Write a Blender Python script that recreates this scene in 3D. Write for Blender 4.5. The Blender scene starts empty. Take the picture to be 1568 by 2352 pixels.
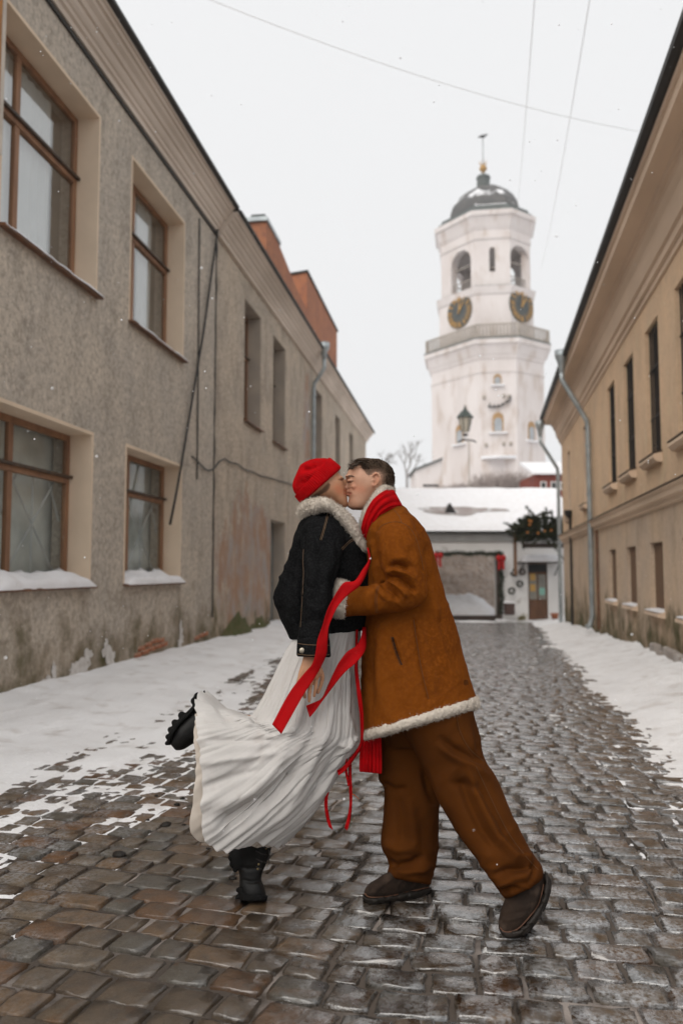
import bpy, bmesh, math, random
import numpy as np
from mathutils import Vector, Matrix, noise as mnoise
from mathutils.bvhtree import BVHTree

sc = bpy.context.scene
col = sc.collection
R = math.radians
random.seed(7)
rng = np.random.default_rng(11)

# ------------------------------------------------------------------ camera
# a 28 mm lens, held 1.3 m above the street, turned 8.3 degrees left of the street's axis and 4.2 degrees up
FPX, PCX, PCY, CAMH = 1829.0, 784.0, 1176.0, 1.3
YAW, PIT = R(8.3), math.atan(134 / 1829.0)
cam_d = bpy.data.cameras.new('camera')
cam = bpy.data.objects.new('camera', cam_d)
col.objects.link(cam)
cam.location = (0, 0, CAMH)
cam.rotation_euler = (R(90) + PIT, 0, YAW)
cam_d.sensor_fit = 'VERTICAL'
cam_d.sensor_height = 36.0
cam_d.lens = 28.0
cam_d.clip_start = 0.05
cam_d.clip_end = 600
cam_d.dof.use_dof = True
cam_d.dof.focus_distance = 3.15
cam_d.dof.aperture_fstop = 1.9
sc.camera = cam

# ------------------------------------------------------------------ sky: an even winter overcast
world = bpy.data.worlds.new('World')
sc.world = world
world.use_nodes = True
wn = world.node_tree
wn.nodes.clear()
w_out = wn.nodes.new('ShaderNodeOutputWorld')
w_bg = wn.nodes.new('ShaderNodeBackground')
w_sky = wn.nodes.new('ShaderNodeTexSky')
w_sky.sky_type = 'NISHITA'
w_sky.sun_disc = False
w_sky.sun_elevation = R(50)
w_sky.sun_rotation = R(200)
w_sky.dust_density = 6
w_hs = wn.nodes.new('ShaderNodeHueSaturation')
w_hs.inputs['Saturation'].default_value = 0.12
w_mul = wn.nodes.new('ShaderNodeVectorMath')
w_mul.operation = 'SCALE'
w_mul.inputs['Scale'].default_value = 0.10
w_mix = wn.nodes.new('ShaderNodeMix')
w_mix.data_type = 'RGBA'
w_mix.inputs[0].default_value = 0.94
w_mix.inputs[7].default_value = (0.665, 0.668, 0.675, 1)
wn.links.new(w_sky.outputs[0], w_hs.inputs['Color'])
wn.links.new(w_hs.outputs[0], w_mul.inputs[0])
wn.links.new(w_mul.outputs[0], w_mix.inputs[6])
wn.links.new(w_mix.outputs[2], w_bg.inputs['Color'])
w_bg.inputs['Strength'].default_value = 1.0
wn.links.new(w_bg.outputs[0], w_out.inputs['Surface'])

sun_d = bpy.data.lights.new('sun', 'SUN')
sun_d.energy = 1.4
sun_d.angle = R(56)
sun_d.color = (1.0, 0.945, 0.87)
sun = bpy.data.objects.new('sun', sun_d)
col.objects.link(sun)
sun.rotation_euler = (R(46), 0, R(-24))

sc.view_settings.view_transform = 'Standard'
sc.view_settings.look = 'None'
sc.view_settings.exposure = 0.50
sc.view_settings.gamma = 1.0
sc.view_settings.use_curve_mapping = False
sc.render.engine = 'CYCLES'
sc.cycles.use_denoising = True
sc.cycles.max_bounces = 6
sc.cycles.transparent_max_bounces = 12

# ------------------------------------------------------------------ measuring: photo position + distance -> place in the street
FH = np.array([-math.sin(YAW), math.cos(YAW), 0.0])
RT = np.array([math.cos(YAW), math.sin(YAW), 0.0])
FW = np.array([FH[0] * math.cos(PIT), FH[1] * math.cos(PIT), math.sin(PIT)])
UP = np.array([-FH[0] * math.sin(PIT), -FH[1] * math.sin(PIT), math.cos(PIT)])
CO = np.array([0, 0, CAMH])
def P(px, py, d):
    """point seen at (px, py) whose distance along the level heading is d metres"""
    px = np.asarray(px, float); py = np.asarray(py, float); d = np.asarray(d, float)
    r = FW + ((px - PCX) / FPX)[..., None] * RT + ((PCY - py) / FPX)[..., None] * UP
    return CO + r * (d / (r @ FH))[..., None]
def projv(v):
    q = np.asarray(v, float) - CO
    z = q @ FW
    return PCX + FPX * (q @ RT) / z, PCY - FPX * (q @ UP) / z

# ------------------------------------------------------------------ noise on arrays
def _h(i, j, k, s):
    n = (i * 374761393 + j * 668265263 + k * 2147483647 + s * 1274126177) & 0xFFFFFFFF
    n = ((n ^ (n >> 13)) * 1274126177) & 0xFFFFFFFF
    n = n ^ (n >> 16)
    return (n & 0xFFFF) / 32767.5 - 1.0
def vnoise(x, y, z=0.0, seed=0):
    x, y, z = np.broadcast_arrays(np.asarray(x, float), np.asarray(y, float), np.asarray(z, float))
    i, j, k = np.floor(x).astype(np.int64), np.floor(y).astype(np.int64), np.floor(z).astype(np.int64)
    u, v, w = x - i, y - j, z - k
    u, v, w = u * u * (3 - 2 * u), v * v * (3 - 2 * v), w * w * (3 - 2 * w)
    o = 0
    for a in (0, 1):
        for b in (0, 1):
            for c in (0, 1):
                o = o + _h(i + a, j + b, k + c, seed) * (u if a else 1 - u) * (v if b else 1 - v) * (w if c else 1 - w)
    return o
def fbm(x, y, z=0.0, seed=0, octv=3):
    o = 0; a = 1.0; t = 0
    for q in range(octv):
        o = o + a * vnoise(np.asarray(x) * 2 ** q, np.asarray(y) * 2 ** q, np.asarray(z) * 2 ** q, seed + q); t += a; a *= .5
    return o / t
def sstep(a, b, x):
    t = np.clip((np.asarray(x, float) - a) / (b - a), 0, 1)
    return t * t * (3 - 2 * t)

# ------------------------------------------------------------------ materials
MATS = {}
def mat(name, c1, c2=None, scale=6.0, rough=0.8, bump=0.0, bscale=80.0, spec=0.3, sheen=0.0, stretch=(1, 1, 1),
        lo=0.35, hi=0.65, coord='Object', metal=0.0, detail=6.0, sss=0.0, island=0.0, c3=None, s3=40.0, l3=0.55, h3=0.62, bdist=0.01,
        transl=0.0):
    if name in MATS:
        return MATS[name]
    m = bpy.data.materials.new(name); m.use_nodes = True
    nt = m.node_tree; N = nt.nodes; L = nt.links
    b = N['Principled BSDF']
    b.inputs['Roughness'].default_value = rough
    b.inputs['Specular IOR Level'].default_value = spec
    b.inputs['Metallic'].default_value = metal
    if sheen:
        b.inputs['Sheen Weight'].default_value = sheen
        b.inputs['Sheen Roughness'].default_value = 0.4
    if sss:
        b.inputs['Subsurface Weight'].default_value = sss
        b.inputs['Subsurface Radius'].default_value = (.012, .005, .003)
        b.inputs['Subsurface Scale'].default_value = 1.0
    tc = N.new('ShaderNodeTexCoord'); mp = N.new('ShaderNodeMapping')
    mp.inputs['Scale'].default_value = stretch
    L.new(tc.outputs[coord], mp.inputs['Vector'])
    colr = None
    if c2 is None:
        c2 = tuple(v * 0.8 for v in c1)
    nz = N.new('ShaderNodeTexNoise'); nz.inputs['Scale'].default_value = scale; nz.inputs['Detail'].default_value = detail
    L.new(mp.outputs[0], nz.inputs['Vector'])
    rp = N.new('ShaderNodeMapRange'); rp.inputs[1].default_value = lo; rp.inputs[2].default_value = hi
    L.new(nz.outputs['Fac'], rp.inputs[0])
    mx = N.new('ShaderNodeMix'); mx.data_type = 'RGBA'
    mx.inputs[6].default_value = (*c1, 1); mx.inputs[7].default_value = (*c2, 1)
    L.new(rp.outputs[0], mx.inputs[0]); colr = mx.outputs[2]
    if c3 is not None:
        n3 = N.new('ShaderNodeTexNoise'); n3.inputs['Scale'].default_value = s3; n3.inputs['Detail'].default_value = 4
        L.new(mp.outputs[0], n3.inputs['Vector'])
        r3 = N.new('ShaderNodeMapRange'); r3.inputs[1].default_value = l3; r3.inputs[2].default_value = h3
        L.new(n3.outputs['Fac'], r3.inputs[0])
        m3 = N.new('ShaderNodeMix'); m3.data_type = 'RGBA'; m3.inputs[7].default_value = (*c3, 1)
        L.new(r3.outputs[0], m3.inputs[0]); L.new(colr, m3.inputs[6]); colr = m3.outputs[2]
    if island:
        gi = N.new('ShaderNodeNewGeometry'); oi = N.new('ShaderNodeObjectInfo')
        ad = N.new('ShaderNodeMath'); ad.operation = 'ADD'
        L.new(gi.outputs['Random Per Island'], ad.inputs[0]); L.new(oi.outputs['Random'], ad.inputs[1])
        fr = N.new('ShaderNodeMath'); fr.operation = 'FRACT'; L.new(ad.outputs[0], fr.inputs[0])
        mr = N.new('ShaderNodeMapRange'); mr.inputs[3].default_value = 1 - island; mr.inputs[4].default_value = 1 + island
        L.new(fr.outputs[0], mr.inputs[0])
        vs = N.new('ShaderNodeVectorMath'); vs.operation = 'SCALE'
        L.new(colr, vs.inputs[0]); L.new(mr.outputs[0], vs.inputs['Scale']); colr = vs.outputs[0]
    L.new(colr, b.inputs['Base Color'])
    if bump:
        nb = N.new('ShaderNodeTexNoise'); nb.inputs['Scale'].default_value = bscale; nb.inputs['Detail'].default_value = 5
        L.new(mp.outputs[0], nb.inputs['Vector'])
        bp = N.new('ShaderNodeBump'); bp.inputs['Strength'].default_value = bump; bp.inputs['Distance'].default_value = bdist
        L.new(nb.outputs['Fac'], bp.inputs['Height']); L.new(bp.outputs[0], b.inputs['Normal'])
    if transl:
        tr = N.new('ShaderNodeBsdfTranslucent'); L.new(colr, tr.inputs['Color'])
        ms = N.new('ShaderNodeMixShader'); ms.inputs[0].default_value = transl
        L.new(b.outputs[0], ms.inputs[1]); L.new(tr.outputs[0], ms.inputs[2])
        L.new(ms.outputs[0], N['Material Output'].inputs['Surface'])
    MATS[name] = m
    return m

def glass_mat(name, tint=(0.93, 0.95, 0.95), refl=1.0):
    if name in MATS: return MATS[name]
    m = bpy.data.materials.new(name); m.use_nodes = True
    N = m.node_tree.nodes; L = m.node_tree.links
    N.clear()
    o = N.new('ShaderNodeOutputMaterial'); t = N.new('ShaderNodeBsdfTransparent'); g = N.new('ShaderNodeBsdfGlossy')
    g.inputs['Roughness'].default_value = 0.06; t.inputs['Color'].default_value = (*tint, 1)
    f = N.new('ShaderNodeFresnel'); f.inputs['IOR'].default_value = 4.2
    mx = N.new('ShaderNodeMixShader')
    ge = N.new('ShaderNodeNewGeometry'); iv = N.new('ShaderNodeMath'); iv.operation = 'SUBTRACT'; iv.inputs[0].default_value = 1.0
    L.new(ge.outputs['Backfacing'], iv.inputs[1]); ml = N.new('ShaderNodeMath'); ml.operation = 'MULTIPLY'
    L.new(f.outputs[0], ml.inputs[0]); L.new(iv.outputs[0], ml.inputs[1])
    L.new(ml.outputs[0], mx.inputs[0]); L.new(t.outputs[0], mx.inputs[1]); L.new(g.outputs[0], mx.inputs[2])
    L.new(mx.outputs[0], o.inputs['Surface'])
    MATS[name] = m
    return m

# ------------------------------------------------------------------ objects
def tag(o, label=None, cat=None, group=None, kind=None):
    if label: o['label'] = label
    if cat: o['category'] = cat
    if group: o['group'] = group
    if kind: o['kind'] = kind
    return o
def empty(name, loc=(0, 0, 0), rz=0.0):
    o = bpy.data.objects.new(name, None); col.objects.link(o)
    o.location = loc; o.rotation_euler = (0, 0, rz); o.empty_display_size = .2
    return o
def link(name, me, m=None, parent=None, smooth=False, loc=None):
    o = bpy.data.objects.new(name, me); col.objects.link(o)
    if m is not None and len(me.materials) == 0:
        me.materials.append(m)
    if parent is not None: o.parent = parent
    if loc is not None: o.location = loc
    if smooth:
        me.polygons.foreach_set('use_smooth', np.ones(len(me.polygons), bool))
    return o
def mesh_np(name, V, F):
    me = bpy.data.meshes.new(name)
    me.from_pydata([tuple(map(float, v)) for v in V], [], [tuple(int(i) for i in f) for f in F])
    me.update()
    return me
def mesh_quads(name, V, Q):
    """fast all-quad mesh from arrays"""
    me = bpy.data.meshes.new(name)
    V = np.asarray(V, np.float32); Q = np.asarray(Q, np.int32)
    me.vertices.add(len(V)); me.vertices.foreach_set('co', V.ravel())
    me.loops.add(Q.size); me.loops.foreach_set('vertex_index', Q.ravel())
    me.polygons.add(len(Q)); me.polygons.foreach_set('loop_start', np.arange(0, Q.size, 4, dtype=np.int32))
    me.update(calc_edges=True); me.validate()
    return me

class MB:
    """collects simple solids for ONE mesh"""
    def __init__(s, f=None):
        s.V = []; s.F = []; s.f = f            # f maps (a, b, c) to local xyz
    def add(s, V, F):
        o = len(s.V)
        s.V += [tuple(v) for v in V]; s.F += [tuple(i + o for i in f) for f in F]; return s
    def box(s, x0, x1, y0, y1, z0, z1):
        return s.add([(x0, y0, z0), (x1, y0, z0), (x1, y1, z0), (x0, y1, z0), (x0, y0, z1), (x1, y0, z1), (x1, y1, z1), (x0, y1, z1)],
                     [(0, 3, 2, 1), (4, 5, 6, 7), (0, 1, 5, 4), (1, 2, 6, 5), (2, 3, 7, 6), (3, 0, 4, 7)])
    def prism(s, poly, a, b):
        """polygon of (x, z) pairs run along y from a to b"""
        n = len(poly)
        V = [(p[0], a, p[1]) for p in poly] + [(p[0], b, p[1]) for p in poly]
        F = [tuple(range(n - 1, -1, -1)), tuple(range(n, 2 * n))] + [(i, (i + 1) % n, (i + 1) % n + n, i + n) for i in range(n)]
        return s.add(V, F)
    def column(s, poly, z0, z1, top=None):
        """plan polygon from z0 to z1, optionally to another polygon at the top"""
        n = len(poly); top = top or poly
        V = [(p[0], p[1], z0) for p in poly] + [(p[0], p[1], z1) for p in top]
        F = [tuple(range(n - 1, -1, -1)), tuple(range(n, 2 * n))] + [(i, (i + 1) % n, (i + 1) % n + n, i + n) for i in range(n)]
        return s.add(V, F)
    def tube(s, path, r, n=8):
        path = [Vector(p) for p in path]; rs = r if isinstance(r, (list, tuple)) else [r] * len(path)
        V = []; prev = None
        for i, p in enumerate(path):
            t = (path[min(i + 1, len(path) - 1)] - path[max(i - 1, 0)])
            t = t.normalized() if t.length > 1e-9 else Vector((0, 0, 1))
            a = prev if prev is not None else (Vector((0, 0, 1)) if abs(t.z) < .9 else Vector((1, 0, 0)))
            a = (a - t * a.dot(t)).normalized(); prev = a; b = t.cross(a)
            for k in range(n):
                q = 2 * math.pi * k / n
                V.append(p + (a * math.cos(q) + b * math.sin(q)) * rs[i])
        m = len(path)
        F = [(i * n + k, i * n + (k + 1) % n, (i + 1) * n + (k + 1) % n, (i + 1) * n + k) for i in range(m - 1) for k in range(n)]
        F += [tuple(range(n - 1, -1, -1)), tuple((m - 1) * n + k for k in range(n))]
        return s.add(V, F)
    def lathe(s, prof, c=(0, 0, 0), n=16, sx=1, sy=1, ph=0.0):
        V = []; F = []
        for (r, z) in prof:
            for k in range(n):
                q = 2 * math.pi * k / n + ph
                V.append((c[0] + r * math.cos(q) * sx, c[1] + r * math.sin(q) * sy, c[2] + z))
        m = len(prof)
        F = [(i * n + k, i * n + (k + 1) % n, (i + 1) * n + (k + 1) % n, (i + 1) * n + k) for i in range(m - 1) for k in range(n)]
        F += [tuple(range(n - 1, -1, -1)), tuple((m - 1) * n + k for k in range(n))]
        return s.add(V, F)
    def build(s, name, m, parent=None, smooth=False, bevel=0.0, loc=None):
        V = [s.f(*v) for v in s.V] if s.f else s.V
        me = bpy.data.meshes.new(name); me.from_pydata(V, [], s.F); me.update()
        bm = bmesh.new(); bm.from_mesh(me)
        bmesh.ops.recalc_face_normals(bm, faces=bm.faces)
        if bevel: bmesh.ops.bevel(bm, geom=bm.edges, offset=bevel, segments=1, affect='EDGES')
        bm.to_mesh(me); bm.free()
        return link(name, me, m, parent, smooth, loc)
# ================================================================== GROUND
def ground(x, y):
    x = np.asarray(x, float); y = np.asarray(y, float)
    fall = np.clip((y - 7) / 24.0, 0, 1.25)
    return -0.6 * fall * (0.35 + 0.65 * sstep(-3.5, 0.5, x))
def wall_right_x(y): return 2.5 + 0.034 * np.asarray(y, float)

M_soil = mat('snow_field', (.62, .62, .64), (.5, .5, .52), 0.4)
v = 160.0
tag(link('terrain', mesh_np('terrain', [(-v, -v, -1.3), (v, -v, -1.3), (v, v, -1.3), (-v, v, -1.3)], [(0, 1, 2, 3)]), M_soil), kind='structure')

# --- street bed: sand and frost packed between the stones
M_bed = mat('joint_sand', (.11, .088, .072), (.04, .032, .026), 1.1, rough=.9, bump=.6, bscale=130, c3=(.30, .26, .235), s3=2.2, l3=.52, h3=.66)
def sheet(name, xs, ys, zf, m, smooth=True):
    X, Y = np.meshgrid(xs, ys)
    Z = zf(X, Y)
    nx, ny = len(xs), len(ys)
    I = np.arange(nx * ny).reshape(ny, nx)
    Q = np.stack([I[:-1, :-1], I[:-1, 1:], I[1:, 1:], I[1:, :-1]], -1).reshape(-1, 4)
    return link(name, mesh_quads(name, np.stack([X, Y, Z], -1).reshape(-1, 3), Q), m, None, smooth)
street = tag(sheet('street', np.linspace(-4.9, 5.5, 70), np.linspace(-3, 34, 200),
                   lambda X, Y: ground(X, Y) - .0088 + .005 * fbm(X * 6, Y * 6, 0, 3), M_bed), kind='structure')

# --- cobbles
def cobble_mat():
    m = bpy.data.materials.new('cobble_granite'); m.use_nodes = True
    nt = m.node_tree; N = nt.nodes; L = nt.links; b = N['Principled BSDF']
    geo = N.new('ShaderNodeNewGeometry'); oi = N.new('ShaderNodeObjectInfo')
    ad = N.new('ShaderNodeMath'); ad.operation = 'ADD'
    L.new(geo.outputs['Random Per Island'], ad.inputs[0]); L.new(oi.outputs['Random'], ad.inputs[1])
    fr = N.new('ShaderNodeMath'); fr.operation = 'FRACT'; L.new(ad.outputs[0], fr.inputs[0])
    cr = N.new('ShaderNodeValToRGB'); e = cr.color_ramp.elements
    e[0].position = 0; e[0].color = (.100, .070, .044, 1); e[1].position = 1; e[1].color = (.118, .092, .066, 1)
    for p, c in ((.2, (.112, .073, .041)), (.36, (.086, .057, .034)), (.5, (.122, .090, .060)), (.62, (.125, .062, .027)), (.72, (.088, .076, .060)), (.86, (.134, .081, .042))):
        q = e.new(p); q.color = (*c, 1)
    cr.color_ramp.interpolation = 'CONSTANT'
    L.new(fr.outputs[0], cr.inputs[0])
    def nz(scale, det=6, rgh=.55):
        n = N.new('ShaderNodeTexNoise'); n.inputs['Scale'].default_value = scale; n.inputs['Detail'].default_value = det
        n.inputs['Roughness'].default_value = rgh
        L.new(geo.outputs['Position'], n.inputs['Vector']); return n
    def rng_(src, a, b_, c=0, d=1):
        r = N.new('ShaderNodeMapRange'); r.inputs[1].default_value = a; r.inputs[2].default_value = b_
        r.inputs[3].default_value = c; r.inputs[4].default_value = d; L.new(src, r.inputs[0]); return r.outputs[0]
    def mixc(f, a, c):
        x = N.new('ShaderNodeMix'); x.data_type = 'RGBA'; L.new(f, x.inputs[0]); L.new(a, x.inputs[6]); x.inputs[7].default_value = (*c, 1); return x.outputs[2]
    c = cr.outputs[0]
    c = mixc(rng_(nz(14).outputs[0], .45, .72, 0, .75), c, (.045, .035, .026))
    c = mixc(rng_(nz(9).outputs[0], .58, .7, 0, .6), c, (.12, .055, .02))          # rust-brown patches
    c = mixc(rng_(nz(170, 3).outputs[0], .56, .7, 0, .5), c, (.20, .18, .155))     # pale grains
    c = mixc(rng_(nz(120, 3).outputs[0], .58, .68, 0, .6), c, (.03, .026, .022))
    sep = N.new('ShaderNodeSeparateXYZ'); L.new(geo.outputs['Position'], sep.inputs[0])
    c_dry = c
    # ice crust and trodden slush, on the right also painted wet glints: pale speckled film, most of it right of the middle and beside the snow
    zone = N.new('ShaderNodeMath'); zone.operation = 'MAXIMUM'
    L.new(rng_(sep.outputs[0], -.75, .35), zone.inputs[0]); L.new(rng_(sep.outputs[0], -1.2, -2.0, 0, .8), zone.inputs[1])
    fz = N.new('ShaderNodeMath'); fz.operation = 'MULTIPLY'; L.new(zone.outputs[0], fz.inputs[0]); L.new(rng_(nz(6.5, 4, .6).outputs[0], .38, .62), fz.inputs[1])
    fs_ = N.new('ShaderNodeMath'); fs_.operation = 'MULTIPLY'; L.new(fz.outputs[0], fs_.inputs[0]); L.new(rng_(nz(58, 4, .7).outputs[0], .40, .58, 0, .85), fs_.inputs[1])
    # meltwater lies on the right-hand side of the street
    wet = rng_(sep.outputs[0], -1.7, -.2, .10, 1)
    ml = N.new('ShaderNodeMath'); ml.operation = 'MULTIPLY'; L.new(wet, ml.inputs[0])
    L.new(rng_(nz(5, 5, .7).outputs[0], .30, .50), ml.inputs[1])
    sc_ = N.new('ShaderNodeMapRange'); L.new(ml.outputs[0], sc_.inputs[0]); sc_.inputs[3].default_value = 1.0; sc_.inputs[4].default_value = .42
    vs = N.new('ShaderNodeVectorMath'); vs.operation = 'SCALE'; L.new(c_dry, vs.inputs[0]); L.new(sc_.outputs[0], vs.inputs['Scale']); 
    fm = N.new('ShaderNodeMix'); fm.data_type = 'RGBA'; L.new(fs_.outputs[0], fm.inputs[0]); L.new(vs.outputs[0], fm.inputs[6]); fm.inputs[7].default_value = (.34, .345, .355, 1); L.new(fm.outputs[2], b.inputs['Base Color'])
    mr = N.new('ShaderNodeMapRange'); L.new(ml.outputs[0], mr.inputs[0]); mr.inputs[3].default_value = .80; mr.inputs[4].default_value = .13
    L.new(mr.outputs[0], b.inputs['Roughness'])
    cw_ = N.new('ShaderNodeMath'); cw_.operation = 'MULTIPLY'; L.new(ml.outputs[0], cw_.inputs[0]); cw_.inputs[1].default_value = .85; L.new(cw_.outputs[0], b.inputs['Coat Weight']); b.inputs['Coat Roughness'].default_value = .09; b.inputs['Coat IOR'].default_value = 1.75
    ms = N.new('ShaderNodeMapRange'); L.new(ml.outputs[0], ms.inputs[0]); ms.inputs[3].default_value = .15; ms.inputs[4].default_value = 1.0; L.new(ms.outputs[0], b.inputs['Specular IOR Level'])
    bp = N.new('ShaderNodeBump'); bp.inputs['Strength'].default_value = .4; bp.inputs['Distance'].default_value = .004
    L.new(nz(75, 5, .6).outputs[0], bp.inputs['Height'])
    bp2 = N.new('ShaderNodeBump'); bp2.inputs['Strength'].default_value = .45; bp2.inputs['Distance'].default_value = .010
    L.new(nz(17, 3).outputs[0], bp2.inputs['Height']); L.new(bp.outputs[0], bp2.inputs['Normal'])
    L.new(bp2.outputs[0], b.inputs['Normal']); L.new(bp2.outputs[0], b.inputs['Coat Normal'])
    return m
M_cob = cobble_mat()
def stone_shape(k):
    r = np.random.default_rng(100 + k)
    nx, ny = 6, 5
    V = []; us = np.array([-.5, -.435, -.15, .15, .435, .5]); vs = np.array([-.5, -.41, 0, .41, .5])
    for j, vv in enumerate(vs):
        for i, uu in enumerate(us):
            x, y = uu, vv
            bi = i in (0, nx - 1); bj = j in (0, ny - 1)
            if bi and bj: x *= .93; y *= .90
            z = -.0042 if (bi or bj) else .0012
            if bi and bj: z = -.007
            x += r.uniform(-.03, .03); y += r.uniform(-.05, .05)
            z += r.uniform(-.0028, .0028)
            V.append((x, y, z))
    F = [(j * nx + i, j * nx + i + 1, (j + 1) * nx + i + 1, (j + 1) * nx + i) for j in range(ny - 1) for i in range(nx - 1)]
    ring = [i for i in range(nx)] + [j * nx + nx - 1 for j in range(1, ny)] + [(ny - 1) * nx + i for i in range(nx - 2, -1, -1)] + [j * nx for j in range(ny - 2, 0, -1)]
    o = len(V)
    for q in ring: V.append((V[q][0] * 1.03, V[q][1] * 1.04, -.055))
    n = len(ring)
    F += [(ring[(i + 1) % n], ring[i], o + i, o + (i + 1) % n) for i in range(n)]
    return V, F
SHAPES = [stone_shape(k) for k in range(20)]
SH_ME = []
for V, F in SHAPES:
    me = mesh_np('cobblestone', V, F); me.materials.append(M_cob)
    me.polygons.foreach_set('use_smooth', np.ones(len(F), bool)); SH_ME.append(me)
stones = []
y = 1.55; row = 0
while y < 30.5:
    lr = np.random.default_rng(900 + row)
    pitch = lr.uniform(.116, .150)
    x = -4.6 + lr.uniform(0, .25)
    while x < wall_right_x(y) + .1:
        w = lr.choice([lr.uniform(.12, .155), lr.uniform(.155, .21), lr.uniform(.20, .26)], p=[.3, .45, .25])
        cx = x + w / 2
        bend = 0.16 * max(0, -.25 - cx) - .03 * max(0, cx - .6)          # the courses bow towards the left-hand gutter
        if cx < -2.2: bend = .312 + .05 * (-2.2 - cx)
        bend += .035 * math.sin(cx * .9 + row * .05) + .03 * float(vnoise(cx * .8, y * .8, 0, 5))
        cy = y + bend
        slope = (0.16 if -2.2 < cx < -.25 else 0) 
        gap = lr.uniform(.006, .022)
        stones.append((cx, cy, float(ground(cx, cy)) + lr.uniform(-.005, .005), -math.atan(slope) + lr.normal(0, .02), w - gap, pitch - lr.uniform(.004, .018) + .004, lr.integers(0, 20), lr.normal(0, .013), lr.normal(0, .013), lr.integers(0, 2)))
        x += w
    y += pitch; row += 1
def seen_size(s):
    p = np.array([s[0], s[1], s[2]]); d = (p - CO) @ FW
    if d < .5: return -1
    px, py = projv(p)
    if px < -60 or px > 1630 or py > 2440: return -1
    if s[0] < -2.35 or s[0] > 1.45 or (s[0] < -1.9 and s[1] > 5): return -1
    return s[4] / d * s[5] * CAMH / d / d
order = sorted(range(len(stones)), key=lambda i: -seen_size(stones[i]))
single = set(order[:300])
for i in order[:300]:
    s = stones[i]
    o = bpy.data.objects.new('cobblestone', SH_ME[s[6]]); col.objects.link(o)
    o.parent = street; o.location = s[:3]
    o.rotation_euler = (s[7], s[8], s[3] + (math.pi if s[9] else 0)); o.scale = (s[4], s[5], 1)
VV = []; QQ = []; off = 0
for i, s in enumerate(stones):
    if i in single: continue
    V, F = SHAPES[s[6]]
    V = np.array(V) * (s[4], s[5], 1)
    if s[9]: V = V * (-1, -1, 1)
    ca, sa = math.cos(s[3]), math.sin(s[3])
    W = np.stack([V[:, 0] * ca - V[:, 1] * sa + s[0], V[:, 0] * sa + V[:, 1] * ca + s[1], V[:, 2] + s[2] + V[:, 0] * -s[8] + V[:, 1] * s[7]], -1)
    VV.append(W); QQ.append(np.array(F) + off); off += len(W)
rest = link('cobblestone_paving', mesh_quads('cobblestone_paving', np.concatenate(VV), np.concatenate(QQ)), M_cob, street, True)
tag(rest, kind='stuff')

# --- snow lying along both sides; it thins out so that the stones stand out of it
M_snow = mat('street_snow', (.86, .86, .87), (.77, .765, .77), 1.5, rough=.75, bump=.5, bscale=38, sss=0, c3=(.60, .57, .55), s3=4, l3=.56, h3=.76, bdist=.03)
def snow_left(X, Y):
    X0 = X; X = X + .55 * sstep(6, 14, Y) * sstep(-3.2, -2.2, X)
    n1 = fbm(X * 1.3, Y * .5, 0, 21, 3); n2 = fbm(X * 6.5, Y * 1.7, 0, 22, 3); n3 = fbm(X * 24, Y * 16, 0, 23, 2)
    s = np.interp(X, [-4.6, -4.2, -3.5, -3.0, -2.75, -2.5, -2.3, -2.05, -1.8, -1.45, -1.1], [.15, .10, .065, .035, .016, .003, .007, .004, -.002, -.007, -.02])
    far = sstep(6, 14, Y)
    s = s + far * np.interp(X, [-4, -2.4, -1.2, -.9, -.6], [.05, .02, .03, -.02, -.05]) * .15
    near = sstep(5.0, 3.0, Y)
    s = s - near * .006
    amp = np.interp(X, [-4, -2.7, -2.2, -1], [.35, .9, 1, .7])
    for cx_, w_, dp in ((-2.62, .13, .020), (-1.98, .12, .010), (-3.25, .16, .012)):          # wheel ruts along the street
        s = s - dp * np.exp(-((X - cx_ - .06 * vnoise(Y * .35, cx_, 0, 29)) / w_) ** 2) * np.clip(.55 + .9 * vnoise(X * 2, Y * .6, 0, 30), 0, 1.3)
    s = s + sstep(-2.5, -3.1, X) * (.030 * fbm(X * 2.4, Y * 1.1, 0, 27, 3) + .010 * fbm(X * 7, Y * 5, 0, 28, 2))
    return s + amp * (.009 * n1 + .013 * n2 + .008 * n3)
ys = [2.6]
while ys[-1] < 34: ys.append(ys[-1] + max(.02, .008 * ys[-1] - .012))
tag(sheet('snow_cover', np.arange(-4.62, -.5, .024), np.array(ys), lambda X, Y: ground(X, Y) + snow_left(X, Y), M_snow), kind='structure')
def snow_right(X, Y):
    w = wall_right_x(Y)
    e = np.interp(Y, [3.5, 5, 7.4, 12, 17, 24, 31], [1.33, 1.24, 1.28, 1.55, 1.85, 2.2, 2.4])
    t = (X - e) / (w - e)
    n1 = fbm(X * 1.6, Y * .8, 0, 31, 3); n2 = fbm(X * 6, Y * 4, 0, 32, 3); n3 = fbm(X * 18, Y * 13, 0, 33, 2)
    top = np.interp(Y, [4, 9, 14, 20, 30], [.30, .29, .27, .22, .12])
    s = -.012 + np.interp(t, [-.9, -.5, -.2, 0, .16, .4, .8, 1.1], [-.03, -.006, .0, .004, .022, .10, .8 * .26, .28]) * (top / .28)
    return s + .013 * n1 + .015 * n2 + .010 * n3 + .07 * np.clip(t, 0, 1) * fbm(X * 2.2, Y * 1.7, 0, 35, 3)
tag(sheet('snow_bank', np.arange(.8, 4.2, .03), np.array([q for q in ys if q > 3]), lambda X, Y: ground(X, Y) + snow_right(X, Y), M_snow), kind='structure')
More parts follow.
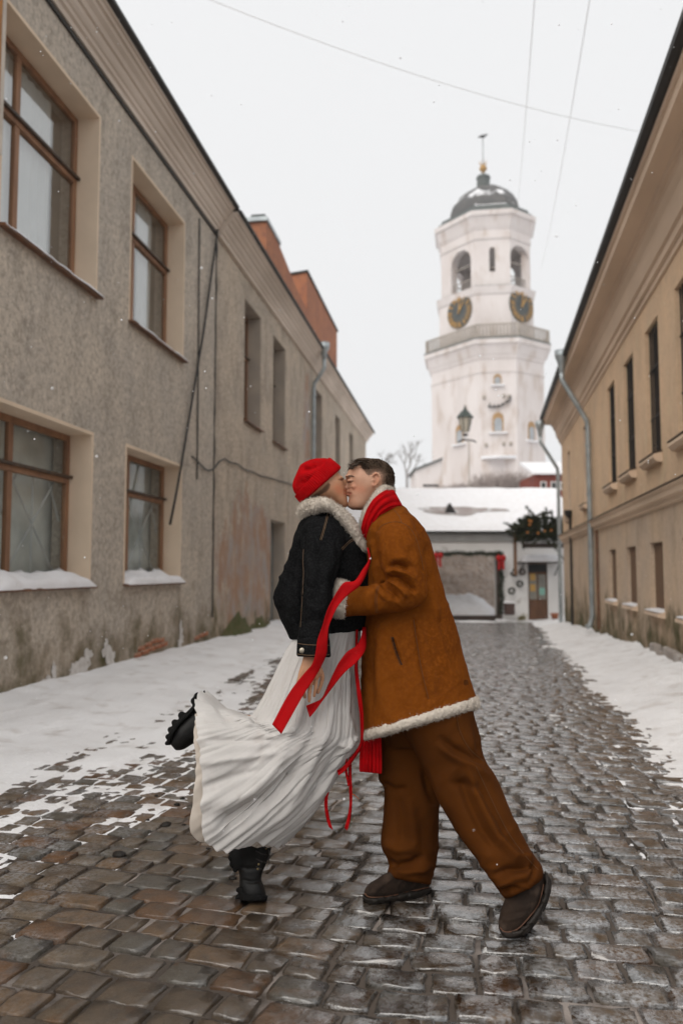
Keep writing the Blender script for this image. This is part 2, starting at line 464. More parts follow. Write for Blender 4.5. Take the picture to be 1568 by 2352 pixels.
# ================================================================== BUILDINGS ALONG THE STREET
def stucco_mat(name, c1, c2, moss=True, dark=(.15, .13, .11), streak=.5, bare=None, grit=1.0):
    m = bpy.data.materials.new(name); m.use_nodes = True
    nt = m.node_tree; N = nt.nodes; L = nt.links; b = N['Principled BSDF']
    b.inputs['Roughness'].default_value = .92; b.inputs['Specular IOR Level'].default_value = .15
    geo = N.new('ShaderNodeNewGeometry')
    def nz(scale, det=6, rgh=.55, st=(1, 1, 1), w=0):
        mp = N.new('ShaderNodeMapping'); mp.inputs['Scale'].default_value = st; mp.inputs['Location'].default_value = (w, w, w)
        L.new(geo.outputs['Position'], mp.inputs[0])
        n = N.new('ShaderNodeTexNoise'); n.inputs['Scale'].default_value = scale; n.inputs['Detail'].default_value = det
        n.inputs['Roughness'].default_value = rgh; L.new(mp.outputs[0], n.inputs['Vector']); return n.outputs[0]
    def rg(src, a, b_, c=0, d=1):
        r = N.new('ShaderNodeMapRange'); r.inputs[1].default_value = a; r.inputs[2].default_value = b_
        r.inputs[3].default_value = c; r.inputs[4].default_value = d; L.new(src, r.inputs[0]); return r.outputs[0]
    def mth(op, a, c):
        x = N.new('ShaderNodeMath'); x.operation = op
        for k, q in ((0, a), (1, c)):
            if isinstance(q, (int, float)): x.inputs[k].default_value = q
            else: L.new(q, x.inputs[k])
        return x.outputs[0]
    def mixc(f, a, c):
        x = N.new('ShaderNodeMix'); x.data_type = 'RGBA'; L.new(f, x.inputs[0])
        for k, q in ((6, a), (7, c)):
            if isinstance(q, tuple): x.inputs[k].default_value = (*q, 1)
            else: L.new(q, x.inputs[k])
        return x.outputs[2]
    c = mixc(rg(nz(.9, 5), .35, .65), c1, c2)
    c = mixc(rg(nz(2.4, 7, .6, (1, 1, .45), 9), .5, .72, 0, streak), c, dark)                 # run-down stains
    c = mixc(rg(nz(3.1, 8, .7, (1, 1, .6), 4), .55, .75, 0, .4), c, tuple(min(.8, v * 1.35) for v in c1))
    c = mixc(rg(nz(13, 6, .8), .44, .62, 0, .75 * grit), c, tuple(v * .45 for v in c1))
    c = mixc(rg(nz(21, 5, .8, (1, 1, 1), 5), .52, .66, 0, .6 * grit), c, tuple(min(.85, v * 1.4) for v in c1))               # grit
    if moss:
        sp = N.new('ShaderNodeSeparateXYZ'); L.new(geo.outputs['Position'], sp.inputs[0])
        zz = mth('ADD', sp.outputs[2], mth('MULTIPLY', rg(nz(1.7, 6, .65, (1, 1, .8), 2), .3, .7, -1, 1), .6))
        c = mixc(rg(zz, .85, -.1, 0, .85), c, (.19, .14, .085))                              # splash dirt
        c = mixc(mth('MULTIPLY', rg(zz, .65, -.1, 0, .95), rg(nz(1.6, 6, .65, (1, 1, 1), 7), .40, .56)), c, (.075, .072, .028))
    for (by, bz, ry, rz) in (bare or []):          # render fallen off in a ragged patch: brick, old limewash, grey mortar
        sp2 = N.new('ShaderNodeSeparateXYZ'); L.new(geo.outputs['Position'], sp2.inputs[0])
        dy = mth('DIVIDE', mth('SUBTRACT', sp2.outputs[1], by), ry); dz = mth('DIVIDE', mth('SUBTRACT', sp2.outputs[2], bz), rz)
        dd = mth('ADD', mth('ADD', mth('MULTIPLY', dy, dy), mth('MULTIPLY', dz, dz)), mth('MULTIPLY', rg(nz(1.9, 7, .7, (1, 1, .7), 11), .3, .7, -1, 1), .9))
        pc = mixc(rg(nz(2.3, 6, .7, (1, 1, .5), 13), .42, .60), (.37, .215, .14), (.36, .335, .325))
        pc = mixc(rg(nz(4.5, 6, .7, (1, 1, .5), 17), .52, .64, 0, .8), pc, (.46, .37, .30))
        c = mixc(rg(dd, 1.15, .7, 0, .85), c, pc)
    L.new(c, b.inputs['Base Color'])
    bp = N.new('ShaderNodeBump'); bp.inputs['Strength'].default_value = .8; bp.inputs['Distance'].default_value = .012
    L.new(nz(42, 5, .65), bp.inputs['Height'])
    bp2 = N.new('ShaderNodeBump'); bp2.inputs['Strength'].default_value = .4; bp2.inputs['Distance'].default_value = .05
    L.new(nz(3.0, 4), bp2.inputs['Height']); L.new(bp.outputs[0], bp2.inputs['Normal']); L.new(bp2.outputs[0], b.inputs['Normal'])
    MATS[name] = m
    return m
M_grey = stucco_mat('grey_stucco', (.58, .505, .42), (.47, .42, .365))
M_grey2 = stucco_mat('worn_beige_stucco', (.58, .485, .385), (.45, .39, .325), streak=.7, dark=(.17, .14, .115), bare=[(16.7, 1.4, 2.5, 1.45), (23.0, 5.0, .5, 2.4)])
M_rev = mat('cream_reveal', (.76, .61, .46), (.68, .545, .41), 2.0, rough=.85, bump=.25, bscale=20)
M_corn = mat('cornice_plaster', (.74, .64, .55), (.58, .49, .41), 1.4, rough=.85, bump=.3, bscale=15, stretch=(1, .3, 1))
M_gut = mat('dark_gutter', (.045, .04, .036), (.03, .028, .026), 3, rough=.6)
M_wood = mat('brown_window_wood', (.31, .165, .09), (.22, .115, .065), 9, rough=.6, bump=.2, bscale=60, stretch=(1, 1, .2))
M_woodd = mat('dark_window_wood', (.09, .055, .035), (.05, .035, .025), 9, rough=.6)
M_tin = mat('brown_sill_tin', (.20, .09, .045), (.12, .065, .04), 8, rough=.55)
M_cur = mat('white_curtain', (.86, .87, .86), (.80, .82, .81), 3, rough=.9, transl=.2)
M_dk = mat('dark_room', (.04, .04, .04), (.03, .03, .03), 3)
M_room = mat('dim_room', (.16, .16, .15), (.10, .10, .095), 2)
M_blind = mat('pale_net_blind', (.74, .76, .73), (.50, .52, .50), 2.5)
M_glass = glass_mat('window_glass')
M_glass2 = glass_mat('plain_window_glass'); M_glass2.node_tree.nodes['Fresnel'].inputs['IOR'].default_value = 1.45
M_ssnow = mat('sill_snow', (.82, .82, .84), (.76, .75, .76), 6, rough=.7, bump=.4, bscale=40, bdist=.01)
M_zinc = mat('zinc_pipe', (.42, .46, .47), (.30, .33, .345), 5, rough=.45, metal=.55, bump=.1, bscale=25)
M_bar = mat('white_grille', (.55, .56, .55), (.45, .46, .46), 5, rough=.5)
M_iron = mat('black_iron', (.02, .02, .02), (.035, .03, .028), 8, rough=.55)
M_cable = mat('black_cable', (.02, .02, .02), (.03, .03, .03), 8, rough=.6)
M_brick = mat('orange_brick', (.40, .145, .06), (.30, .10, .05), 4, rough=.9, bump=.5, bscale=50, c3=(.46, .30, .22), s3=30, l3=.5, h3=.62)

def strips(openings, s0, s1, z0, z1):
    zs = sorted({z0, z1, *[o[2] for o in openings], *[o[3] for o in openings]})
    zs = [z for z in zs if z0 <= z <= z1]
    for a, b in zip(zs, zs[1:]):
        cuts = sorted((o[0], o[1]) for o in openings if o[2] < b - 1e-6 and o[3] > a + 1e-6)
        s = s0
        for p, q in cuts:
            if p > s: yield (s, p, a, b)
            s = q
        if s < s1: yield (s, s1, a, b)
def facade(root, f, s0, s1, z0, z1, openings, m, th=.5, name='wall'):
    w = MB(f)
    for (a, b, c, d) in strips(openings, s0, s1, z0, z1): w.box(-th, 0, a, b, c, d)
    return w.build(name, m, root)
def snow_pad(root, f, a, b, z, out0, out1, h, seed, name='snow_pad'):
    """rounded heap of snow on a ledge from s=a to s=b"""
    ns, no = 26, 10
    V = []; F = []
    for i in range(ns):
        for j in range(no):
            u, w = i / (ns - 1), j / (no - 1)
            e = min(1, 10 * min(u, 1 - u)) ** .5 * (1 - .55 * w) * min(1, .35 + 6 * (1 - w)) ** .5
            k = float(fbm(u * (b - a) * 4, w * 2, 0, seed, 3))
            V.append((out0 + (out1 - out0) * w + (.02 * k if j == no - 1 else 0), a + (b - a) * u, z + max(.006, h * (.82 + .35 * k) * e)))
    n0 = len(V)
    V += [(v[0], v[1], z) for v in V]
    F = [(i * no + j, i * no + j + 1, (i + 1) * no + j + 1, (i + 1) * no + j) for i in range(ns - 1) for j in range(no - 1)]
    ring = [i * no for i in range(ns)] + [(ns - 1) * no + j for j in range(1, no)] + [i * no + no - 1 for i in range(ns - 2, -1, -1)] + [j for j in range(no - 2, 0, -1)]
    F += [(ring[k], ring[(k + 1) % len(ring)], ring[(k + 1) % len(ring)] + n0, ring[k] + n0) for k in range(len(ring))]
    return MB(f).add(V, F).build(name, M_ssnow, root, True)

def window(root, f, o, rec, mull, tran, wood=M_wood, reveal=M_rev, sill=True, fw=.075, curtain=None, lattice=False, bars=0, snow=0.0, room=M_dk, trim=True, seed=1):
    a, b, c, d = o
    r = MB(f); t = .006
    r.box(-rec - .1, -.004, a, a + t, c, d).box(-rec - .1, -.004, b - t, b, c, d).box(-rec - .1, -.004, a + t, b - t, d - t, d).box(-rec - .1, -.004, a + t, b - t, c, c + t)
    if trim:   # the paint laps a little round the edge of the opening
        k = .035
        r.box(-.004, .004, a - k, a + t, c, d + k).box(-.004, .004, b - t, b + k, c, d + k).box(-.004, .004, a + t, b - t, d - t, d + k)
    r.build('reveal', reveal, root)
    a, b, c, d = a + t, b - t, c + t, d - t
    fr = MB(f); x0, x1 = -rec - .06, -rec
    fr.box(x0, x1, a, a + fw, c, d).box(x0, x1, b - fw, b, c, d).box(x0, x1, a + fw, b - fw, d - fw, d).box(x0, x1, a + fw, b - fw, c, c + fw)
    for q in mull: fr.box(x0 + .003, x1 - .003, q - .045, q + .045, c + fw, d - fw)
    for q in tran: fr.box(x0 - .005, x1 + .012, a + fw, b - fw, q - .05, q + .05)
    win = fr.build('window', wood, root, bevel=.004)
    ss = [a + fw] + list(mull) + [b - fw]; zz = [c + fw] + list(tran) + [d - fw]
    for i in range(len(ss) - 1):
        for j in range(len(zz) - 1):
            MB(f).box(-rec - .036, -rec - .030, ss[i], ss[i + 1], zz[j], zz[j + 1]).build('pane', M_glass2 if lattice else M_glass, win)
    for q in tran:
        MB(f).box(x1 + .012, x1 + .05, a + .01, b - .01, q + .012, q + .045).build('drip_rail', M_woodd, win)
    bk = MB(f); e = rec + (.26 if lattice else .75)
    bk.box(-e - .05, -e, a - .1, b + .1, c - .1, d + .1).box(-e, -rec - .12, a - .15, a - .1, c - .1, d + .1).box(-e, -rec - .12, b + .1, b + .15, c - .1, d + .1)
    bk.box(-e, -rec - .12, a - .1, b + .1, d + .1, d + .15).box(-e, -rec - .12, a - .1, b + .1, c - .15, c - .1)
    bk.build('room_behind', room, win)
    if curtain:
        for (p, q, zt, zb) in curtain:
            n = 60; V = []; F = []
            for i in range(n):
                u = i / (n - 1); s = p + (q - p) * u
                V += [(-rec - .105 + .012 * math.sin(u * (q - p) * 34 + .8 * math.sin(u * 9)), s, zt), (-rec - .105 + .016 * math.sin(u * (q - p) * 31 + 1.1 * math.sin(u * 7)), s, zb)]
            F = [(2 * i, 2 * i + 1, 2 * i + 3, 2 * i + 2) for i in range(n - 1)]
            MB(f).add(V, F).build('curtain', M_cur, win, True)
    if lattice:
        g = MB(f); zm = c + (tran[0] - c) * .55; h = (tran[0] - c) * .52
        for (p, q) in zip(ss, ss[1:]):
            mid = (p + q) / 2; hw = (q - p) / 2
            for (ds, dz) in ((-1, 1), (1, 1), (-1, -1), (1, -1), (0, 1), (0, -1)):
                g.tube([(-rec - .09, mid, zm), (-rec - .09, mid + ds * hw, zm + dz * h)], .011, 6)
            for q2 in (-1, 1):
                g.tube([(-rec - .09, mid + q2 * hw, zm + h * .1), (-rec - .09, mid + q2 * hw * .45, zm + h)], .008, 6)
        g.build('lattice_grille', M_bar, win)
    if bars:
        g = MB(f)
        for i in range(bars):
            s = a + (b - a) * (i + .5) / bars
            g.tube([(-.06, s, c), (-.06, s, d)], .011, 6)
        for zq in (.3, .68): g.tube([(-.06, a, c + (d - c) * zq), (-.06, b, c + (d - c) * zq)], .013, 6)
        g.build('iron_bars', M_iron, win)
    if sill:
        MB(f).prism([(-rec, c + .035), (.09, c - .012), (.09, c - .04), (-rec, c - .004)], a - .045, b + .045).build('sill', M_tin, win)
        if snow: snow_pad(win, f, a - .03, b + .03, c - .02, -rec + .01, .10, snow, seed)
    return win

# ---------------------------------------------------------------- left: grey building with four big windows
fL = None
LB = empty('grey_stucco_building', (-4.4, 0, 0))
W = [(7.0, 9.1, 4.68, 6.98), (10.13, 12.25, 4.70, 7.0), (7.05, 9.1, 1.12, 2.95), (10.12, 12.27, 1.12, 2.97), (3.9, 6.0, 4.68, 6.98), (3.9, 6.0, 1.12, 2.95)]
facade(LB, fL, 1.0, 14.02, -1.0, 8.0, W, M_grey)
window(LB, fL, W[0], .28, [7.74], [6.16], curtain=[(7.05, 8.62, 6.9, 4.75)], snow=.075, room=M_room, seed=3)
window(LB, fL, W[1], .28, [10.87], [6.18], curtain=[(10.2, 11.15, 6.95, 4.75), (11.22, 11.78, 6.95, 4.75)], snow=.075, room=M_room, seed=4)
window(LB, fL, W[2], .28, [7.8], [2.40], lattice=True, snow=.25, seed=5, room=M_blind)
window(LB, fL, W[3], .28, [10.85], [2.41], lattice=True, snow=.23, seed=6, room=M_blind)
window(LB, fL, W[4], .28, [4.64], [6.16], curtain=[(3.95, 5.9, 6.9, 4.75)], snow=.075, seed=7)
window(LB, fL, W[5], .28, [4.66], [2.40], lattice=True, snow=.10, seed=8)
CORN = [(-.3, 7.60), (.035, 7.60), (.04, 7.67), (.075, 7.69), (.08, 7.735), (.105, 7.75), (.135, 7.79), (.145, 7.84), (.175, 7.845), (.20, 7.89), (.255, 7.93), (.265, 7.975), (.30, 7.98), (.305, 8.03), (.335, 8.035), (.34, 8.06), (-.3, 8.06)]
MB(fL).prism(CORN, 1.0, 14.02).build('cornice', M_corn, LB)
MB(fL).prism([(.03, 7.52), (.012, 7.60), (.002, 7.60), (.002, 7.52)], 1.0, 14.02).build('cornice_drip', M_gut, LB)
MB(fL).prism([(-.3, 8.064), (.36, 8.064), (.405, 8.075), (.41, 8.12), (.37, 8.135), (-6, 10.4), (-6, 10.1)], 1.0, 14.1).build('roof', M_gut, LB)
# bare brick and clinging snow at the foot of the wall
for i, (s, z) in enumerate([(10.75, .21), (11.0, .24), (11.25, .27), (11.5, .26), (10.62, .13), (10.88, .15), (11.13, .17), (11.38, .18), (11.62, .19), (13.15, .16), (13.4, .18), (13.62, .19)]):
    b_ = MB().box(-.02, .012 + .004 * (i % 3), -.115, .115, -.032, .032).build('brick', M_brick, LB, bevel=.006, loc=(0, s, z))
def wall_snow(root, s, z, w, h, seed):
    V = []; F = []; n, m_ = 12, 14
    for j in range(m_):
        v = j / (m_ - 1)
        for i in range(n):
            u = i / (n - 1) * 2 - 1
            wd = w * (1 - .75 * v) * (1 + .5 * float(vnoise(v * 4, seed, 0, 3)))
            V.append((.012 + max(0, (1 - u * u)) * .035 * (1 - v * .6) * (1 + .6 * float(vnoise(u * 3, v * 4, seed, 4))), s + u * wd + .18 * w * float(vnoise(v * 3, seed, 1, 8)) * 2, z + h * v))
    F = [(j * n + i, j * n + i + 1, (j + 1) * n + i + 1, (j + 1) * n + i) for j in range(m_ - 1) for i in range(n - 1)]
    o = len(V); V += [(0.0, q[1], q[2]) for q in V]
    ring = list(range(n)) + [j * n + n - 1 for j in range(1, m_)] + [(m_ - 1) * n + i for i in range(n - 2, -1, -1)] + [j * n for j in range(m_ - 2, 0, -1)]
    F += [(ring[k], ring[(k + 1) % len(ring)], ring[(k + 1) % len(ring)] + o, ring[k] + o) for k in range(len(ring))]
    MB().add(V, F).build('clinging_snow', M_ssnow, root, True)

M_splash = mat('white_splash', (.66, .64, .62), (.5, .47, .44), 9, rough=.9, bump=.4, bscale=30)
for k, (s, z, a, b) in enumerate([(8.85, .16, .22, .12), (9.1, .28, .10, .10), (9.62, .30, .12, .13), (9.75, .16, .10, .12), (8.15, .10, .12, .06), (8.3, .2, .05, .1), (12.35, .34, .07, .16), (12.3, .16, .12, .08)]):
    n = 36; V = [(.006 + .001 * k, s, z)]
    for i in range(n):
        q = 2 * math.pi * i / n; kk = 1 + .8 * float(fbm(math.cos(q) * 2 + k * 5, math.sin(q) * 2, k, 62, 3)); V.append((.006 + .001 * k, s + a * math.cos(q) * kk, z + b * math.sin(q) * kk))
    MB().add(V, [(0, i + 1, (i + 1) % n + 1) for i in range(n)]).build('frost_splash', M_splash, LB)
tag(LB, 'grey stucco house with big brown-framed windows and snowy sills, nearest on the left', 'building')
# ochre board fixed to the pier at the left edge
SG = empty('wall_board', (-4.4, 6.55, 5.6))
MB().box(.01, .06, -.14, .30, -.25, 1.9).build('panel', mat('ochre_paint', (.42, .17, .02), (.30, .12, .02), 5, rough=.5), SG, bevel=.006)
MB().box(.005, .064, .30, .36, -.28, 1.93).build('edge_strip', mat('pale_strip', (.62, .55, .47), (.5, .44, .38), 4), SG)
tag(SG, 'ochre painted board on the pier beside the top left window', 'board')
# cables down the corner
CB = MB()
CABLE1 = [(-4.34, 13.86, 7.6), (-4.35, 13.66, 6.92), (-4.35, 13.16, 5.47), (-4.35, 12.67, 4.29), (-4.35, 12.28, 3.34), (-4.35, 12.06, 2.82), (-4.35, 11.86, 2.38), (-4.36, 11.69, 2.0)]
CABLE2 = [(-4.37, 12.7, 3.2), (-4.37, 12.9, 3.17), (-4.37, 13.36, 3.08), (-4.37, 13.6, 3.07), (-4.37, 13.87, 3.13), (-4.37, 14.26, 3.33), (-4.37, 14.55, 3.42), (-4.37, 15.0, 3.40), (-4.37, 15.45, 3.44), (-4.37, 16.0, 3.39), (-4.37, 16.65, 3.43), (-4.37, 17.4, 3.42), (-4.37, 18.27, 3.48), (-4.37, 19.5, 3.53), (-4.37, 20.76, 3.6), (-4.37, 22.6, 3.62)]
pts = CABLE1
tag(CB.tube(pts, .02, 8).build('drooping_cable', M_cable, None, True), 'black cable drooping down the grey wall to the second ground-floor window', 'cable')
tag(MB().tube([(-4.38, 12.95, 7.4), (-4.38, 12.98, 5.4), (-4.38, 13.0, 3.6), (-4.38, 13.0, 2.85)], .013, 6).build('wall_wire', M_cable, None, True), 'thin black wire hanging straight down the grey wall left of the house joint', 'wire')
jp = [(-4.397, 13.98 + .012 * math.sin(i * 2.3), 7.6 - i * .34) for i in range(22)]  # dark strip added as the shaded gap between the two houses
tag(MB().tube(jp, [.012 + .016 * math.sin(i * 1.7) ** 2 for i in range(22)], 6).build('joint_shadow_strip', M_cable, None, True), 'dark strip put in as shade of the vertical joint between the two left houses', 'shadow strip')
wp = [tuple(q) for q in np.array(CABLE2)]
tag(MB().tube(wp, .014, 6).build('sagging_cable', M_cable, None, True), 'sagging black cable running along both left houses above the couple', 'cable')

# ---------------------------------------------------------------- left: second, worn house
LC = empty('worn_beige_building', (-4.4, 0, 0))
W2 = [(16.02, 17.42, 4.45, 7.05), (18.66, 20.02, 4.42, 7.05), (24.5, 25.7, 4.45, 7.05), (28.6, 29.8, 4.45, 7.05), (32.4, 33.6, 4.45, 7.05), (18.5, 20.1, -.2, 2.52), (24.6, 25.7, .6, 2.4), (29.0, 30.1, .6, 2.4)]
facade(LC, fL, 14.02, 38.4, -1.5, 7.95, W2, M_grey2)
M_rev2 = mat('worn_reveal', (.44, .37, .30), (.36, .31, .26), 2, rough=.9, bump=.3, bscale=20)
for k, o in enumerate(W2):
    if k == 5:
        r = MB(); a, b, c, d = o
        r.box(-.32, -.004, a, a + .006, c, d).box(-.32, -.004, b - .006, b, c, d).box(-.32, -.004, a + .006, b - .006, d - .006, d).build('reveal', M_rev2, LC)
        dr = MB().box(-.36, -.30, a + .006, b - .006, c, d - .006).build('door', mat('grey_door', (.20, .21, .20), (.14, .15, .145), 4, rough=.6), LC)
        for q in (.12, .86): MB().box(-.30, -.285, a + q - .02, a + q + .55, .3, 1.0).build('door_panel', MATS['grey_door'], dr, bevel=.004)
        MB().tube([(-.29, a + .8, 1.05), (-.24, a + .8, 1.05)], .02, 6).build('handle', M_iron, dr)
    else:
        window(LC, fL, o, .30, [], [o[2] + (o[3] - o[2]) * .62], wood=M_woodd if k % 2 else M_wood, reveal=M_rev2, snow=0, trim=False, fw=.06, room=M_room, seed=20 + k)
CORN2 = [(p[0] * 1.05 + .03 if p[0] > 0 else p[0], p[1] - .06) for p in CORN]
MB().prism(CORN2, 14.03, 38.45).build('cornice', M_corn, LC)
MB().prism([(-.3, 8.006), (.40, 8.006), (.44, 8.02), (.445, 8.06), (.40, 8.08), (-6, 10.4), (-6, 10.1)], 14.12, 38.6).build('roof', M_gut, LC)
pipe = MB().lathe([(.05, -.42), (.06, -.40), (.10, -.16), (.17, -.05), (.17, .12), (.155, .12)], (.42, 23.6, 8.12), 12)
pipe.tube([(.42, 23.6, 7.8), (.42, 23.6, 7.45), (.30, 23.6, 7.25), (.12, 23.6, 7.0), (.10, 23.6, 6.8), (.10, 23.6, 3.0), (.10, 23.6, -.3)], .062, 10)
pp = pipe.build('downpipe', M_zinc, LC, True)
for z in (6.6, 4.6, 2.6, 1.0): MB().lathe([(.066, -.025), (.072, -.02), (.072, .02), (.066, .025)], (.10, 23.6, z), 10).build('pipe_collar', M_zinc, pp)
snow_pad(LC, None, 23.2, 23.5, 8.09, .2, .4, .1, 41)
M_moss = mat('moss', (.07, .085, .025), (.12, .10, .05), 12, rough=.95, bump=.8, bscale=60)
def moss_clump(root, s, z, w, h, seed):
    V = []; F = []; n, m_ = 16, 8
    for j in range(m_):
        for i in range(n):
            u, v = i / (n - 1) * 2 - 1, j / (m_ - 1)
            V.append((.30 * (1 - v) ** 1.5 * (1 - .5 * u * u) * (1 + .5 * float(vnoise(u * 5, v * 4, seed, 5))), s + u * w, z + h * v * (1 - .6 * u * u) * (1 + .4 * float(vnoise(u * 6, v * 3, seed, 6)))))
    F = [(j * n + i, j * n + i + 1, (j + 1) * n + i + 1, (j + 1) * n + i) for j in range(m_ - 1) for i in range(n - 1)]
    MB().add(V, F).build('moss_clump', M_moss, root, True)
moss_clump(LC, 15.6, -.05, 1.0, .42, 4); moss_clump(LC, 17.4, -.1, .8, .36, 7)
tag(LC, 'worn beige house with tall narrow windows and a zinc downpipe, second on the left', 'building')

# ---------------------------------------------------------------- brick firewalls standing above the left roofs
BK = empty('brick_firewall', (-5.1, 0, 0))
M_farbrick = mat('far_brick', (.40, .17, .09), (.32, .135, .08), 1.2, rough=.95, bump=.4, bscale=20, c3=(.26, .12, .08), s3=6, l3=.5, h3=.66)
MB(lambda a, b, c: (b, a, c)).prism([(20.7, 7.4), (26.58, 7.4), (26.58, 10.35), (24.6, 10.5), (22.3, 10.85), (20.7, 10.85)], -1.6, 0).build('wall', M_farbrick, BK)
MB().column([(.04, 20.62), (.04, 22.35), (-1.64, 22.35), (-1.64, 20.62)], 10.855, 10.97).build('coping', M_zinc, BK)
for s, x in ((20.9, -1.25), (21.6, -.42)): MB().box(x - .2, x + .2, s - .2, s + .2, 10.975, 11.4).build('chimney_pot', mat('grey_cowl', (.10, .115, .11), (.07, .08, .075), 4), BK)
tag(BK, 'orange brick firewall with two grey chimney cowls above the left roof', 'wall')
BK2 = empty('brick_firewall', (-5.1, 0, 0))
MB().prism([(0, 7.4), (-.75, 7.4), (-.75, 11.55), (0, 11.65)], 26.6, 33.6).build('wall', M_farbrick, BK2)
MB().prism([(.05, 11.655), (-.8, 11.555), (-.8, 11.63), (.05, 11.73)], 26.55, 33.65).build('coping', M_gut, BK2)
tag(BK2, 'long orange brick firewall behind the left roof, nearer the sky gap', 'wall')

# ---------------------------------------------------------------- right: yellow house
RA = R(1.95)
RB = empty('yellow_plaster_building', (2.5 * math.cos(RA), -2.5 * math.sin(RA), 0), -RA)
fR = lambda a, b, c: (-a, b, c)
M_yel = stucco_mat('yellow_plaster', (.80, .565, .37), (.71, .51, .345), moss=False, dark=(.40, .28, .18), streak=.35, grit=.3)
M_yel2 = stucco_mat('worn_yellow_base', (.66, .495, .35), (.58, .46, .36), dark=(.30, .21, .15), streak=.5, grit=.4)
M_rcorn = mat('right_cornice', (.76, .58, .43), (.62, .47, .345), 1.2, rough=.88, bump=.3, bscale=12, stretch=(1, .3, 1))
UPW = [(s, s + .95, 3.02, 5.02) for s in (6.0, 8.0, 10.0, 12.0, 14.0, 16.0)] + [(20.3, 21.15, 2.98, 4.96), (24.4, 25.2, 2.9, 4.9)]
LOW = [(s, s + .92, .70, 1.72) for s in (8.0, 10.05, 12.1, 14.2, 16.3)]
facade(RB, fR, 4, 27.0, 2.34, 6.0, UPW, M_yel, name='upper_wall')
facade(RB, fR, 4, 27.0, -1.2, 2.34, LOW, M_yel2, name='base_wall')
for k, o in enumerate(UPW):
    window(RB, fR, o, .13, [], [o[2] + 1.35], wood=M_woodd, reveal=M_yel if k < 6 else M_rcorn, sill=False, bars=7 if k < 6 else 0, trim=False, fw=.055, seed=40 + k)
    MB(fR).prism([(0, o[2] - .02), (.12, o[2] - .05), (.13, o[2] - .10), (.08, o[2] - .16), (0, o[2] - .17)], o[0] - .06, o[1] + .06).build('stone_sill', M_rcorn, RB)
    MB(fR).prism([(0, o[2] + .005), (.135, o[2] - .028), (.135, o[2] - .044), (0, o[2] - .018)], o[0] - .07, o[1] + .07).build('sill_tin', M_woodd, RB)
for k, o in enumerate(LOW):
    a, b, c, d = o
    r = MB(fR); r.box(-.08, -.004, a, a + .006, c, d).box(-.12, -.004, b - .006, b, c, d).box(-.12, -.004, a, b, d - .006, d).build('reveal', M_yel2, RB)
    sh = MB(fR).box(-.12, -.07, a + .006, b - .006, c, d - .006).build('shutter', mat('brown_shutter', (.20, .115, .065), (.15, .09, .055), 6, rough=.7, bump=.3, bscale=30, stretch=(1, 6, 1)), RB)
    for i in range(5): MB(fR).box(-.07, -.06, a + .05 + i * .17, a + .19 + i * .17, c + .03, d - .04).build('board', MATS['brown_shutter'], sh)
    MB(fR).prism([(0, c + .01), (.10, c - .03), (.10, c - .07), (0, c - .09)], a - .06, b + .06).build('stone_sill', M_rcorn, RB)
    snow_pad(RB, fR, a - .05, b + .05, c - .005, -.09, .10, .045, 50 + k)
MB(fR).prism([(0, 2.20), (.05, 2.22), (.06, 2.28), (.11, 2.30), (.12, 2.38), (.15, 2.40), (.155, 2.43), (-.2, 2.50), (-.2, 2.20)], 4, 27.06).build('string_course', M_rcorn, RB)
MB(fR).prism([(.001, 2.476), (.17, 2.434), (.175, 2.446), (.001, 2.49)], 4, 27.08).build('course_flashing', M_woodd, RB)
RC = [(-.3, 5.44), (.03, 5.44), (.035, 5.52), (.08, 5.54), (.09, 5.64), (.13, 5.66), (.16, 5.75), (.19, 5.90), (.25, 5.98), (.26, 6.06), (.30, 6.07), (.32, 6.12), (.52, 6.14), (.525, 6.26), (.56, 6.27), (.565, 6.33), (-.3, 6.33)]
MB(fR).prism(RC, 4, 27.1).build('cornice', M_rcorn, RB)
MB(fR).prism([(-.3, 6.334), (.60, 6.334), (.66, 6.36), (.665, 6.43), (.61, 6.45), (-5, 8.3), (-5, 8.0)], 4, 27.3).build('roof', M_gut, RB)
def downpipe(root, f, s, zt, out, zb, m, name='downpipe', drop=1.1):
    q = MB(f).lathe([(.05, -.5), (.058, -.48), (.10, -.2), (.15, -.08), (.16, .08), (.145, .08)], (out, s, zt), 12)
    q.tube([(out, s, zt - .4), (out, s, zt - .62), (out * .55, s, zt - .62 - drop * .55), (.13, s, zt - .62 - drop), (.11, s, zt - .82 - drop), (.11, s, .9), (.11, s, zb + .2), (.16, s, zb), (.25, s, zb - .06)], .06, 10)
    p_ = q.build(name, M_zinc, root, True)
    z = zt - 1.2 - drop
    while z > zb + .4:
        MB(f).lathe([(.064, -.03), (.07, -.022), (.07, .022), (.064, .03)], (.11, s, z), 10).build('pipe_collar', M_zinc, p_); z -= 1.15
    return p_
downpipe(RB, fR, 19.2, 6.42, .68, .05, M_zinc, drop=1.0)
downpipe(RB, fR, 27.15, 6.2, .66, -.55, M_zinc, drop=.9)
MB(fR).tube([(.05, 18.6, 2.2), (.05, 18.6, .0)], .028, 6).build('thin_pipe', M_tin, RB)
MB(fR).tube([(.05, 24.2, 2.9), (.05, 24.2, -.4)], .035, 6).build('thin_pipe', M_iron, RB)
MB(fR).lathe([(.02, 0), (.11, .05), (.13, .2), (.09, .22)], (.1, 24.2, 2.85), 8).build('hopper', M_iron, RB)
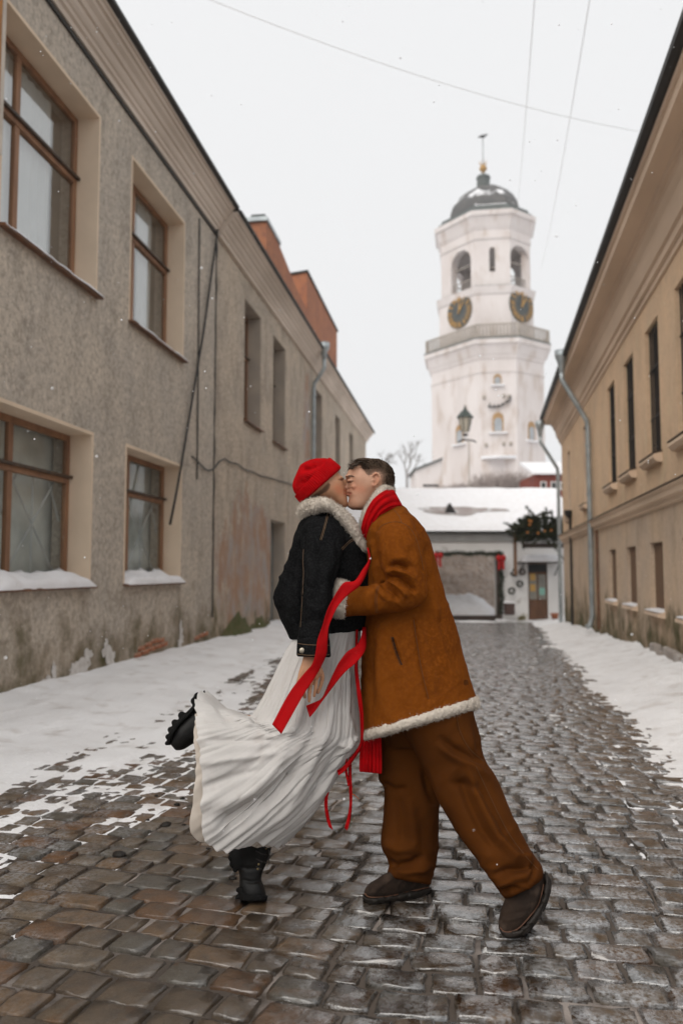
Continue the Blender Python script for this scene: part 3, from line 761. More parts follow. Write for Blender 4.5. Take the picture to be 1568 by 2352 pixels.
# foundation stones with ice at the foot of the wall
rs = random.Random(3)
M_fstone = mat('foundation_stone', (.40, .36, .33), (.28, .24, .21), 5, rough=.9, bump=.6, bscale=20, c3=(.55, .54, .54), s3=3, l3=.5, h3=.65)
s = 9.0
while s < 12.6:
    l = rs.uniform(.25, .6); zg = .14 - max(0, s - 12) * .036
    h = rs.uniform(.0, .13)
    MB(fR).box(.002, rs.uniform(.05, .12), s, s + l - .02, zg - .2, zg + h).build('foundation_stone', M_fstone, RB, bevel=.02)
    s += l
tag(RB, 'yellow plastered two-storey house with barred narrow windows along the right side', 'building')
# ================================================================== END OF THE STREET
# gate house across the end of the street: a white wall with a wide gateway and a snowy roof
def W3(px, py, d): return tuple(float(q) for q in P(px, py, d))
GA = math.atan2(FH[1], FH[0]) - math.pi / 2          # level heading of the view
g0 = P(1144, 1310, 30.0)
GH = empty('gate_house', (float(g0[0]), float(g0[1]), 0), GA)      # local x = right, y = away, z = up
K = 30.0 / FPX
lx = lambda px: (px - 1144) * K
lz = lambda py: CAMH + (1310 - py) * K
M_white = mat('whitewash', (.80, .785, .77), (.70, .68, .66), .8, rough=.9, bump=.4, bscale=12, c3=(.42, .39, .36), s3=2.2, l3=.6, h3=.78)
M_cgrey = mat('grey_eaves', (.36, .36, .355), (.30, .30, .295), 2, rough=.85)
gx0, gx1, gz0, gz1 = lx(1000), lx(1139), lz(1412), lz(1272)
dx0, dx1, dz0, dz1 = lx(1211), lx(1256), lz(1428), lz(1294)
w = MB()
for (a, b, c, d) in strips([(gx0, gx1, -1.6, gz1), (dx0, dx1, dz0 - .02, dz1)], -13.8, lx(1320), -1.6, lz(1226)):
    w.box(a, b, 0, .45, c, d)
w.build('wall', M_white, GH)
MB().box(-13.8, lx(1320), -.10, -.002, lz(1243), lz(1226)).build('eaves_band', M_cgrey, GH)
MB().box(-13.8, lx(1320), -.22, .5, lz(1226) + .002, lz(1226) + .05).build('gutter', M_zinc, GH)
# roof: a snow blanket with a strip slid bare
ez, rz = lz(1225), 4.6
n, m_ = 90, 30; V = []; x0, x1 = -14, lx(1330)
for j in range(m_):
    v = j / (m_ - 1)
    for i in range(n):
        u = i / (n - 1); x = x0 + (x1 - x0) * u
        th = .16 * (1 - .5 * v) + .05 * float(fbm(x * .8, v * 5, 0, 71))
        V.append((x, -.28 + 3.4 * v - (.1 if j == 0 else 0), ez + .05 + (rz - ez) * v + (th if j else .02)))
F = [(j * n + i, j * n + i + 1, (j + 1) * n + i + 1, (j + 1) * n + i) for j in range(m_ - 1) for i in range(n - 1)]
MB().add(V, F).build('roof_snow', M_ssnow, GH, True)
MB().prism([(0, 0), (0, -.08), (1, -.08), (1, 0)], 0, 1)
rf = MB().add([(x0, -.24, ez + .05), (x1, -.24, ez + .05), (x1, 3.1, rz), (x0, 3.1, rz), (x0, -.24, ez - .0), (x1, -.24, ez - .0), (x1, 3.1, rz - .3), (x0, 3.1, rz - .3)],
              [(0, 1, 2, 3), (7, 6, 5, 4), (0, 4, 5, 1), (2, 6, 7, 3), (1, 5, 6, 2), (0, 3, 7, 4)]).build('roof', M_gut, GH)
M_broof = mat('bare_roof_tin', (.30, .255, .24), (.38, .34, .33), 2.2, rough=.8, bump=.3, bscale=9, c3=(.62, .62, .63), s3=3, l3=.55, h3=.66)
bp = []
for i in range(36):
    q = 2 * math.pi * i / 36
    u = math.cos(q); k = 1 + .35 * float(fbm(u * 2, math.sin(q) * 2, 3, 77))
    bp.append((lx(1075) + 1.75 * u * k, 1.05 + .36 * math.sin(q) * k * (1 if u < .3 else .55)))
V = []
for (x, yy) in bp:
    v = (yy + .28) / 3.4
    V.append((x, yy, ez + .05 + (rz - ez) * v + .16 * (1 - .5 * v) + .05 * float(fbm(x * .8, v * 5, 0, 71)) + .02))
c_ = tuple(np.mean(np.array(V), 0))
MB().add([c_] + V, [(0, i + 1, (i + 1) % 36 + 1) for i in range(36)]).build('bare_roof_strip', M_broof, GH)
dq = lx(1042)
dm = MB().column([(dq - .16, .85), (dq + .16, .85), (dq + .16, 1.4), (dq - .16, 1.4)], 2.9, 3.52)
dm.build('dormer', M_broof, GH)
MB().add([(dq - .26, .8, 3.46), (dq + .26, .8, 3.46), (dq, .8, 3.92), (dq - .26, 1.6, 3.46), (dq + .26, 1.6, 3.46), (dq, 1.6, 3.92)],
         [(0, 1, 2), (5, 4, 3), (0, 2, 5, 3), (1, 4, 5, 2), (0, 3, 4, 1)]).build('dormer_roof', M_iron, GH)
# gateway posts and lining
M_gpost = mat('dark_gate_timber', (.07, .05, .04), (.045, .035, .03), 6, rough=.8)
MB().box(gx1 - .02, gx1 + .14, -.06, -.003, gz0 - .3, gz1).build('gate_post', M_gpost, GH)
MB().box(gx0 - .1, gx0 + .04, -.06, -.003, gz0 - .3, gz1).build('gate_post', M_gpost, GH)
MB().box(gx0, gx1, -.06, .42, gz1 - .002, gz1 + .05).build('gate_lintel', M_gpost, GH)
MB().box(gx0 - .1, gx1 + .14, -.3, -.05, gz0 - .30, gz0).build('threshold', M_gpost, GH)
# door with glazed upper half
M_door = mat('brown_door', (.15, .07, .035), (.10, .05, .028), 7, rough=.55, stretch=(1, 1, .3))
dr = MB().box(dx0, dx1, .06, .14, dz0, dz1).build('door', M_door, GH)
MB().box(dx0 + .02, dx1 - .02, .045, .058, dz1 - .32, dz1 - .03).build('transom_pane', M_dk, dr)
mid = (dx0 + dx1) / 2
for (a, b) in ((dx0 + .06, mid - .03), (mid + .03, dx1 - .06)):
    MB().box(a, b, .045, .058, dz0 + .85, dz1 - .42).build('pane', mat('dusty_pane', (.26, .24, .20), (.20, .19, .17), 4, rough=.3), dr)
    MB().box(a, b, .045, .058, dz0 + .1, dz0 + .72).build('door_panel', M_door, dr)
for (a, c, m) in ((dx0 + .09, 1.15, mat('yellow_notice', (.55, .33, .10), (.45, .28, .1), 6)), (mid + .06, 1.02, mat('green_notice', (.26, .50, .42), (.22, .42, .36), 6)), (dx0 + .09, 1.55, MATS['yellow_notice'])):
    MB().box(a, a + .2, .038, .043, dz0 + c, dz0 + c + .26).build('notice', m, dr)
MB().tube([(mid + .02, .04, dz0 + .85), (mid + .02, -.02, dz0 + .85)], .02, 6).build('handle', M_iron, dr)
MB().box(dx0 - .25, dx1 + .6, -.45, .02, dz0 - .25, dz0 - .02).build('door_step', M_cgrey, GH)
tag(GH, 'white gate house with a wide gateway and snow-covered roof at the end of the street', 'building')
# canopy over the door
CN = empty('door_canopy', tuple(GH.matrix_basis @ Vector((lx(1232), -.35, lz(1294)))), GA)
cw = (lx(1280) - lx(1188)) / 2
MB().box(-cw, cw, -.45, .34, 0, .05).build('board', M_gpost, CN)
V = []
for j in range(12):
    for i in range(30):
        u, v = i / 29, j / 11
        e = min(1, 7 * min(u, 1 - u)) ** .5 * min(1, 5 * v + .15) ** .5
        V.append((-cw + 2 * cw * u, -.45 + .78 * v, .055 + e * (.26 + .06 * float(fbm(u * 5, v * 3, 0, 81)))))
nV = len(V); V += [(v[0], v[1], .052) for v in V]
F = [(j * 30 + i, j * 30 + i + 1, (j + 1) * 30 + i + 1, (j + 1) * 30 + i) for j in range(11) for i in range(29)]
F += [(i, i + 1, i + 1 + nV, i + nV) for i in range(29)] + [(j * 30, (j + 1) * 30, (j + 1) * 30 + nV, j * 30 + nV) for j in range(11)] + [(j * 30 + 29, (j + 1) * 30 + 29, (j + 1) * 30 + 29 + nV, j * 30 + 29 + nV) for j in range(11)]
MB().add(V, F).build('snow_cap', M_ssnow, CN, True)
for x in (-cw + .1, cw - .1): MB().tube([(x, .3, -.45), (x, -.3, -.02)], .02, 6).build('bracket', M_iron, CN)
tag(CN, 'door canopy loaded with snow on the white gate house', 'canopy')
# yard seen through the gateway: rubble wall and a drift of snow
YW = empty('rubble_wall', tuple(GH.matrix_basis @ Vector((-2.0, 6.0, 0))), GA)
M_rub = mat('rubble', (.52, .42, .35), (.38, .30, .25), 3.5, rough=.95, bump=.8, bscale=7, c3=(.52, .45, .40), s3=6, l3=.48, h3=.6, bdist=.06)
n, m_ = 60, 24; V = []
for j in range(m_):
    for i in range(n):
        x, z = -6 + 12 * i / (n - 1), -1.6 + 5.0 * j / (m_ - 1)
        V.append((x, .10 * float(fbm(x * 2.2, z * 3, 0, 83)), z))
o_ = len(V); V += [(v[0], .6, v[2]) for v in V]
F = [(j * n + i, j * n + i + 1, (j + 1) * n + i + 1, (j + 1) * n + i) for j in range(m_ - 1) for i in range(n - 1)]
F += [((m_ - 1) * n + i, (m_ - 1) * n + i + 1, (m_ - 1) * n + i + 1 + o_, (m_ - 1) * n + i + o_) for i in range(n - 1)]
MB().add(V, F).build('masonry', M_rub, YW, True)
tag(YW, 'rough brown rubble wall seen through the gateway', 'wall')
def drift(name, c, w, d, h, seed, rz=0, label=None):
    n = 40; V = []; F = []
    for j in range(n):
        for i in range(n):
            u, v = i / (n - 1) * 2 - 1, j / (n - 1) * 2 - 1
            r = max(0, 1 - (abs(u) ** 3 + abs(v) ** 3)) ** .6
            V.append((u * w, v * d, h * r * (1 + .3 * float(fbm(u * 3, v * 3, seed, 91)))))
    F = [(j * n + i, j * n + i + 1, (j + 1) * n + i + 1, (j + 1) * n + i) for j in range(n - 1) for i in range(n - 1)]
    o = MB().add(V, F).build(name, M_ssnow, None, True); o.location = c; o.rotation_euler = (0, 0, rz)
    return tag(o, label, 'snow heap')
drift('snow_heap', tuple(GH.matrix_basis @ Vector((-1.4, 3.0, -.75))), 2.0, 1.6, .95, 3, GA, 'smooth heap of snow lying inside the gateway')
drift('snow_heap', tuple(GH.matrix_basis @ Vector((-1.6, -1.1, -.72))), 2.2, .28, .20, 5, GA, 'low strip of snow along the gateway threshold')
# raised ledge in front of the door, snow on it
LD = empty('stone_ledge', tuple(GH.matrix_basis @ Vector((0, 0, 0))), GA)
MB().add([(lx(1130), -.5, -.80), (lx(1292), -1.6, -1.3), (lx(1292), -.46, -1.3), (lx(1130), -.46, -1.3), (lx(1130), -.5, -.56), (lx(1292), -1.6, -.80), (lx(1292), -.46, -.66), (lx(1130), -.46, -.56)],
         [(0, 1, 5, 4), (4, 5, 6, 7), (1, 2, 6, 5), (3, 0, 4, 7), (0, 3, 2, 1)]).build('kerb', M_cgrey, LD)
MB().add([(lx(1130), -.52, -.55), (lx(1293), -1.62, -.79), (lx(1293), -.455, -.65), (lx(1130), -.455, -.55), (lx(1130), -.52, -.48), (lx(1293), -1.62, -.72), (lx(1293), -.455, -.58), (lx(1130), -.455, -.48)],
         [(0, 1, 5, 4), (4, 5, 6, 7), (1, 2, 6, 5), (3, 0, 4, 7), (0, 3, 2, 1)]).build('snow_cap', M_ssnow, LD)
tag(LD, 'sloping stone ledge with snow in front of the brown door', 'ledge')

# fir garlands, bows and greenery
M_fir = mat('fir_needles', (.035, .065, .03), (.02, .04, .022), 20, rough=.7)
M_firb = mat('fir_needles_dark', (.022, .036, .018), (.05, .05, .02), 9, rough=.75)
M_red = mat('red_cloth_bow', (.45, .01, .01), (.35, .008, .008), 9, rough=.6)
def needles(mb, path, r, n, rnd, ln=.12, wd=.012):
    path = [Vector(p) for p in path]
    for k in range(n):
        t = rnd.random() * (len(path) - 1); i = min(int(t), len(path) - 2); p = path[i].lerp(path[i + 1], t - i)
        a = Vector((rnd.gauss(0, 1), rnd.gauss(0, 1), rnd.gauss(0, 1))).normalized()
        b = a.cross(Vector((rnd.random(), rnd.random(), rnd.random()))).normalized() * wd
        q = p + a * r * .25; e = p + a * (r + rnd.random() * ln)
        mb.add([q - b, q + b, e], [(0, 1, 2)])
rd = random.Random(5)
GL = empty('fir_garland', tuple(GH.matrix_basis @ Vector((gx1, -.12, gz1))), GA)
top = [(gx0 - gx1 + (lx(1150) - gx0) * i / 20, 0, .03 - .05 * math.sin(i / 20 * math.pi * 3) ** 2) for i in range(21)]
side = [(.17 + .03 * math.sin(i), 0, -.05 - i * .115) for i in range(20)]
mb = MB(); needles(mb, top, .07, 1500, rd); mb.build('top_strand', M_fir, GL)
mb = MB(); needles(mb, side, .07, 900, rd); mb.build('side_strand', M_fir, GL)
MB().tube(top, .03, 6).build('cord', M_gpost, GL); MB().tube(side, .03, 6).build('cord', M_gpost, GL)
tag(GL, 'green fir garland framing the top and right of the gateway', 'garland')
def bow(c, lab):
    e = empty('red_bow', c, GA)
    for s in (-1, 1):
        MB().lathe([(.01, -.13), (.09, -.07), (.10, .03), (.03, .12)], (s * .09, 0, .02), 10, 1, .5).build('loop', M_red, e, True)
        MB().add([(s * .02, -.03, -.02), (s * .10, -.03, -.02), (s * .13, -.02, -.42), (s * .03, -.02, -.40), (s * .02, 0, -.02), (s * .10, 0, -.02), (s * .13, .01, -.42), (s * .03, .01, -.40)],
                 [(0, 1, 2, 3), (7, 6, 5, 4), (0, 4, 5, 1), (1, 5, 6, 2), (2, 6, 7, 3), (3, 7, 4, 0)]).build('tail', M_red, e)
    MB().lathe([(.01, -.05), (.05, -.02), (.05, .03), (.01, .05)], (0, -.04, 0), 8).build('knot', M_red, e, True)
    return tag(e, lab, 'bow')
bow(tuple(GH.matrix_basis @ Vector((lx(1147), -.26, lz(1283)))), 'red cloth bow on the right corner of the gateway garland')
bow(tuple(GH.matrix_basis @ Vector((lx(1004), -.26, lz(1277)))), 'red cloth bow at the left end of the garland, half behind the coat')
# big spray of fir over the side entrance
FB = empty('fir_spray', W3(1245, 1245, 28.5), GA)
k = 28.5 / FPX
mb = MB(); tw = MB()
for i in range(170):
    ax = rd.uniform(-54, 46) * k; az = rd.uniform(4, 66) * k * (1 - .45 * abs(ax / (54 * k)))
    base = Vector((ax, rd.uniform(-.4, .4), az)); d_ = Vector((ax * 1.2 + rd.gauss(0, .5), rd.gauss(0, .6), .35 + rd.gauss(0, .5))).normalized() * rd.uniform(.25, .6)
    tw.tube([base - d_ * .3, base + d_], .012, 4)
    needles(mb, [base - d_ * .3, base + d_ * .5, base + d_], .03, 170, rd, .10, .013)
mb.build('needles', M_firb, FB); tw.build('twigs', M_gpost, FB)
for i in range(7): MB().lathe([(.005, -.045), (.04, -.02), (.04, .02), (.005, .045)], (rd.uniform(-.7, .5), -.5, rd.uniform(.2, .8)), 8).build('bauble', mat('orange_bauble', (.5, .2, .04), (.45, .16, .03), 5, rough=.3), FB, True)
tag(FB, 'big dark fir spray with orange baubles above the side entrance on the right', 'fir branches')
BM = empty('timber_beam', W3(1240, 1252, 28.6), GA)
MB().box(-.62, 1.0, -.15, .15, -.10, .06).build('beam', M_gpost, BM, bevel=.01)
snow_pad(BM, lambda a, b, c: (b, -a, c), -.60, .95, .062, -.13, .13, .09, 95)
MB().tube([(.5, 0, -.1), (.75, 0, -.35), (.9, 0, -.7)], .02, 6).build('bracket', M_iron, BM)
tag(BM, 'snow-topped timber beam below the fir spray', 'beam')
PO = MB().box(-.06, .06, -.06, .06, -.95, .55).build('timber_post', mat('brown_post', (.22, .12, .07), (.16, .09, .05), 6, rough=.8), None, bevel=.01)
PO.location = W3(1182, 1262, 29.2); tag(PO, 'short brown timber post on the gate house wall left of the canopy', 'post')
for i, (px, py, r, lab) in enumerate([(1180, 1316, .16, 'dark round wreath highest on the white wall left of the brown door'), (1198, 1313, .14, 'brownish round wreath on the white wall nearest the brown door'), (1193, 1341, .14, 'dark round wreath in the middle of the group left of the door'), (1174, 1357, .15, 'dark round wreath lowest on the white wall by the garland')]):
    e = empty('wreath', W3(px, py, 29.8), GA)
    pth = [(r * .7 * math.cos(q / 16 * 2 * math.pi), 0, r * .7 * math.sin(q / 16 * 2 * math.pi)) for q in range(17)]
    mb = MB(); needles(mb, pth, .03, 420, rd, .06, .012); mb.build('greenery', M_firb if i != 1 else mat('dry_wreath', (.14, .06, .035), (.09, .05, .03), 9), e)
    MB().tube(pth, .02, 6).build('ring', M_gpost, e)
    tag(e, lab, 'wreath', 'wreaths on the gate house wall')
BX = empty('planter_box', W3(1169, 1412, 29.3), GA)
MB().box(-.17, .17, -.15, .15, 0, .42).build('box', mat('dark_planter', (.10, .06, .05), (.07, .045, .04), 6), BX, bevel=.01)
snow_pad(BX, lambda a, b, c: (b, -a, c), -.2, .2, .425, -.16, .16, .06, 99)
tag(BX, 'dark planter box against the white wall beside the gate post', 'planter')
PT = MB().lathe([(.10, 0), (.15, .2), (.16, .22), (.14, .22), (.13, .18)], (0, 0, 0), 12).build('flower_pot', mat('terracotta', (.34, .12, .06), (.28, .1, .05), 6), None, True)
PT.location = W3(1273, 1422, 29.2); tag(PT, 'small terracotta flower pot to the right of the brown door', 'flower pot')
SD = empty('dry_grass_tuft', W3(1197, 1421, 29.3), GA)
mb = MB(); needles(mb, [(-.1, 0, .0), (.12, 0, .05)], .05, 200, rd, .22, .01); mb.build('blades', mat('dry_grass', (.30, .26, .12), (.22, .19, .09), 8), SD)
tag(SD, 'tuft of dry yellowish grass left of the brown door', 'grass')

# ---------------------------------------------------------------- clock tower
DT = 66.0
mid_ = P(1148, 1310, DT)
lft = -RT * math.cos(R(54)) + FH * math.sin(R(54))        # runs along the left-hand face, going away
rgt = RT * math.cos(R(36)) + FH * math.sin(R(36))
def tower_plan(H1, H2, k):
    """corners of a rectangle with cut corners, in (left, right) axes about the tower centre; first edge faces the street"""
    c = [(-H1 + k, -H2), (-H1, -H2 + k), (-H1, H2 - k), (-H1 + k, H2), (H1 - k, H2), (H1, H2 - k), (H1, -H2 + k), (H1 - k, -H2)]
    return c
ctr = mid_[:2] + (lft[:2] * (4.95 - 1.1) + rgt[:2] * (3.95 - 1.1)) + lft[:2] * .17
TW = empty('clock_tower', (float(ctr[0]), float(ctr[1]), 0))
def TP(H1, H2, k): return [tuple((lft[:2] * a + rgt[:2] * b).tolist()) for (a, b) in tower_plan(H1, H2, k)]
zt = lambda py, d=DT: float(P(1148, py, d)[2])
M_tow = mat('tower_whitewash', (.70, .65, .63), (.62, .565, .54), .35, rough=.9, bump=.4, bscale=4, c3=(.46, .37, .31), s3=.8, l3=.52, h3=.8, bdist=.05, stretch=(1.6, 1.6, .55))
M_tdark = mat('tower_roof', (.075, .075, .075), (.11, .105, .10), 1.5, rough=.5, c3=(.75, .75, .77), s3=.55, l3=.60, h3=.66)
M_trim = mat('tower_flashing', (.12, .135, .13), (.09, .10, .095), 2, rough=.6)
M_gold = mat('gilding', (.48, .28, .09), (.36, .21, .07), 3, rough=.5, metal=.2)
M_face = mat('clock_face', (.06, .07, .07), (.09, .095, .09), 3, rough=.6)
low = TP(5.12, 3.95, 2.2)
MB().column(low, -1.5, zt(822)).build('lower_shaft', M_tow, TW)
def ring_trim(name, H1, H2, k, prof, m):
    for q, ((o0, z0), (o1, z1)) in enumerate(zip(prof, prof[1:])):
        MB().column(TP(H1 + o0, H2 + o0, k + o0 * .59), z0, z1, TP(H1 + o1, H2 + o1, k + o1 * .59)).build(name, m, TW)
z8 = zt(778)
ring_trim('cornice', 5.12, 3.95, 2.2, [(.05, z8 - 2.9), (.07, z8 - 2.75)], M_tow)
ring_trim('cornice', 5.12, 3.95, 2.2, [(.06, z8 - 1.7), (.12, z8 - 1.45), (.2, z8 - 1.3), (.45, z8 - .55), (.6, z8 - .5), (.62, z8 - .1)], M_tow)
ring_trim('cornice_flashing', 5.12, 3.95, 2.2, [(.66, z8 - .1), (.64, z8)], M_trim)
# balcony railing
bal = TP(5.12 + .42, 3.95 + .42, 2.2 + .25)
rl = MB(); bs = MB(); z9 = z8 + 1.15
for i in range(8):
    a, b = Vector((*bal[i], 0)), Vector((*bal[(i + 1) % 8], 0)); nb = max(3, int((b - a).length / .28))
    rl.tube([a + Vector((0, 0, z9)), b + Vector((0, 0, z9))], .07, 6); rl.tube([a + Vector((0, 0, z8 + .16)), b + Vector((0, 0, z8 + .16))], .06, 6)
    for q in range(nb):
        p_ = a.lerp(b, q / nb); bs.tube([p_ + Vector((0, 0, z8)), p_ + Vector((0, 0, z9))], .075 if q else .12, 5)
M_rail = mat('balustrade', (.42, .37, .32), (.34, .30, .26), 2, rough=.8)
rl.build('railing', M_rail, TW); bs.build('balusters', M_rail, TW)
# clock storey
zc0, zc1 = z8 - .2, zt(682, 69.5)
cl = TP(4.35, 3.55, 2.1)
MB().column(cl, zc0, zc1).build('clock_storey', M_tow, TW)
ring_trim('ledge', 4.35, 3.55, 2.1, [(.02, zc1 - .75), (.10, zc1 - .62), (.22, zc1 - .1), (.24, zc1)], M_tow)
ring_trim('ledge_flashing', 4.35, 3.55, 2.1, [(.25, zc1), (.05, zc1 + .1)], M_trim)
# belfry: walls between arched openings
ze0, ze1 = zc1 + .05, zt(508)
BH1, BH2, BKk = 4.2, 3.4, 2.1
pl = TP(BH1, BH2, BKk)
for i in range(8):
    a, b = Vector((*pl[i], 0)), Vector((*pl[(i + 1) % 8], 0)); d_ = (b - a); Ln = d_.length; d_.normalize(); inn = Vector((-a.x - b.x, -a.y - b.y, 0)).normalized()
    inn = (inn - d_ * inn.dot(d_)).normalized()
    main = Ln > 3.0 if False else (i % 2 == 1)
    wd, zb, zs = (2.45, ze0 + .12, ze1 - 2.75) if main else (.50, ze0 + 1.3, ze1 - 2.1)
    ac = Ln / 2 + (.4 if i == 7 else 0)
    n = 10; V = []; F = []
    arc = [(ac - wd / 2, zb), (ac - wd / 2, zs)] + [(ac - wd / 2 * math.cos(math.pi * q / n), zs + wd / 2 * math.sin(math.pi * q / n)) for q in range(1, n)] + [(ac + wd / 2, zs), (ac + wd / 2, zb)]
    th = .75
    def pt(u, z, t): return tuple(a + d_ * u + inn * t + Vector((0, 0, z)))
    mbw = MB()
    cols = [(0, arc[0][0])]
    def slab(u0, u1, za0, za1, zt0, zt1):
        mbw.add([pt(u0, za0, 0), pt(u1, za1, 0), pt(u1, zt1, 0), pt(u0, zt0, 0), pt(u0, za0, th), pt(u1, za1, th), pt(u1, zt1, th), pt(u0, zt0, th)],
                [(0, 1, 2, 3), (7, 6, 5, 4), (0, 4, 5, 1), (1, 5, 6, 2), (2, 6, 7, 3), (3, 7, 4, 0)])
    slab(0, arc[0][0], ze0, ze0, ze1, ze1); slab(arc[-1][0], Ln, ze0, ze0, ze1, ze1)
    slab(arc[0][0], arc[-1][0], ze0, ze0, zb, zb)
    for q in range(1, len(arc) - 2): slab(arc[q][0], arc[q + 1][0], arc[q][1], arc[q + 1][1], ze1, ze1)
    wl = mbw.build('belfry_wall', M_tow, TW)
    rr = MB()
    for zz in ((zb + .9,) if main else (zb + .5,)): rr.tube([pt(arc[0][0], zz, .3), pt(arc[-1][0], zz, .3)], .05, 5)
    if main:
        for q in range(9): rr.tube([pt(arc[0][0] + wd * q / 8, zb, .3), pt(arc[0][0] + wd * q / 8, zb + .9, .3)], .03, 4)
        MB().tube([pt(arc[0][0], zs - .2, .5), pt(arc[-1][0], zs - .2, .5)], .06, 5).build('tie_beam', M_rail, wl)
    rr.build('rail', M_rail, wl)
MB().column(TP(BH1 - .8, BH2 - .8, BKk - .4), ze1 - .2, ze1).build('belfry_ceiling', mat('belfry_ceiling', (.11, .07, .045), (.08, .05, .035), 1), TW)
MB().lathe([(.15, .9), (.25, .8), (.35, .4), (.5, 0), (.55, -.1), (.45, -.08)], (0, 0, ze1 - 2.6), 14).build('bell', mat('bronze', (.10, .075, .04), (.07, .05, .03), 3, rough=.5, metal=.6), TW, True)
ring_trim('upper_cornice', BH1, BH2, BKk, [(.03, ze1 - 1.2), (.10, ze1 - 1.1), (.12, ze1 - .9)], M_tow)
ring_trim('upper_cornice', BH1, BH2, BKk, [(.02, ze1 - .3), (.15, ze1), (.4, ze1 + .8), (.55, ze1 + .85), (.58, ze1 + 1.25)], M_tow)
zr = ze1 + 1.25
ring_trim('roof_rim', BH1, BH2, BKk, [(.30, zr), (.20, zr + .35), (-.05, zr + .4), (-.1, zr + .75)], M_trim)
MB().column(TP(BH1 - .2, BH2 - .2, BKk - .15), zr + .75, zr + .98, TP(BH1 - .5, BH2 - .5, BKk - .3)).build('rim_snow', M_ssnow, TW)
db = zr + .9
prof = [(1.0, 0), (.985, .5), (.93, 1.1), (.82, 1.75), (.66, 2.35), (.46, 2.8), (.25, 3.05), (.12, 3.12)]
dome = MB()
for (k0, za), (k1, zb_) in zip(prof, prof[1:]):
    dome.column(TP((BH1 - .75) * k0, (BH2 - .75) * k0, (BKk - .35) * k0), db + za, db + zb_, TP((BH1 - .75) * k1, (BH2 - .75) * k1, (BKk - .35) * k1))
dome.build('dome', M_tdark, TW)
MB().lathe([(.62, 0), (.58, 1.05), (.66, 1.1), (.64, 1.3), (.1, 1.62)], (0, 0, db + 2.95), 8).build('lantern', M_trim, TW)
MB().lathe([(.05, -.1), (.18, .05), (.34, .25), (.36, .4), (.22, .6), (.05, .72)], (0, 0, db + 4.7), 10).build('gilt_ball', M_gold, TW, True)
for q in range(7): MB().tube([(0, 0, db + 5.1), (.42 * math.cos(q * .9), .42 * math.sin(q * .9), db + 5.75)], [.07, .01], 5).build('gilt_ray', M_gold, TW)
MB().tube([(0, 0, db + 5.2), (0, 0, db + 8.2)], .035, 5).build('vane_rod', M_trim, TW)
mv = MB().add([(-.5, 0, db + 8.1), (.1, 0, db + 8.0), (.5, 0, db + 8.35), (-.1, 0, db + 8.3), (-.5, .05, db + 8.1), (.1, .05, db + 8.0), (.5, .05, db + 8.35), (-.1, .05, db + 8.3)],
              [(0, 1, 2, 3), (7, 6, 5, 4), (0, 4, 5, 1), (1, 5, 6, 2), (2, 6, 7, 3), (3, 7, 4, 0)]).build('weather_vane', M_iron, TW)
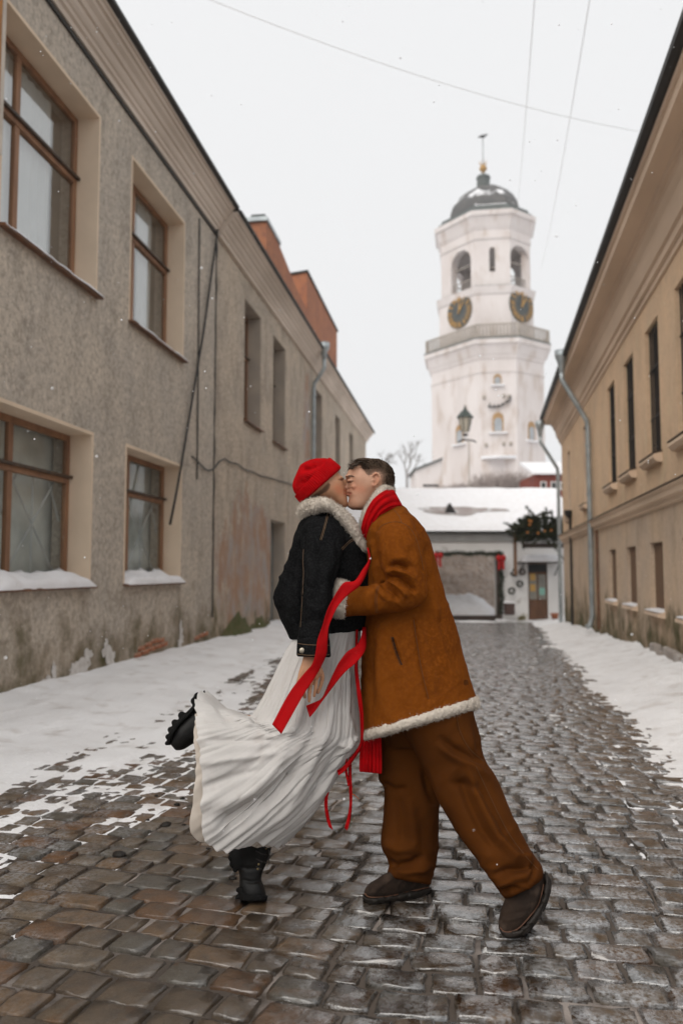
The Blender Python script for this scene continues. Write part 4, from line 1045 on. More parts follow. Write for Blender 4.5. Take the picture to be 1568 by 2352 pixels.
# clocks on the two main faces towards the street
ROM = ['XII', 'I', 'II', 'III', 'IIII', 'V', 'VI', 'VII', 'VIII', 'IX', 'X', 'XI']
def clock(i, shift, zcn, r):
    a, b = Vector((*cl[i], 0)), Vector((*cl[(i + 1) % 8], 0)); d_ = (b - a).normalized(); c = (a + b) / 2 + d_ * shift
    nrm = Vector((d_.y, -d_.x, 0)); nrm = nrm if nrm.dot(c) > 0 else -nrm
    ex = Vector((0, 0, 1)).cross(nrm)            # to the right for someone facing the dial
    def q3(u, v, t): return tuple(c + ex * u + Vector((0, 0, zcn + v)) + nrm * t)
    n = 36; mb = MB(); V = [q3(r * math.cos(2 * math.pi * k / n), r * math.sin(2 * math.pi * k / n), t) for t in (.0, .10) for k in range(n)]
    mb.add(V, [tuple(range(n, 2 * n))] + [(k, (k + 1) % n, (k + 1) % n + n, k + n) for k in range(n)])
    f_ = mb.build('clock_face', M_face, TW)
    def bar(mb, u0, v0, u1, v1, w0, w1, t=.115):
        dx, dy = u1 - u0, v1 - v0; l = math.hypot(dx, dy); nx, ny = -dy / l, dx / l
        V = [(u0 + nx * w0, v0 + ny * w0), (u0 - nx * w0, v0 - ny * w0), (u1 - nx * w1, v1 - ny * w1), (u1 + nx * w1, v1 + ny * w1)]
        mb.add([q3(*p_, t) for p_ in V] + [q3(*p_, t + .03) for p_ in V], [(0, 1, 2, 3), (7, 6, 5, 4), (0, 4, 5, 1), (1, 5, 6, 2), (2, 6, 7, 3), (3, 7, 4, 0)])
    for h in range(12):
        mb = MB(); an = math.pi / 2 - h * math.pi / 6; s_ = ROM[h]; tot = len(s_)
        for k, chh in enumerate(s_):
            off = (k - (tot - 1) / 2) * .13 * r
            def pol(rad, o): return (rad * math.cos(an) + o * math.sin(an), rad * math.sin(an) - o * math.cos(an))
            if chh == 'I': bar(mb, *pol(r * .64, off), *pol(r * .93, off), r * .034, r * .034)
            elif chh == 'V': bar(mb, *pol(r * .64, off), *pol(r * .93, off - .05 * r), r * .03, r * .034); bar(mb, *pol(r * .64, off), *pol(r * .93, off + .05 * r), r * .03, r * .034, .118)
            else: bar(mb, *pol(r * .64, off - .05 * r), *pol(r * .93, off + .05 * r), r * .034, r * .03); bar(mb, *pol(r * .64, off + .05 * r), *pol(r * .93, off - .05 * r), r * .03, r * .034, .118)
        mb.build('numeral', M_gold, f_)
    n2 = 48
    for (r0, r1) in ((.975, 1.0), (.56, .57)):
        mb = MB()
        for k in range(n2):
            a0, a1 = 2 * math.pi * k / n2, 2 * math.pi * (k + 1) / n2
            mb.add([q3(r * r0 * math.cos(a0), r * r0 * math.sin(a0), .118), q3(r * r1 * math.cos(a0), r * r1 * math.sin(a0), .118), q3(r * r1 * math.cos(a1), r * r1 * math.sin(a1), .118), q3(r * r0 * math.cos(a1), r * r0 * math.sin(a1), .118)], [(0, 1, 2, 3)])
        mb.build('dial_ring', M_gold, f_)
    for (deg, ln, w0) in ((5, .88, .06), (38, .62, .085)):
        an = math.pi / 2 - R(deg); mb = MB()
        bar(mb, -.14 * r * math.cos(an), -.14 * r * math.sin(an), ln * r * math.cos(an), ln * r * math.sin(an), r * w0, r * w0 * .45, .155)
        mb.build('clock_hand', M_gold, f_)
zcc = zc1 - .35
clock(7, .40, zt(722, 69.2), 1.48)
clock(1, -.15, zt(710, 68.2), 1.48)
# small windows of the shaft
def tower_window(i, shift, z0, h, wd, ochre=True):
    a, b = Vector((*low[i], 0)), Vector((*low[(i + 1) % 8], 0)); d_ = (b - a).normalized(); c = (a + b) / 2 + d_ * shift
    nrm = Vector((d_.y, -d_.x, 0)); nrm = nrm if nrm.dot(c) > 0 else -nrm
    def q3(u, v, t): return tuple(c + d_ * u + Vector((0, 0, z0 + v)) + nrm * t)
    def shape(w_, hb, t0, t1, m, name, par, base=0):
        P_ = [(-w_, base), (w_, base), (w_, hb)] + [(w_ * math.cos(math.pi * q / 8), hb + w_ * math.sin(math.pi * q / 8)) for q in range(1, 8)] + [(-w_, hb)]
        n = len(P_); V = [q3(u, v, t0) for u, v in P_] + [q3(u, v, t1) for u, v in P_]
        return MB().add(V, [tuple(range(n)), tuple(range(2 * n - 1, n - 1, -1))] + [(k, (k + 1) % n, (k + 1) % n + n, k + n) for k in range(n)]).build(name, m, par)
    f_ = shape(wd, h, .0, .05, mat('ochre_niche', (.42, .26, .12), (.34, .21, .10), 3), 'window', TW)
    shape(wd * .72, h * .72, .051, .07, mat('grey_pane', (.38, .40, .42), (.3, .32, .34), 2, rough=.3), 'pane', f_, .06)
    MB().add([q3(-wd * 1.7, -.15, .0), q3(wd * 1.7, -.15, .0), q3(wd * 1.7, -.15, .28), q3(-wd * 1.7, -.15, .28), q3(-wd * 1.7, .02, 0), q3(wd * 1.7, .02, 0), q3(wd * 1.7, -.02, .28), q3(-wd * 1.7, -.02, .28)],
             [(0, 1, 2, 3), (7, 6, 5, 4), (0, 4, 5, 1), (1, 5, 6, 2), (2, 6, 7, 3), (3, 7, 4, 0)]).build('sill', M_ssnow, f_)
tower_window(0, 0, zt(883), .55, .33)
tower_window(0, 0, zt(992), 1.2, .45)
tower_window(7, .6, zt(1010), 1.2, .45)
tower_window(1, 0, zt(1008), 1.2, .42)
# iron tie ends, a lettered ironwork band and a snowy hood on the shaft
fa, fb_ = Vector((*low[0], 0)), Vector((*low[1], 0)); fd = (fb_ - fa).normalized(); fn = Vector((fd.y, -fd.x, 0)); fn = fn if fn.dot(fa) > 0 else -fn; fc = (fa + fb_) / 2
if fd.dot(Vector(RT.tolist())) < 0: fd = -fd
def fq(px, py, t=.04): return tuple(fc + fd * ((px - 1144) * DT / FPX) + fn * t + Vector((0, 0, zt(py))))
for (px, py) in ((1113, 912), (1170, 912), (1158, 910), (1116, 1022), (1156, 1020), (1172, 1020)):
    MB().box(-.13, .13, -.1, .1, -.16, .16).build('tie_plate', M_rail, TW, bevel=.05, loc=fq(px, py))
MB().tube([fq(1121, 934, .2), fq(1135, 936, .2), fq(1150, 934, .2), fq(1160, 928, .2), fq(1172, 922, .2), fq(1173, 912, .2)], .07, 5).build('iron_scroll', M_iron, TW)
for (px, py) in ((1124, 928), (1134, 931), (1143, 931), (1152, 928), (1163, 920)): MB().tube([fq(px, py + 6, .2), fq(px + 2, py - 1, .2)], .06, 5).build('iron_scroll', M_iron, TW)
hd = MB().add([fq(1104, 1054, 0), fq(1184, 1054, 0), fq(1144, 1056, 1.5), fq(1104, 1046, 0), fq(1184, 1046, 0), fq(1144, 1052, 1.45)], [(0, 1, 2), (5, 4, 3), (0, 3, 4, 1), (1, 4, 5, 2), (2, 5, 3, 0)]).build('snowy_hood', M_ssnow, TW)
tag(TW, 'tall whitewashed clock tower with dark dome, balcony and two gilt clocks', 'clock tower')

# ---------------------------------------------------------------- things at the foot of the tower
HL = MB().add([(-60, 38, -1.2), (70, 38, -1.2), (70, 47, 4.2), (-60, 47, 4.2), (70, 120, 7.5), (-60, 120, 7.5)], [(0, 1, 2, 3), (3, 2, 4, 5)]).build('hill', mat('snowy_hill', (.74, .74, .76), (.6, .59, .6), .5, rough=.9), None)
tag(HL, kind='structure')
AN = empty('low_annex', W3(974, 1128, 60), GA); k = 60 / FPX
MB().add([(-.65, 0, -1.5), (1.4, 0, -1.5), (1.4, 5, -1.5), (-.65, 5, -1.5), (-.65, 0, 1.6), (1.4, 0, 2.4), (1.4, 5, 2.4), (-.65, 5, 1.6)], [(0, 1, 5, 4), (1, 2, 6, 5), (2, 3, 7, 6), (3, 0, 4, 7), (4, 5, 6, 7)]).build('wall', M_tow, AN)
MB().add([(-.8, -.2, 1.58), (1.4, -.2, 2.44), (1.4, 5, 2.44), (-.8, 5, 1.58), (-.8, -.2, 1.68), (1.4, -.2, 2.54), (1.4, 5, 2.54), (-.8, 5, 1.68)], [(3, 2, 1, 0), (4, 5, 6, 7), (0, 1, 5, 4), (1, 2, 6, 5), (2, 3, 7, 6), (3, 0, 4, 7)]).build('roof', M_trim, AN)
for z in (.0, .35): MB().box(-.1, 1.1, -.06, -.01, z, z + .14).build('vent_slat', M_iron, AN)
tag(AN, 'low whitewashed annex with a lean-to roof left of the clock tower', 'building')
RH = empty('red_timber_house', W3(1262, 1130, 46), GA)
M_redw = mat('red_boards', (.22, .055, .035), (.15, .04, .03), 3, rough=.8, bump=.3, bscale=12, stretch=(8, 1, 1))
MB().box(-.85, 1.4, 0, 4, -1.5, 1.05).build('wall', M_redw, RH)
MB().add([(-1.05, -.3, 1.0), (1.6, -.3, 1.0), (1.6, 3, 2.0), (-1.05, 3, 2.0), (-1.05, -.3, 1.12), (1.6, -.3, 1.12), (1.6, 3, 2.15), (-1.05, 3, 2.15)], [(3, 2, 1, 0), (4, 5, 6, 7), (0, 1, 5, 4), (1, 2, 6, 5), (2, 3, 7, 6), (3, 0, 4, 7)]).build('roof', M_ssnow, RH)
for x in (-.55, .05, .6): 
    ww = MB().box(x, x + .34, -.05, -.005, .1, .6).build('window', M_white, RH); MB().box(x + .05, x + .29, -.06, -.052, .15, .55).build('pane', M_dk, ww)
tag(RH, 'small red timber house with a snowy roof right of the tower foot', 'house')
def twiggy(name, c, h, spread, n, seed, lab, m, trunk=.09):
    rnd = random.Random(seed); e = empty(name, c, 0); tk = MB(); cr = MB()
    def grow(mb, p_, d_, l, r, dep):
        q = p_ + d_ * l; mb.tube([p_, p_.lerp(q, .5) + Vector((rnd.gauss(0, .06), rnd.gauss(0, .06), 0)) * l, q], [r, r * .85, r * .65], 4)
        if dep == 0: return
        for _ in range(3 if dep > 1 else 4):
            nd = (d_ + Vector((rnd.gauss(0, spread), rnd.gauss(0, spread), rnd.gauss(.1, spread * .6)))).normalized()
            grow(cr, q.lerp(p_, rnd.random() * .4), nd, l * rnd.uniform(.55, .8), r * .6, dep - 1)
    grow(tk, Vector((0, 0, 0)), Vector((0, 0, 1)), h * .35, trunk, n)
    tk.build('trunk', m, e); cr.build('crown', m, e)
    return tag(e, lab, 'tree')
M_bark = mat('grey_bark', (.30, .28, .27), (.24, .225, .215), 4, rough=.9)
twiggy('bare_tree', W3(934, 1132, 75), 6.0, .55, 4, 4, 'bare winter tree left of the low annex', M_bark, .13)
twiggy('bare_tree', W3(862, 1132, 90), 7.0, .6, 4, 9, 'faint bare tree at the end of the left houses', M_bark, .13)
for i, (px, ww, hh) in enumerate([(1040, 1.6, 1.0), (1078, 1.5, 1.3), (1120, 2.0, 2.3), (1150, 2.0, 2.6), (1180, 1.8, 2.4), (1210, 1.5, 1.8)]):
    e = empty('bare_shrub', W3(px, 1133, 52), 0); rnd = random.Random(50 + i); mb = MB()
    for q in range(120):
        x = rnd.uniform(-ww, ww) * .6; p_ = Vector((x, rnd.uniform(-.6, .6), -1.0)); h_ = hh * rnd.uniform(.6, 1) * (1 - .4 * (x / ww) ** 2) * .62
        mb.tube([p_, p_ + Vector((rnd.gauss(0, .1), rnd.gauss(0, .1), 1 + h_ * .5)), p_ + Vector((rnd.gauss(0, .28), rnd.gauss(0, .2), 1 + h_))], [.03, .022, .012], 3)
    mb.build('stems', mat('brown_stems', (.42, .36, .335), (.34, .29, .27), 3), e)
    tag(e, ['low bare shrub at the left of the row below the tower', 'low bare shrub second from the left below the tower', 'tall brown bare shrub left of the middle below the tower', 'tallest brown bare shrub below the tower', 'brown bare shrub right of the tallest one', 'bare shrub nearest the red timber house'][i], 'shrub', 'shrubs below the tower')
# street lantern in front of the tower
LM = empty('street_lantern', W3(1072, 1160, 40), GA); k = 40 / FPX
zz = lambda py: (1160 - py) * k
MB().tube([(.12, 0, -4), (.12, 0, zz(1009))], .03, 8).build('post', M_rail, LM)
MB().lathe([(.05, 0), (.14, .03), (.14, .1), (.07, .14)], (-.05, 0, zz(1000)), 8).build('holder', M_iron, LM)
gl = MB().lathe([(.17, 0), (.33, .72)], (-.05, 0, zz(990)), 6).build('glazing', mat('lantern_glass', (.50, .45, .36), (.42, .38, .3), 2, rough=.25), LM)
fr = MB()
for q in range(6):
    an = q * math.pi / 3
    fr.tube([(-.05 + .175 * math.cos(an), .175 * math.sin(an), zz(990)), (-.05 + .34 * math.cos(an), .34 * math.sin(an), zz(990) + .73)], .025, 4)
fr.build('frame', M_iron, LM)
MB().lathe([(.44, 0), (.42, .06), (.18, .36), (.10, .40), (.10, .48), (.04, .52), (.05, .6), (.01, .66)], (-.05, 0, zz(957)), 6).build('cap', mat('lantern_cap', (.06, .075, .065), (.04, .05, .045), 3, rough=.5), LM)
MB().tube([(-.4, 0, zz(1014)), (-.2, 0, zz(1008)), (.35, 0, zz(1010)), (.5, 0, zz(1014))], .04, 6).build('cross_arm', M_iron, LM)
snow_pad(LM, lambda a, b, c: (b, -a, c), -.2, .1, zz(1004), -.1, .1, .1, 120)
tag(LM, 'old street lantern on an iron post in front of the clock tower', 'street lamp')
# overhead wires
M_wire = mat('overhead_wire', (.85, .83, .80), (.8, .78, .75), 5, rough=.6)
def wire(a, b, sag, r, lab):
    a, b = Vector(a), Vector(b); n = 24
    o = MB().tube([a.lerp(b, i / n) - Vector((0, 0, sag * 4 * (i / n) * (1 - i / n))) for i in range(n + 1)], r, 5).build('overhead_wire', M_wire, None, True)
    tag(o, lab, 'wire', 'wires above the street')
wire((-4.0, 9.05, 8.9), tuple(P(1465, 302, 14.5)), .25, .004, 'overhead wire crossing the sky from upper left to the right roof')
wire(P(1240, -180, 11), P(1182, 520, 45), .5, .007, 'left of the two overhead wires running towards the tower')
wire(P(1382, -180, 11), P(1240, 620, 45), .5, .007, 'right of the two overhead wires running towards the tower')
# ================================================================== THE COUPLE
DC = 3.25                                   # distance of the couple along the level heading
def crs(A, m):
    """Catmull-Rom resampling of rows"""
    A = np.asarray(A, float); k = len(A)
    t = np.linspace(0, k - 1, m); i = np.clip(np.floor(t).astype(int), 0, k - 2); f = (t - i)[:, None]
    p0 = A[np.clip(i - 1, 0, k - 1)]; p1 = A[i]; p2 = A[i + 1]; p3 = A[np.clip(i + 2, 0, k - 1)]
    return .5 * ((2 * p1) + (p2 - p0) * f + (2 * p0 - 5 * p1 + 4 * p2 - p3) * f ** 2 + (3 * p1 - p0 - 3 * p2 + p3) * f ** 3)
def loft(secs, rings=40, n=48, e=2.0, disp=None, cap=True, front=0.0):
    """solid through sections (Lx, Ly, Rx, Ry, depth offset, half depth[, bulge x, bulge y]): L and R are the outline, the rest is its real depth"""
    S = np.array([list(s) + [0] * (8 - len(s)) for s in secs], float)
    S = crs(S, rings)
    L_ = P(S[:, 0], S[:, 1], DC + S[:, 4]); R_ = P(S[:, 2], S[:, 3], DC + S[:, 4])
    c = (L_ + R_) / 2; u = (R_ - L_) / 2
    kk = ((DC + S[:, 4]) / FPX)[:, None]
    w = -FH * S[:, 5][:, None] + S[:, 6][:, None] * kk * RT - S[:, 7][:, None] * kk * np.array([0, 0, 1.0])
    t = np.linspace(0, 2 * np.pi, n, endpoint=False)
    C = np.sign(np.cos(t)) * np.abs(np.cos(t)) ** (2 / e); Sn = np.sign(np.sin(t)) * np.abs(np.sin(t)) ** (2 / e)
    if front: Sn = Sn * (1 - front * np.clip(-C, 0, 1) ** 2)
    cxp, cyp = (S[:, 0] + S[:, 2]) / 2, (S[:, 1] + S[:, 3]) / 2
    wn_ = P(cxp + S[:, 6], cyp + S[:, 7], DC + S[:, 4] - S[:, 5]) - c            # towards the viewer
    wf_ = c - P(cxp, cyp, DC + S[:, 4] + S[:, 5])                                # away
    w = np.where(Sn[None, :, None] > 0, wn_[:, None, :], wf_[:, None, :])
    V = c[:, None, :] + u[:, None, :] * C[None, :, None] + w * Sn[None, :, None]
    if disp is not None:
        rad = V - c[:, None, :]; rad /= np.linalg.norm(rad, axis=2, keepdims=True) + 1e-9
        a = np.linspace(0, 1, rings)[:, None] * np.ones((1, n)); tt = np.ones((rings, 1)) * t[None, :]
        V = V + rad * disp(a, tt)[:, :, None]
    V = V.reshape(-1, 3)
    I = np.arange(rings * n).reshape(rings, n); J = np.roll(I, -1, 1)
    F = [tuple(q) for q in np.stack([I[:-1], J[:-1], J[1:], I[1:]], -1).reshape(-1, 4).tolist()]
    if cap:
        b0 = len(V); V = np.concatenate([V, c[:1], c[-1:]])
        F += [(int(I[0, (k + 1) % n]), int(I[0, k]), b0) for k in range(n)] + [(int(I[-1, k]), int(I[-1, (k + 1) % n]), b0 + 1) for k in range(n)]
    return V, F
def tube3(path, rad, n=10):
    mb = MB().tube([tuple(p) for p in path], list(rad), n); return np.array(mb.V, float), mb.F
def ptube(pts, rad_px, n=10, rings=14):
    """tube through (px, py, depth offset) with radii in the same scale"""
    A = crs(np.array([list(p) + [r] for p, r in zip(pts, rad_px)], float), rings)
    W_ = P(A[:, 0], A[:, 1], DC + A[:, 2])
    r = A[:, 3] * (DC + A[:, 2]) / FPX
    # round the two ends off
    return tube3(np.concatenate([W_[:1] - (W_[1] - W_[0]) * .4, W_, W_[-1:] + (W_[-1] - W_[-2]) * .5]), np.concatenate([[r[0] * .5], r, [r[-1] * .45]]), n)
def ball(px, py, dc, rx, ry, rz, n=16):
    """ellipsoid, rx ry in picture scale, rz in metres of depth"""
    c = P(px, py, DC + dc); k = (DC + dc) / FPX; V = []; F = []
    for i in range(n + 1):
        th = math.pi * i / n
        for j in range(2 * n):
            ph = math.pi * j / n
            V.append(c + RT * rx * k * math.sin(th) * math.cos(ph) + FH * rz * math.sin(th) * math.sin(ph) + np.array([0, 0, 1]) * ry * k * math.cos(th))
    F = [(i * 2 * n + j, i * 2 * n + (j + 1) % (2 * n), (i + 1) * 2 * n + (j + 1) % (2 * n), (i + 1) * 2 * n + j) for i in range(n) for j in range(2 * n)]
    return np.array(V), F
def shrink(secs, k, kd=None):
    o = []
    for s in secs:
        s = list(s); cx, cy = (s[0] + s[2]) / 2, (s[1] + s[3]) / 2
        s[0] = cx + (s[0] - cx) * k; s[1] = cy + (s[1] - cy) * k; s[2] = cx + (s[2] - cx) * k; s[3] = cy + (s[3] - cy) * k; s[5] *= (kd or k)
        o.append(s)
    return o
def far_side(secs): return [tuple(s[:4]) + (-s[4] + .04,) + tuple(s[5:]) for s in secs]
def union(parts, voxel, smooth=4, sfac=.5):
    """one continuous skin over overlapping solids"""
    V = []; F = []; o = 0
    for v, f in parts:
        V += [tuple(q) for q in np.asarray(v).tolist()]; F += [tuple(i + o for i in q) for q in f]; o += len(v)
    me = bpy.data.meshes.new('u'); me.from_pydata(V, [], F); me.update()
    bm = bmesh.new(); bm.from_mesh(me); bmesh.ops.recalc_face_normals(bm, faces=bm.faces); bm.to_mesh(me); bm.free()
    ob = bpy.data.objects.new('u', me); col.objects.link(ob)
    m1 = ob.modifiers.new('r', 'REMESH'); m1.mode = 'VOXEL'; m1.voxel_size = voxel
    if smooth:
        m2 = ob.modifiers.new('s', 'SMOOTH'); m2.factor = sfac; m2.iterations = smooth
    dg = bpy.context.evaluated_depsgraph_get()
    res = bpy.data.meshes.new_from_object(ob.evaluated_get(dg))
    bpy.data.objects.remove(ob); bpy.data.meshes.remove(me)
    return res
def get_co(me):
    a = np.empty(len(me.vertices) * 3, np.float32); me.vertices.foreach_get('co', a); return a.reshape(-1, 3).astype(float)
def get_no(me):
    a = np.empty(len(me.vertices) * 3, np.float32); me.vertex_normals.foreach_get('vector', a); return a.reshape(-1, 3).astype(float)
def set_co(me, c): me.vertices.foreach_set('co', np.asarray(c, np.float32).ravel()); me.update()
def dist_poly(px, py, line):
    d = np.full(px.shape, 1e9); T = np.zeros(px.shape); n = len(line) - 1
    for k in range(n):
        (x0, y0), (x1, y1) = line[k], line[k + 1]; dx, dy = x1 - x0, y1 - y0
        t = np.clip(((px - x0) * dx + (py - y0) * dy) / (dx * dx + dy * dy + 1e-9), 0, 1)
        q = np.hypot(px - x0 - t * dx, py - y0 - t * dy); m = q < d
        d = np.where(m, q, d); T = np.where(m, (k + t) / n, T)
    return d, T
def fold(me, lines, nz=None, far=None):
    """raise or sink cloth along creases; a crease is (polyline, width, height in mm)"""
    c = get_co(me); n = get_no(me); px, py = projv(c)
    view = (CO - c); view /= np.linalg.norm(view, axis=1, keepdims=True)
    face = sstep(.0, .45, (n * view).sum(1))
    h = np.zeros(len(c))
    for ln in lines:
        d, T = dist_poly(px, py, ln[0]); tap = np.clip(np.minimum(T, 1 - T) * 5 + (0 if len(ln) < 4 else ln[3]), 0, 1)
        h += face * tap * ln[2] * .00165 * np.exp(-(d / ln[1]) ** 2)
    if nz: h += nz(c, px, py)
    set_co(me, c + n * h[:, None])
    return me
def fleece(me, a=.006, s=70):
    s = s * 2.3; a = a * .62
    c = get_co(me); n = get_no(me)
    h = a * (np.abs(vnoise(c[:, 0] * s, c[:, 1] * s, c[:, 2] * s, 3)) * 1.6 - .5) + a * .7 * vnoise(c[:, 0] * s * 2.1, c[:, 1] * s * 2.1, c[:, 2] * s * 2.1, 4) + a * .8 * vnoise(c[:, 0] * s * .35, c[:, 1] * s * .35, c[:, 2] * s * .35, 5)
    set_co(me, c + n * h[:, None]); return me
def fuzz(parent, root, num, ln=.008):
    """short curled fibres standing out of the fleece"""
    me = parent.data; c = get_co(me); n = get_no(me); r = np.random.default_rng(len(c)); i = r.integers(0, len(c), num)
    p = c[i]; d = n[i] + r.normal(0, .55, (num, 3)); d /= np.linalg.norm(d, axis=1, keepdims=True); s_ = np.cross(d, r.normal(0, 1, (num, 3))); s_ /= np.linalg.norm(s_, axis=1, keepdims=True)
    L_ = (ln * r.uniform(.5, 1.2, num))[:, None]; k = r.normal(0, .35, (num, 3)) * L_
    V = np.stack([p - s_ * .0007, p + s_ * .0007, p + d * L_ * .6 + s_ * .0005 + k * .3, p + d * L_ * .6 - s_ * .0005 + k * .3], 1).reshape(-1, 3)
    V2 = np.stack([p + d * L_ * .6 - s_ * .0005 + k * .3, p + d * L_ * .6 + s_ * .0005 + k * .3, p + d * L_ * .75 + k + s_ * .0002, p + d * L_ * .75 + k - s_ * .0002], 1).reshape(-1, 3)
    Q = np.arange(num * 8).reshape(-1, 4)
    o = link('fibres', mesh_quads('fibres', np.concatenate([V, V2]), Q), M_sherpa, None, True); tag(o, kind='stuff'); kid(o, parent); return o
def bvh_of(me):
    return BVHTree.FromPolygons([v.co.copy() for v in me.vertices], [tuple(p.vertices) for p in me.polygons])
def on_surface(tree, pts, lift=.002):
    """lay a drawn line onto the cloth"""
    o = []
    for (px, py) in pts:
        q = P(px, py, 1.0) - CO; q = Vector(q / np.linalg.norm(q))
        hit = tree.ray_cast(Vector(CO), q)
        if hit[0] is not None: o.append(hit[0] + hit[1] * lift * (1 if hit[1].dot(q) < 0 else -1))
    return o
def dense(line, m=24): return [tuple(q) for q in crs(np.array(line, float), m)]
def strip(name, left, right, dc, m, parent=None, rings=90, th=.0015, wave=None, label=None):
    """flat ribbon between its two edges; dc gives its depth along the way"""
    L_ = crs(np.array(left, float), rings); R_ = crs(np.array(right, float), rings); D = np.interp(np.linspace(0, 1, rings), np.linspace(0, 1, len(dc)), dc)
    nc = 7; V = []
    for j in range(nc):
        u = j / (nc - 1); q = L_ * (1 - u) + R_ * u
        V.append(P(q[:, 0], q[:, 1], DC + D + (wave(np.linspace(0, 1, rings), u) if wave else 0) + .010 * (u - .5) ** 2 * 4 * np.sin(np.linspace(0, 11, rings)) + .0012 * vnoise(np.linspace(0, 40, rings), u * 3, 0, 15)))
    V = np.stack(V, 1); I = np.arange(rings * nc).reshape(rings, nc)
    Q = np.stack([I[:-1, :-1], I[:-1, 1:], I[1:, 1:], I[1:, :-1]], -1).reshape(-1, 4)
    me = mesh_quads(name, V.reshape(-1, 3), Q)
    o = link(name, me, m, parent, True)
    sm = o.modifiers.new('thickness', 'SOLIDIFY'); sm.thickness = th; sm.offset = 0
    return o

# ---------------------------------------------------------------- cloth and skin
M_suede = mat('tan_suede', (.160, .0445, .0050), (.126, .0335, .0038), 5, rough=.95, bump=.35, bscale=140, spec=.03, c3=(.172, .0495, .006), s3=75, l3=.45, h3=.7, bdist=.004)
M_trous = mat('brown_trousers', (.080, .0245, .0042), (.054, .0165, .003), 6, rough=.95, bump=.4, bscale=160, spec=.05, bdist=.003)
M_sherpa = mat('cream_fleece', (.60, .535, .46), (.50, .44, .375), 30, rough=.95, spec=.05, bump=.6, bscale=260, bdist=.005)
M_denim = mat('black_denim', (.0065, .0066, .0068), (.0038, .0039, .0041), 9, rough=.95, bump=.5, bscale=260, spec=.03, c3=(.0145, .0148, .0152), s3=130, l3=.42, h3=.70, bdist=.002)
M_knit = mat('red_knit', (.40, .003, .005), (.29, .0025, .004), 30, rough=.9, bump=.6, bscale=220, spec=.04, bdist=.004)
M_rib = mat('red_ribbon', (.42, .003, .005), (.34, .0025, .004), 4, rough=.7, bump=.3, bscale=260, spec=.08, transl=.12)
M_skirt = mat('white_crinkled_cotton', (.80, .775, .75), (.74, .715, .69), 5, rough=.9, bump=.35, bscale=60, stretch=(1, 1, .35), spec=.08, c3=(.72, .685, .655), s3=24, l3=.52, h3=.72, transl=.42, bdist=.006)
M_boot = mat('black_leather', (.005, .005, .005), (.009, .0085, .008), 8, rough=.5, bump=.4, bscale=90, spec=.2, bdist=.003)
M_sole = mat('black_rubber', (.006, .006, .006), (.010, .0095, .009), 8, rough=.85, spec=.1, bump=.3, bscale=60)
M_shoe = mat('dark_brown_nubuck', (.030, .018, .012), (.017, .011, .008), 10, rough=.9, bump=.4, bscale=110, spec=.2, c3=(.055, .036, .026), s3=24, l3=.5, h3=.7, bdist=.004)
M_ssole = mat('dark_brown_sole', (.016, .011, .008), (.010, .008, .006), 10, rough=.6)
def skin_mat(name, c1, c2):
    m = mat(name, c1, c2, 26, rough=.5, bump=.12, bscale=220, sss=.12, spec=.3, bdist=.002)
    nt = m.node_tree; N = nt.nodes; b = N['Principled BSDF']
    src = b.inputs['Base Color'].links[0].from_socket
    at = N.new('ShaderNodeAttribute'); at.attribute_name = 'tint'
    mx = N.new('ShaderNodeMix'); mx.data_type = 'RGBA'; mx.blend_type = 'MULTIPLY'; mx.inputs[0].default_value = 1
    nt.links.new(src, mx.inputs[6]); nt.links.new(at.outputs['Color'], mx.inputs[7]); nt.links.new(mx.outputs[2], b.inputs['Base Color'])
    return m
M_skin = skin_mat('skin_light', (.50, .285, .19), (.45, .245, .16))
M_skinw = skin_mat('skin_warm', (.47, .25, .145), (.42, .215, .12))
M_hair = mat('dark_brown_hair', (.055, .035, .021), (.030, .019, .012), 60, rough=.6, bump=.8, bscale=240, stretch=(1, 1, 1), spec=.3, bdist=.004)
def tint(me, spots):
    """skin colouring, with some shade painted into recesses: (polyline, width, colour, strength)"""
    c = get_co(me); px, py = projv(c); n = get_no(me); t = np.ones((len(c), 4))
    for (ln, w, cl, st) in spots:
        d, T = dist_poly(px, py, ln); k = (st * np.exp(-(d / w) ** 2))[:, None]
        t[:, :3] = t[:, :3] * (1 - k) + t[:, :3] * np.array(cl) * k
    a = me.attributes.new('tint', 'FLOAT_COLOR', 'POINT'); a.data.foreach_set('color', t.astype(np.float32).ravel())
def shell(me, poly, thick, ramp, name, m, parent, grain=.0015):
    """hair: the scalp inside an outline, lifted off the skin"""
    c = get_co(me); n = get_no(me); px, py = projv(c); line = poly + [poly[0]]
    d, _ = dist_poly(px, py, line); ins = np.zeros(len(c), bool)
    for (x0, y0), (x1, y1) in zip(line, line[1:]):
        cr = ((y0 > py) != (y1 > py)) & (px < (x1 - x0) * (py - y0) / (y1 - y0 + 1e-12) + x0); ins ^= cr
    sd = np.where(ins, d, -d)
    dep = (c - CO) @ FH
    keep = sd > -.6
    F = [tuple(p.vertices) for p in me.polygons]
    F = [f for f in F if all(keep[i] for i in f) and .0 < DC + .25 - dep[f[0]]]
    used = sorted({i for f in F for i in f}); ix = {o: k for k, o in enumerate(used)}
    u = np.array(used); th = thick(px[u], py[u], sd[u])
    V = c[u] + n[u] * (th + grain * vnoise(c[u][:, 0] * 300, c[u][:, 1] * 120, c[u][:, 2] * 300, 9))[:, None]
    h = mesh_np(name, V, [tuple(ix[i] for i in f) for f in F])
    if ramp is not None:
        t = np.ones((len(u), 4)); t[:, :3] = ramp(px[u], py[u], sd[u]); a = h.attributes.new('tint', 'FLOAT_COLOR', 'POINT'); a.data.foreach_set('color', t.astype(np.float32).ravel())
    return link(name, h, m, parent, True)

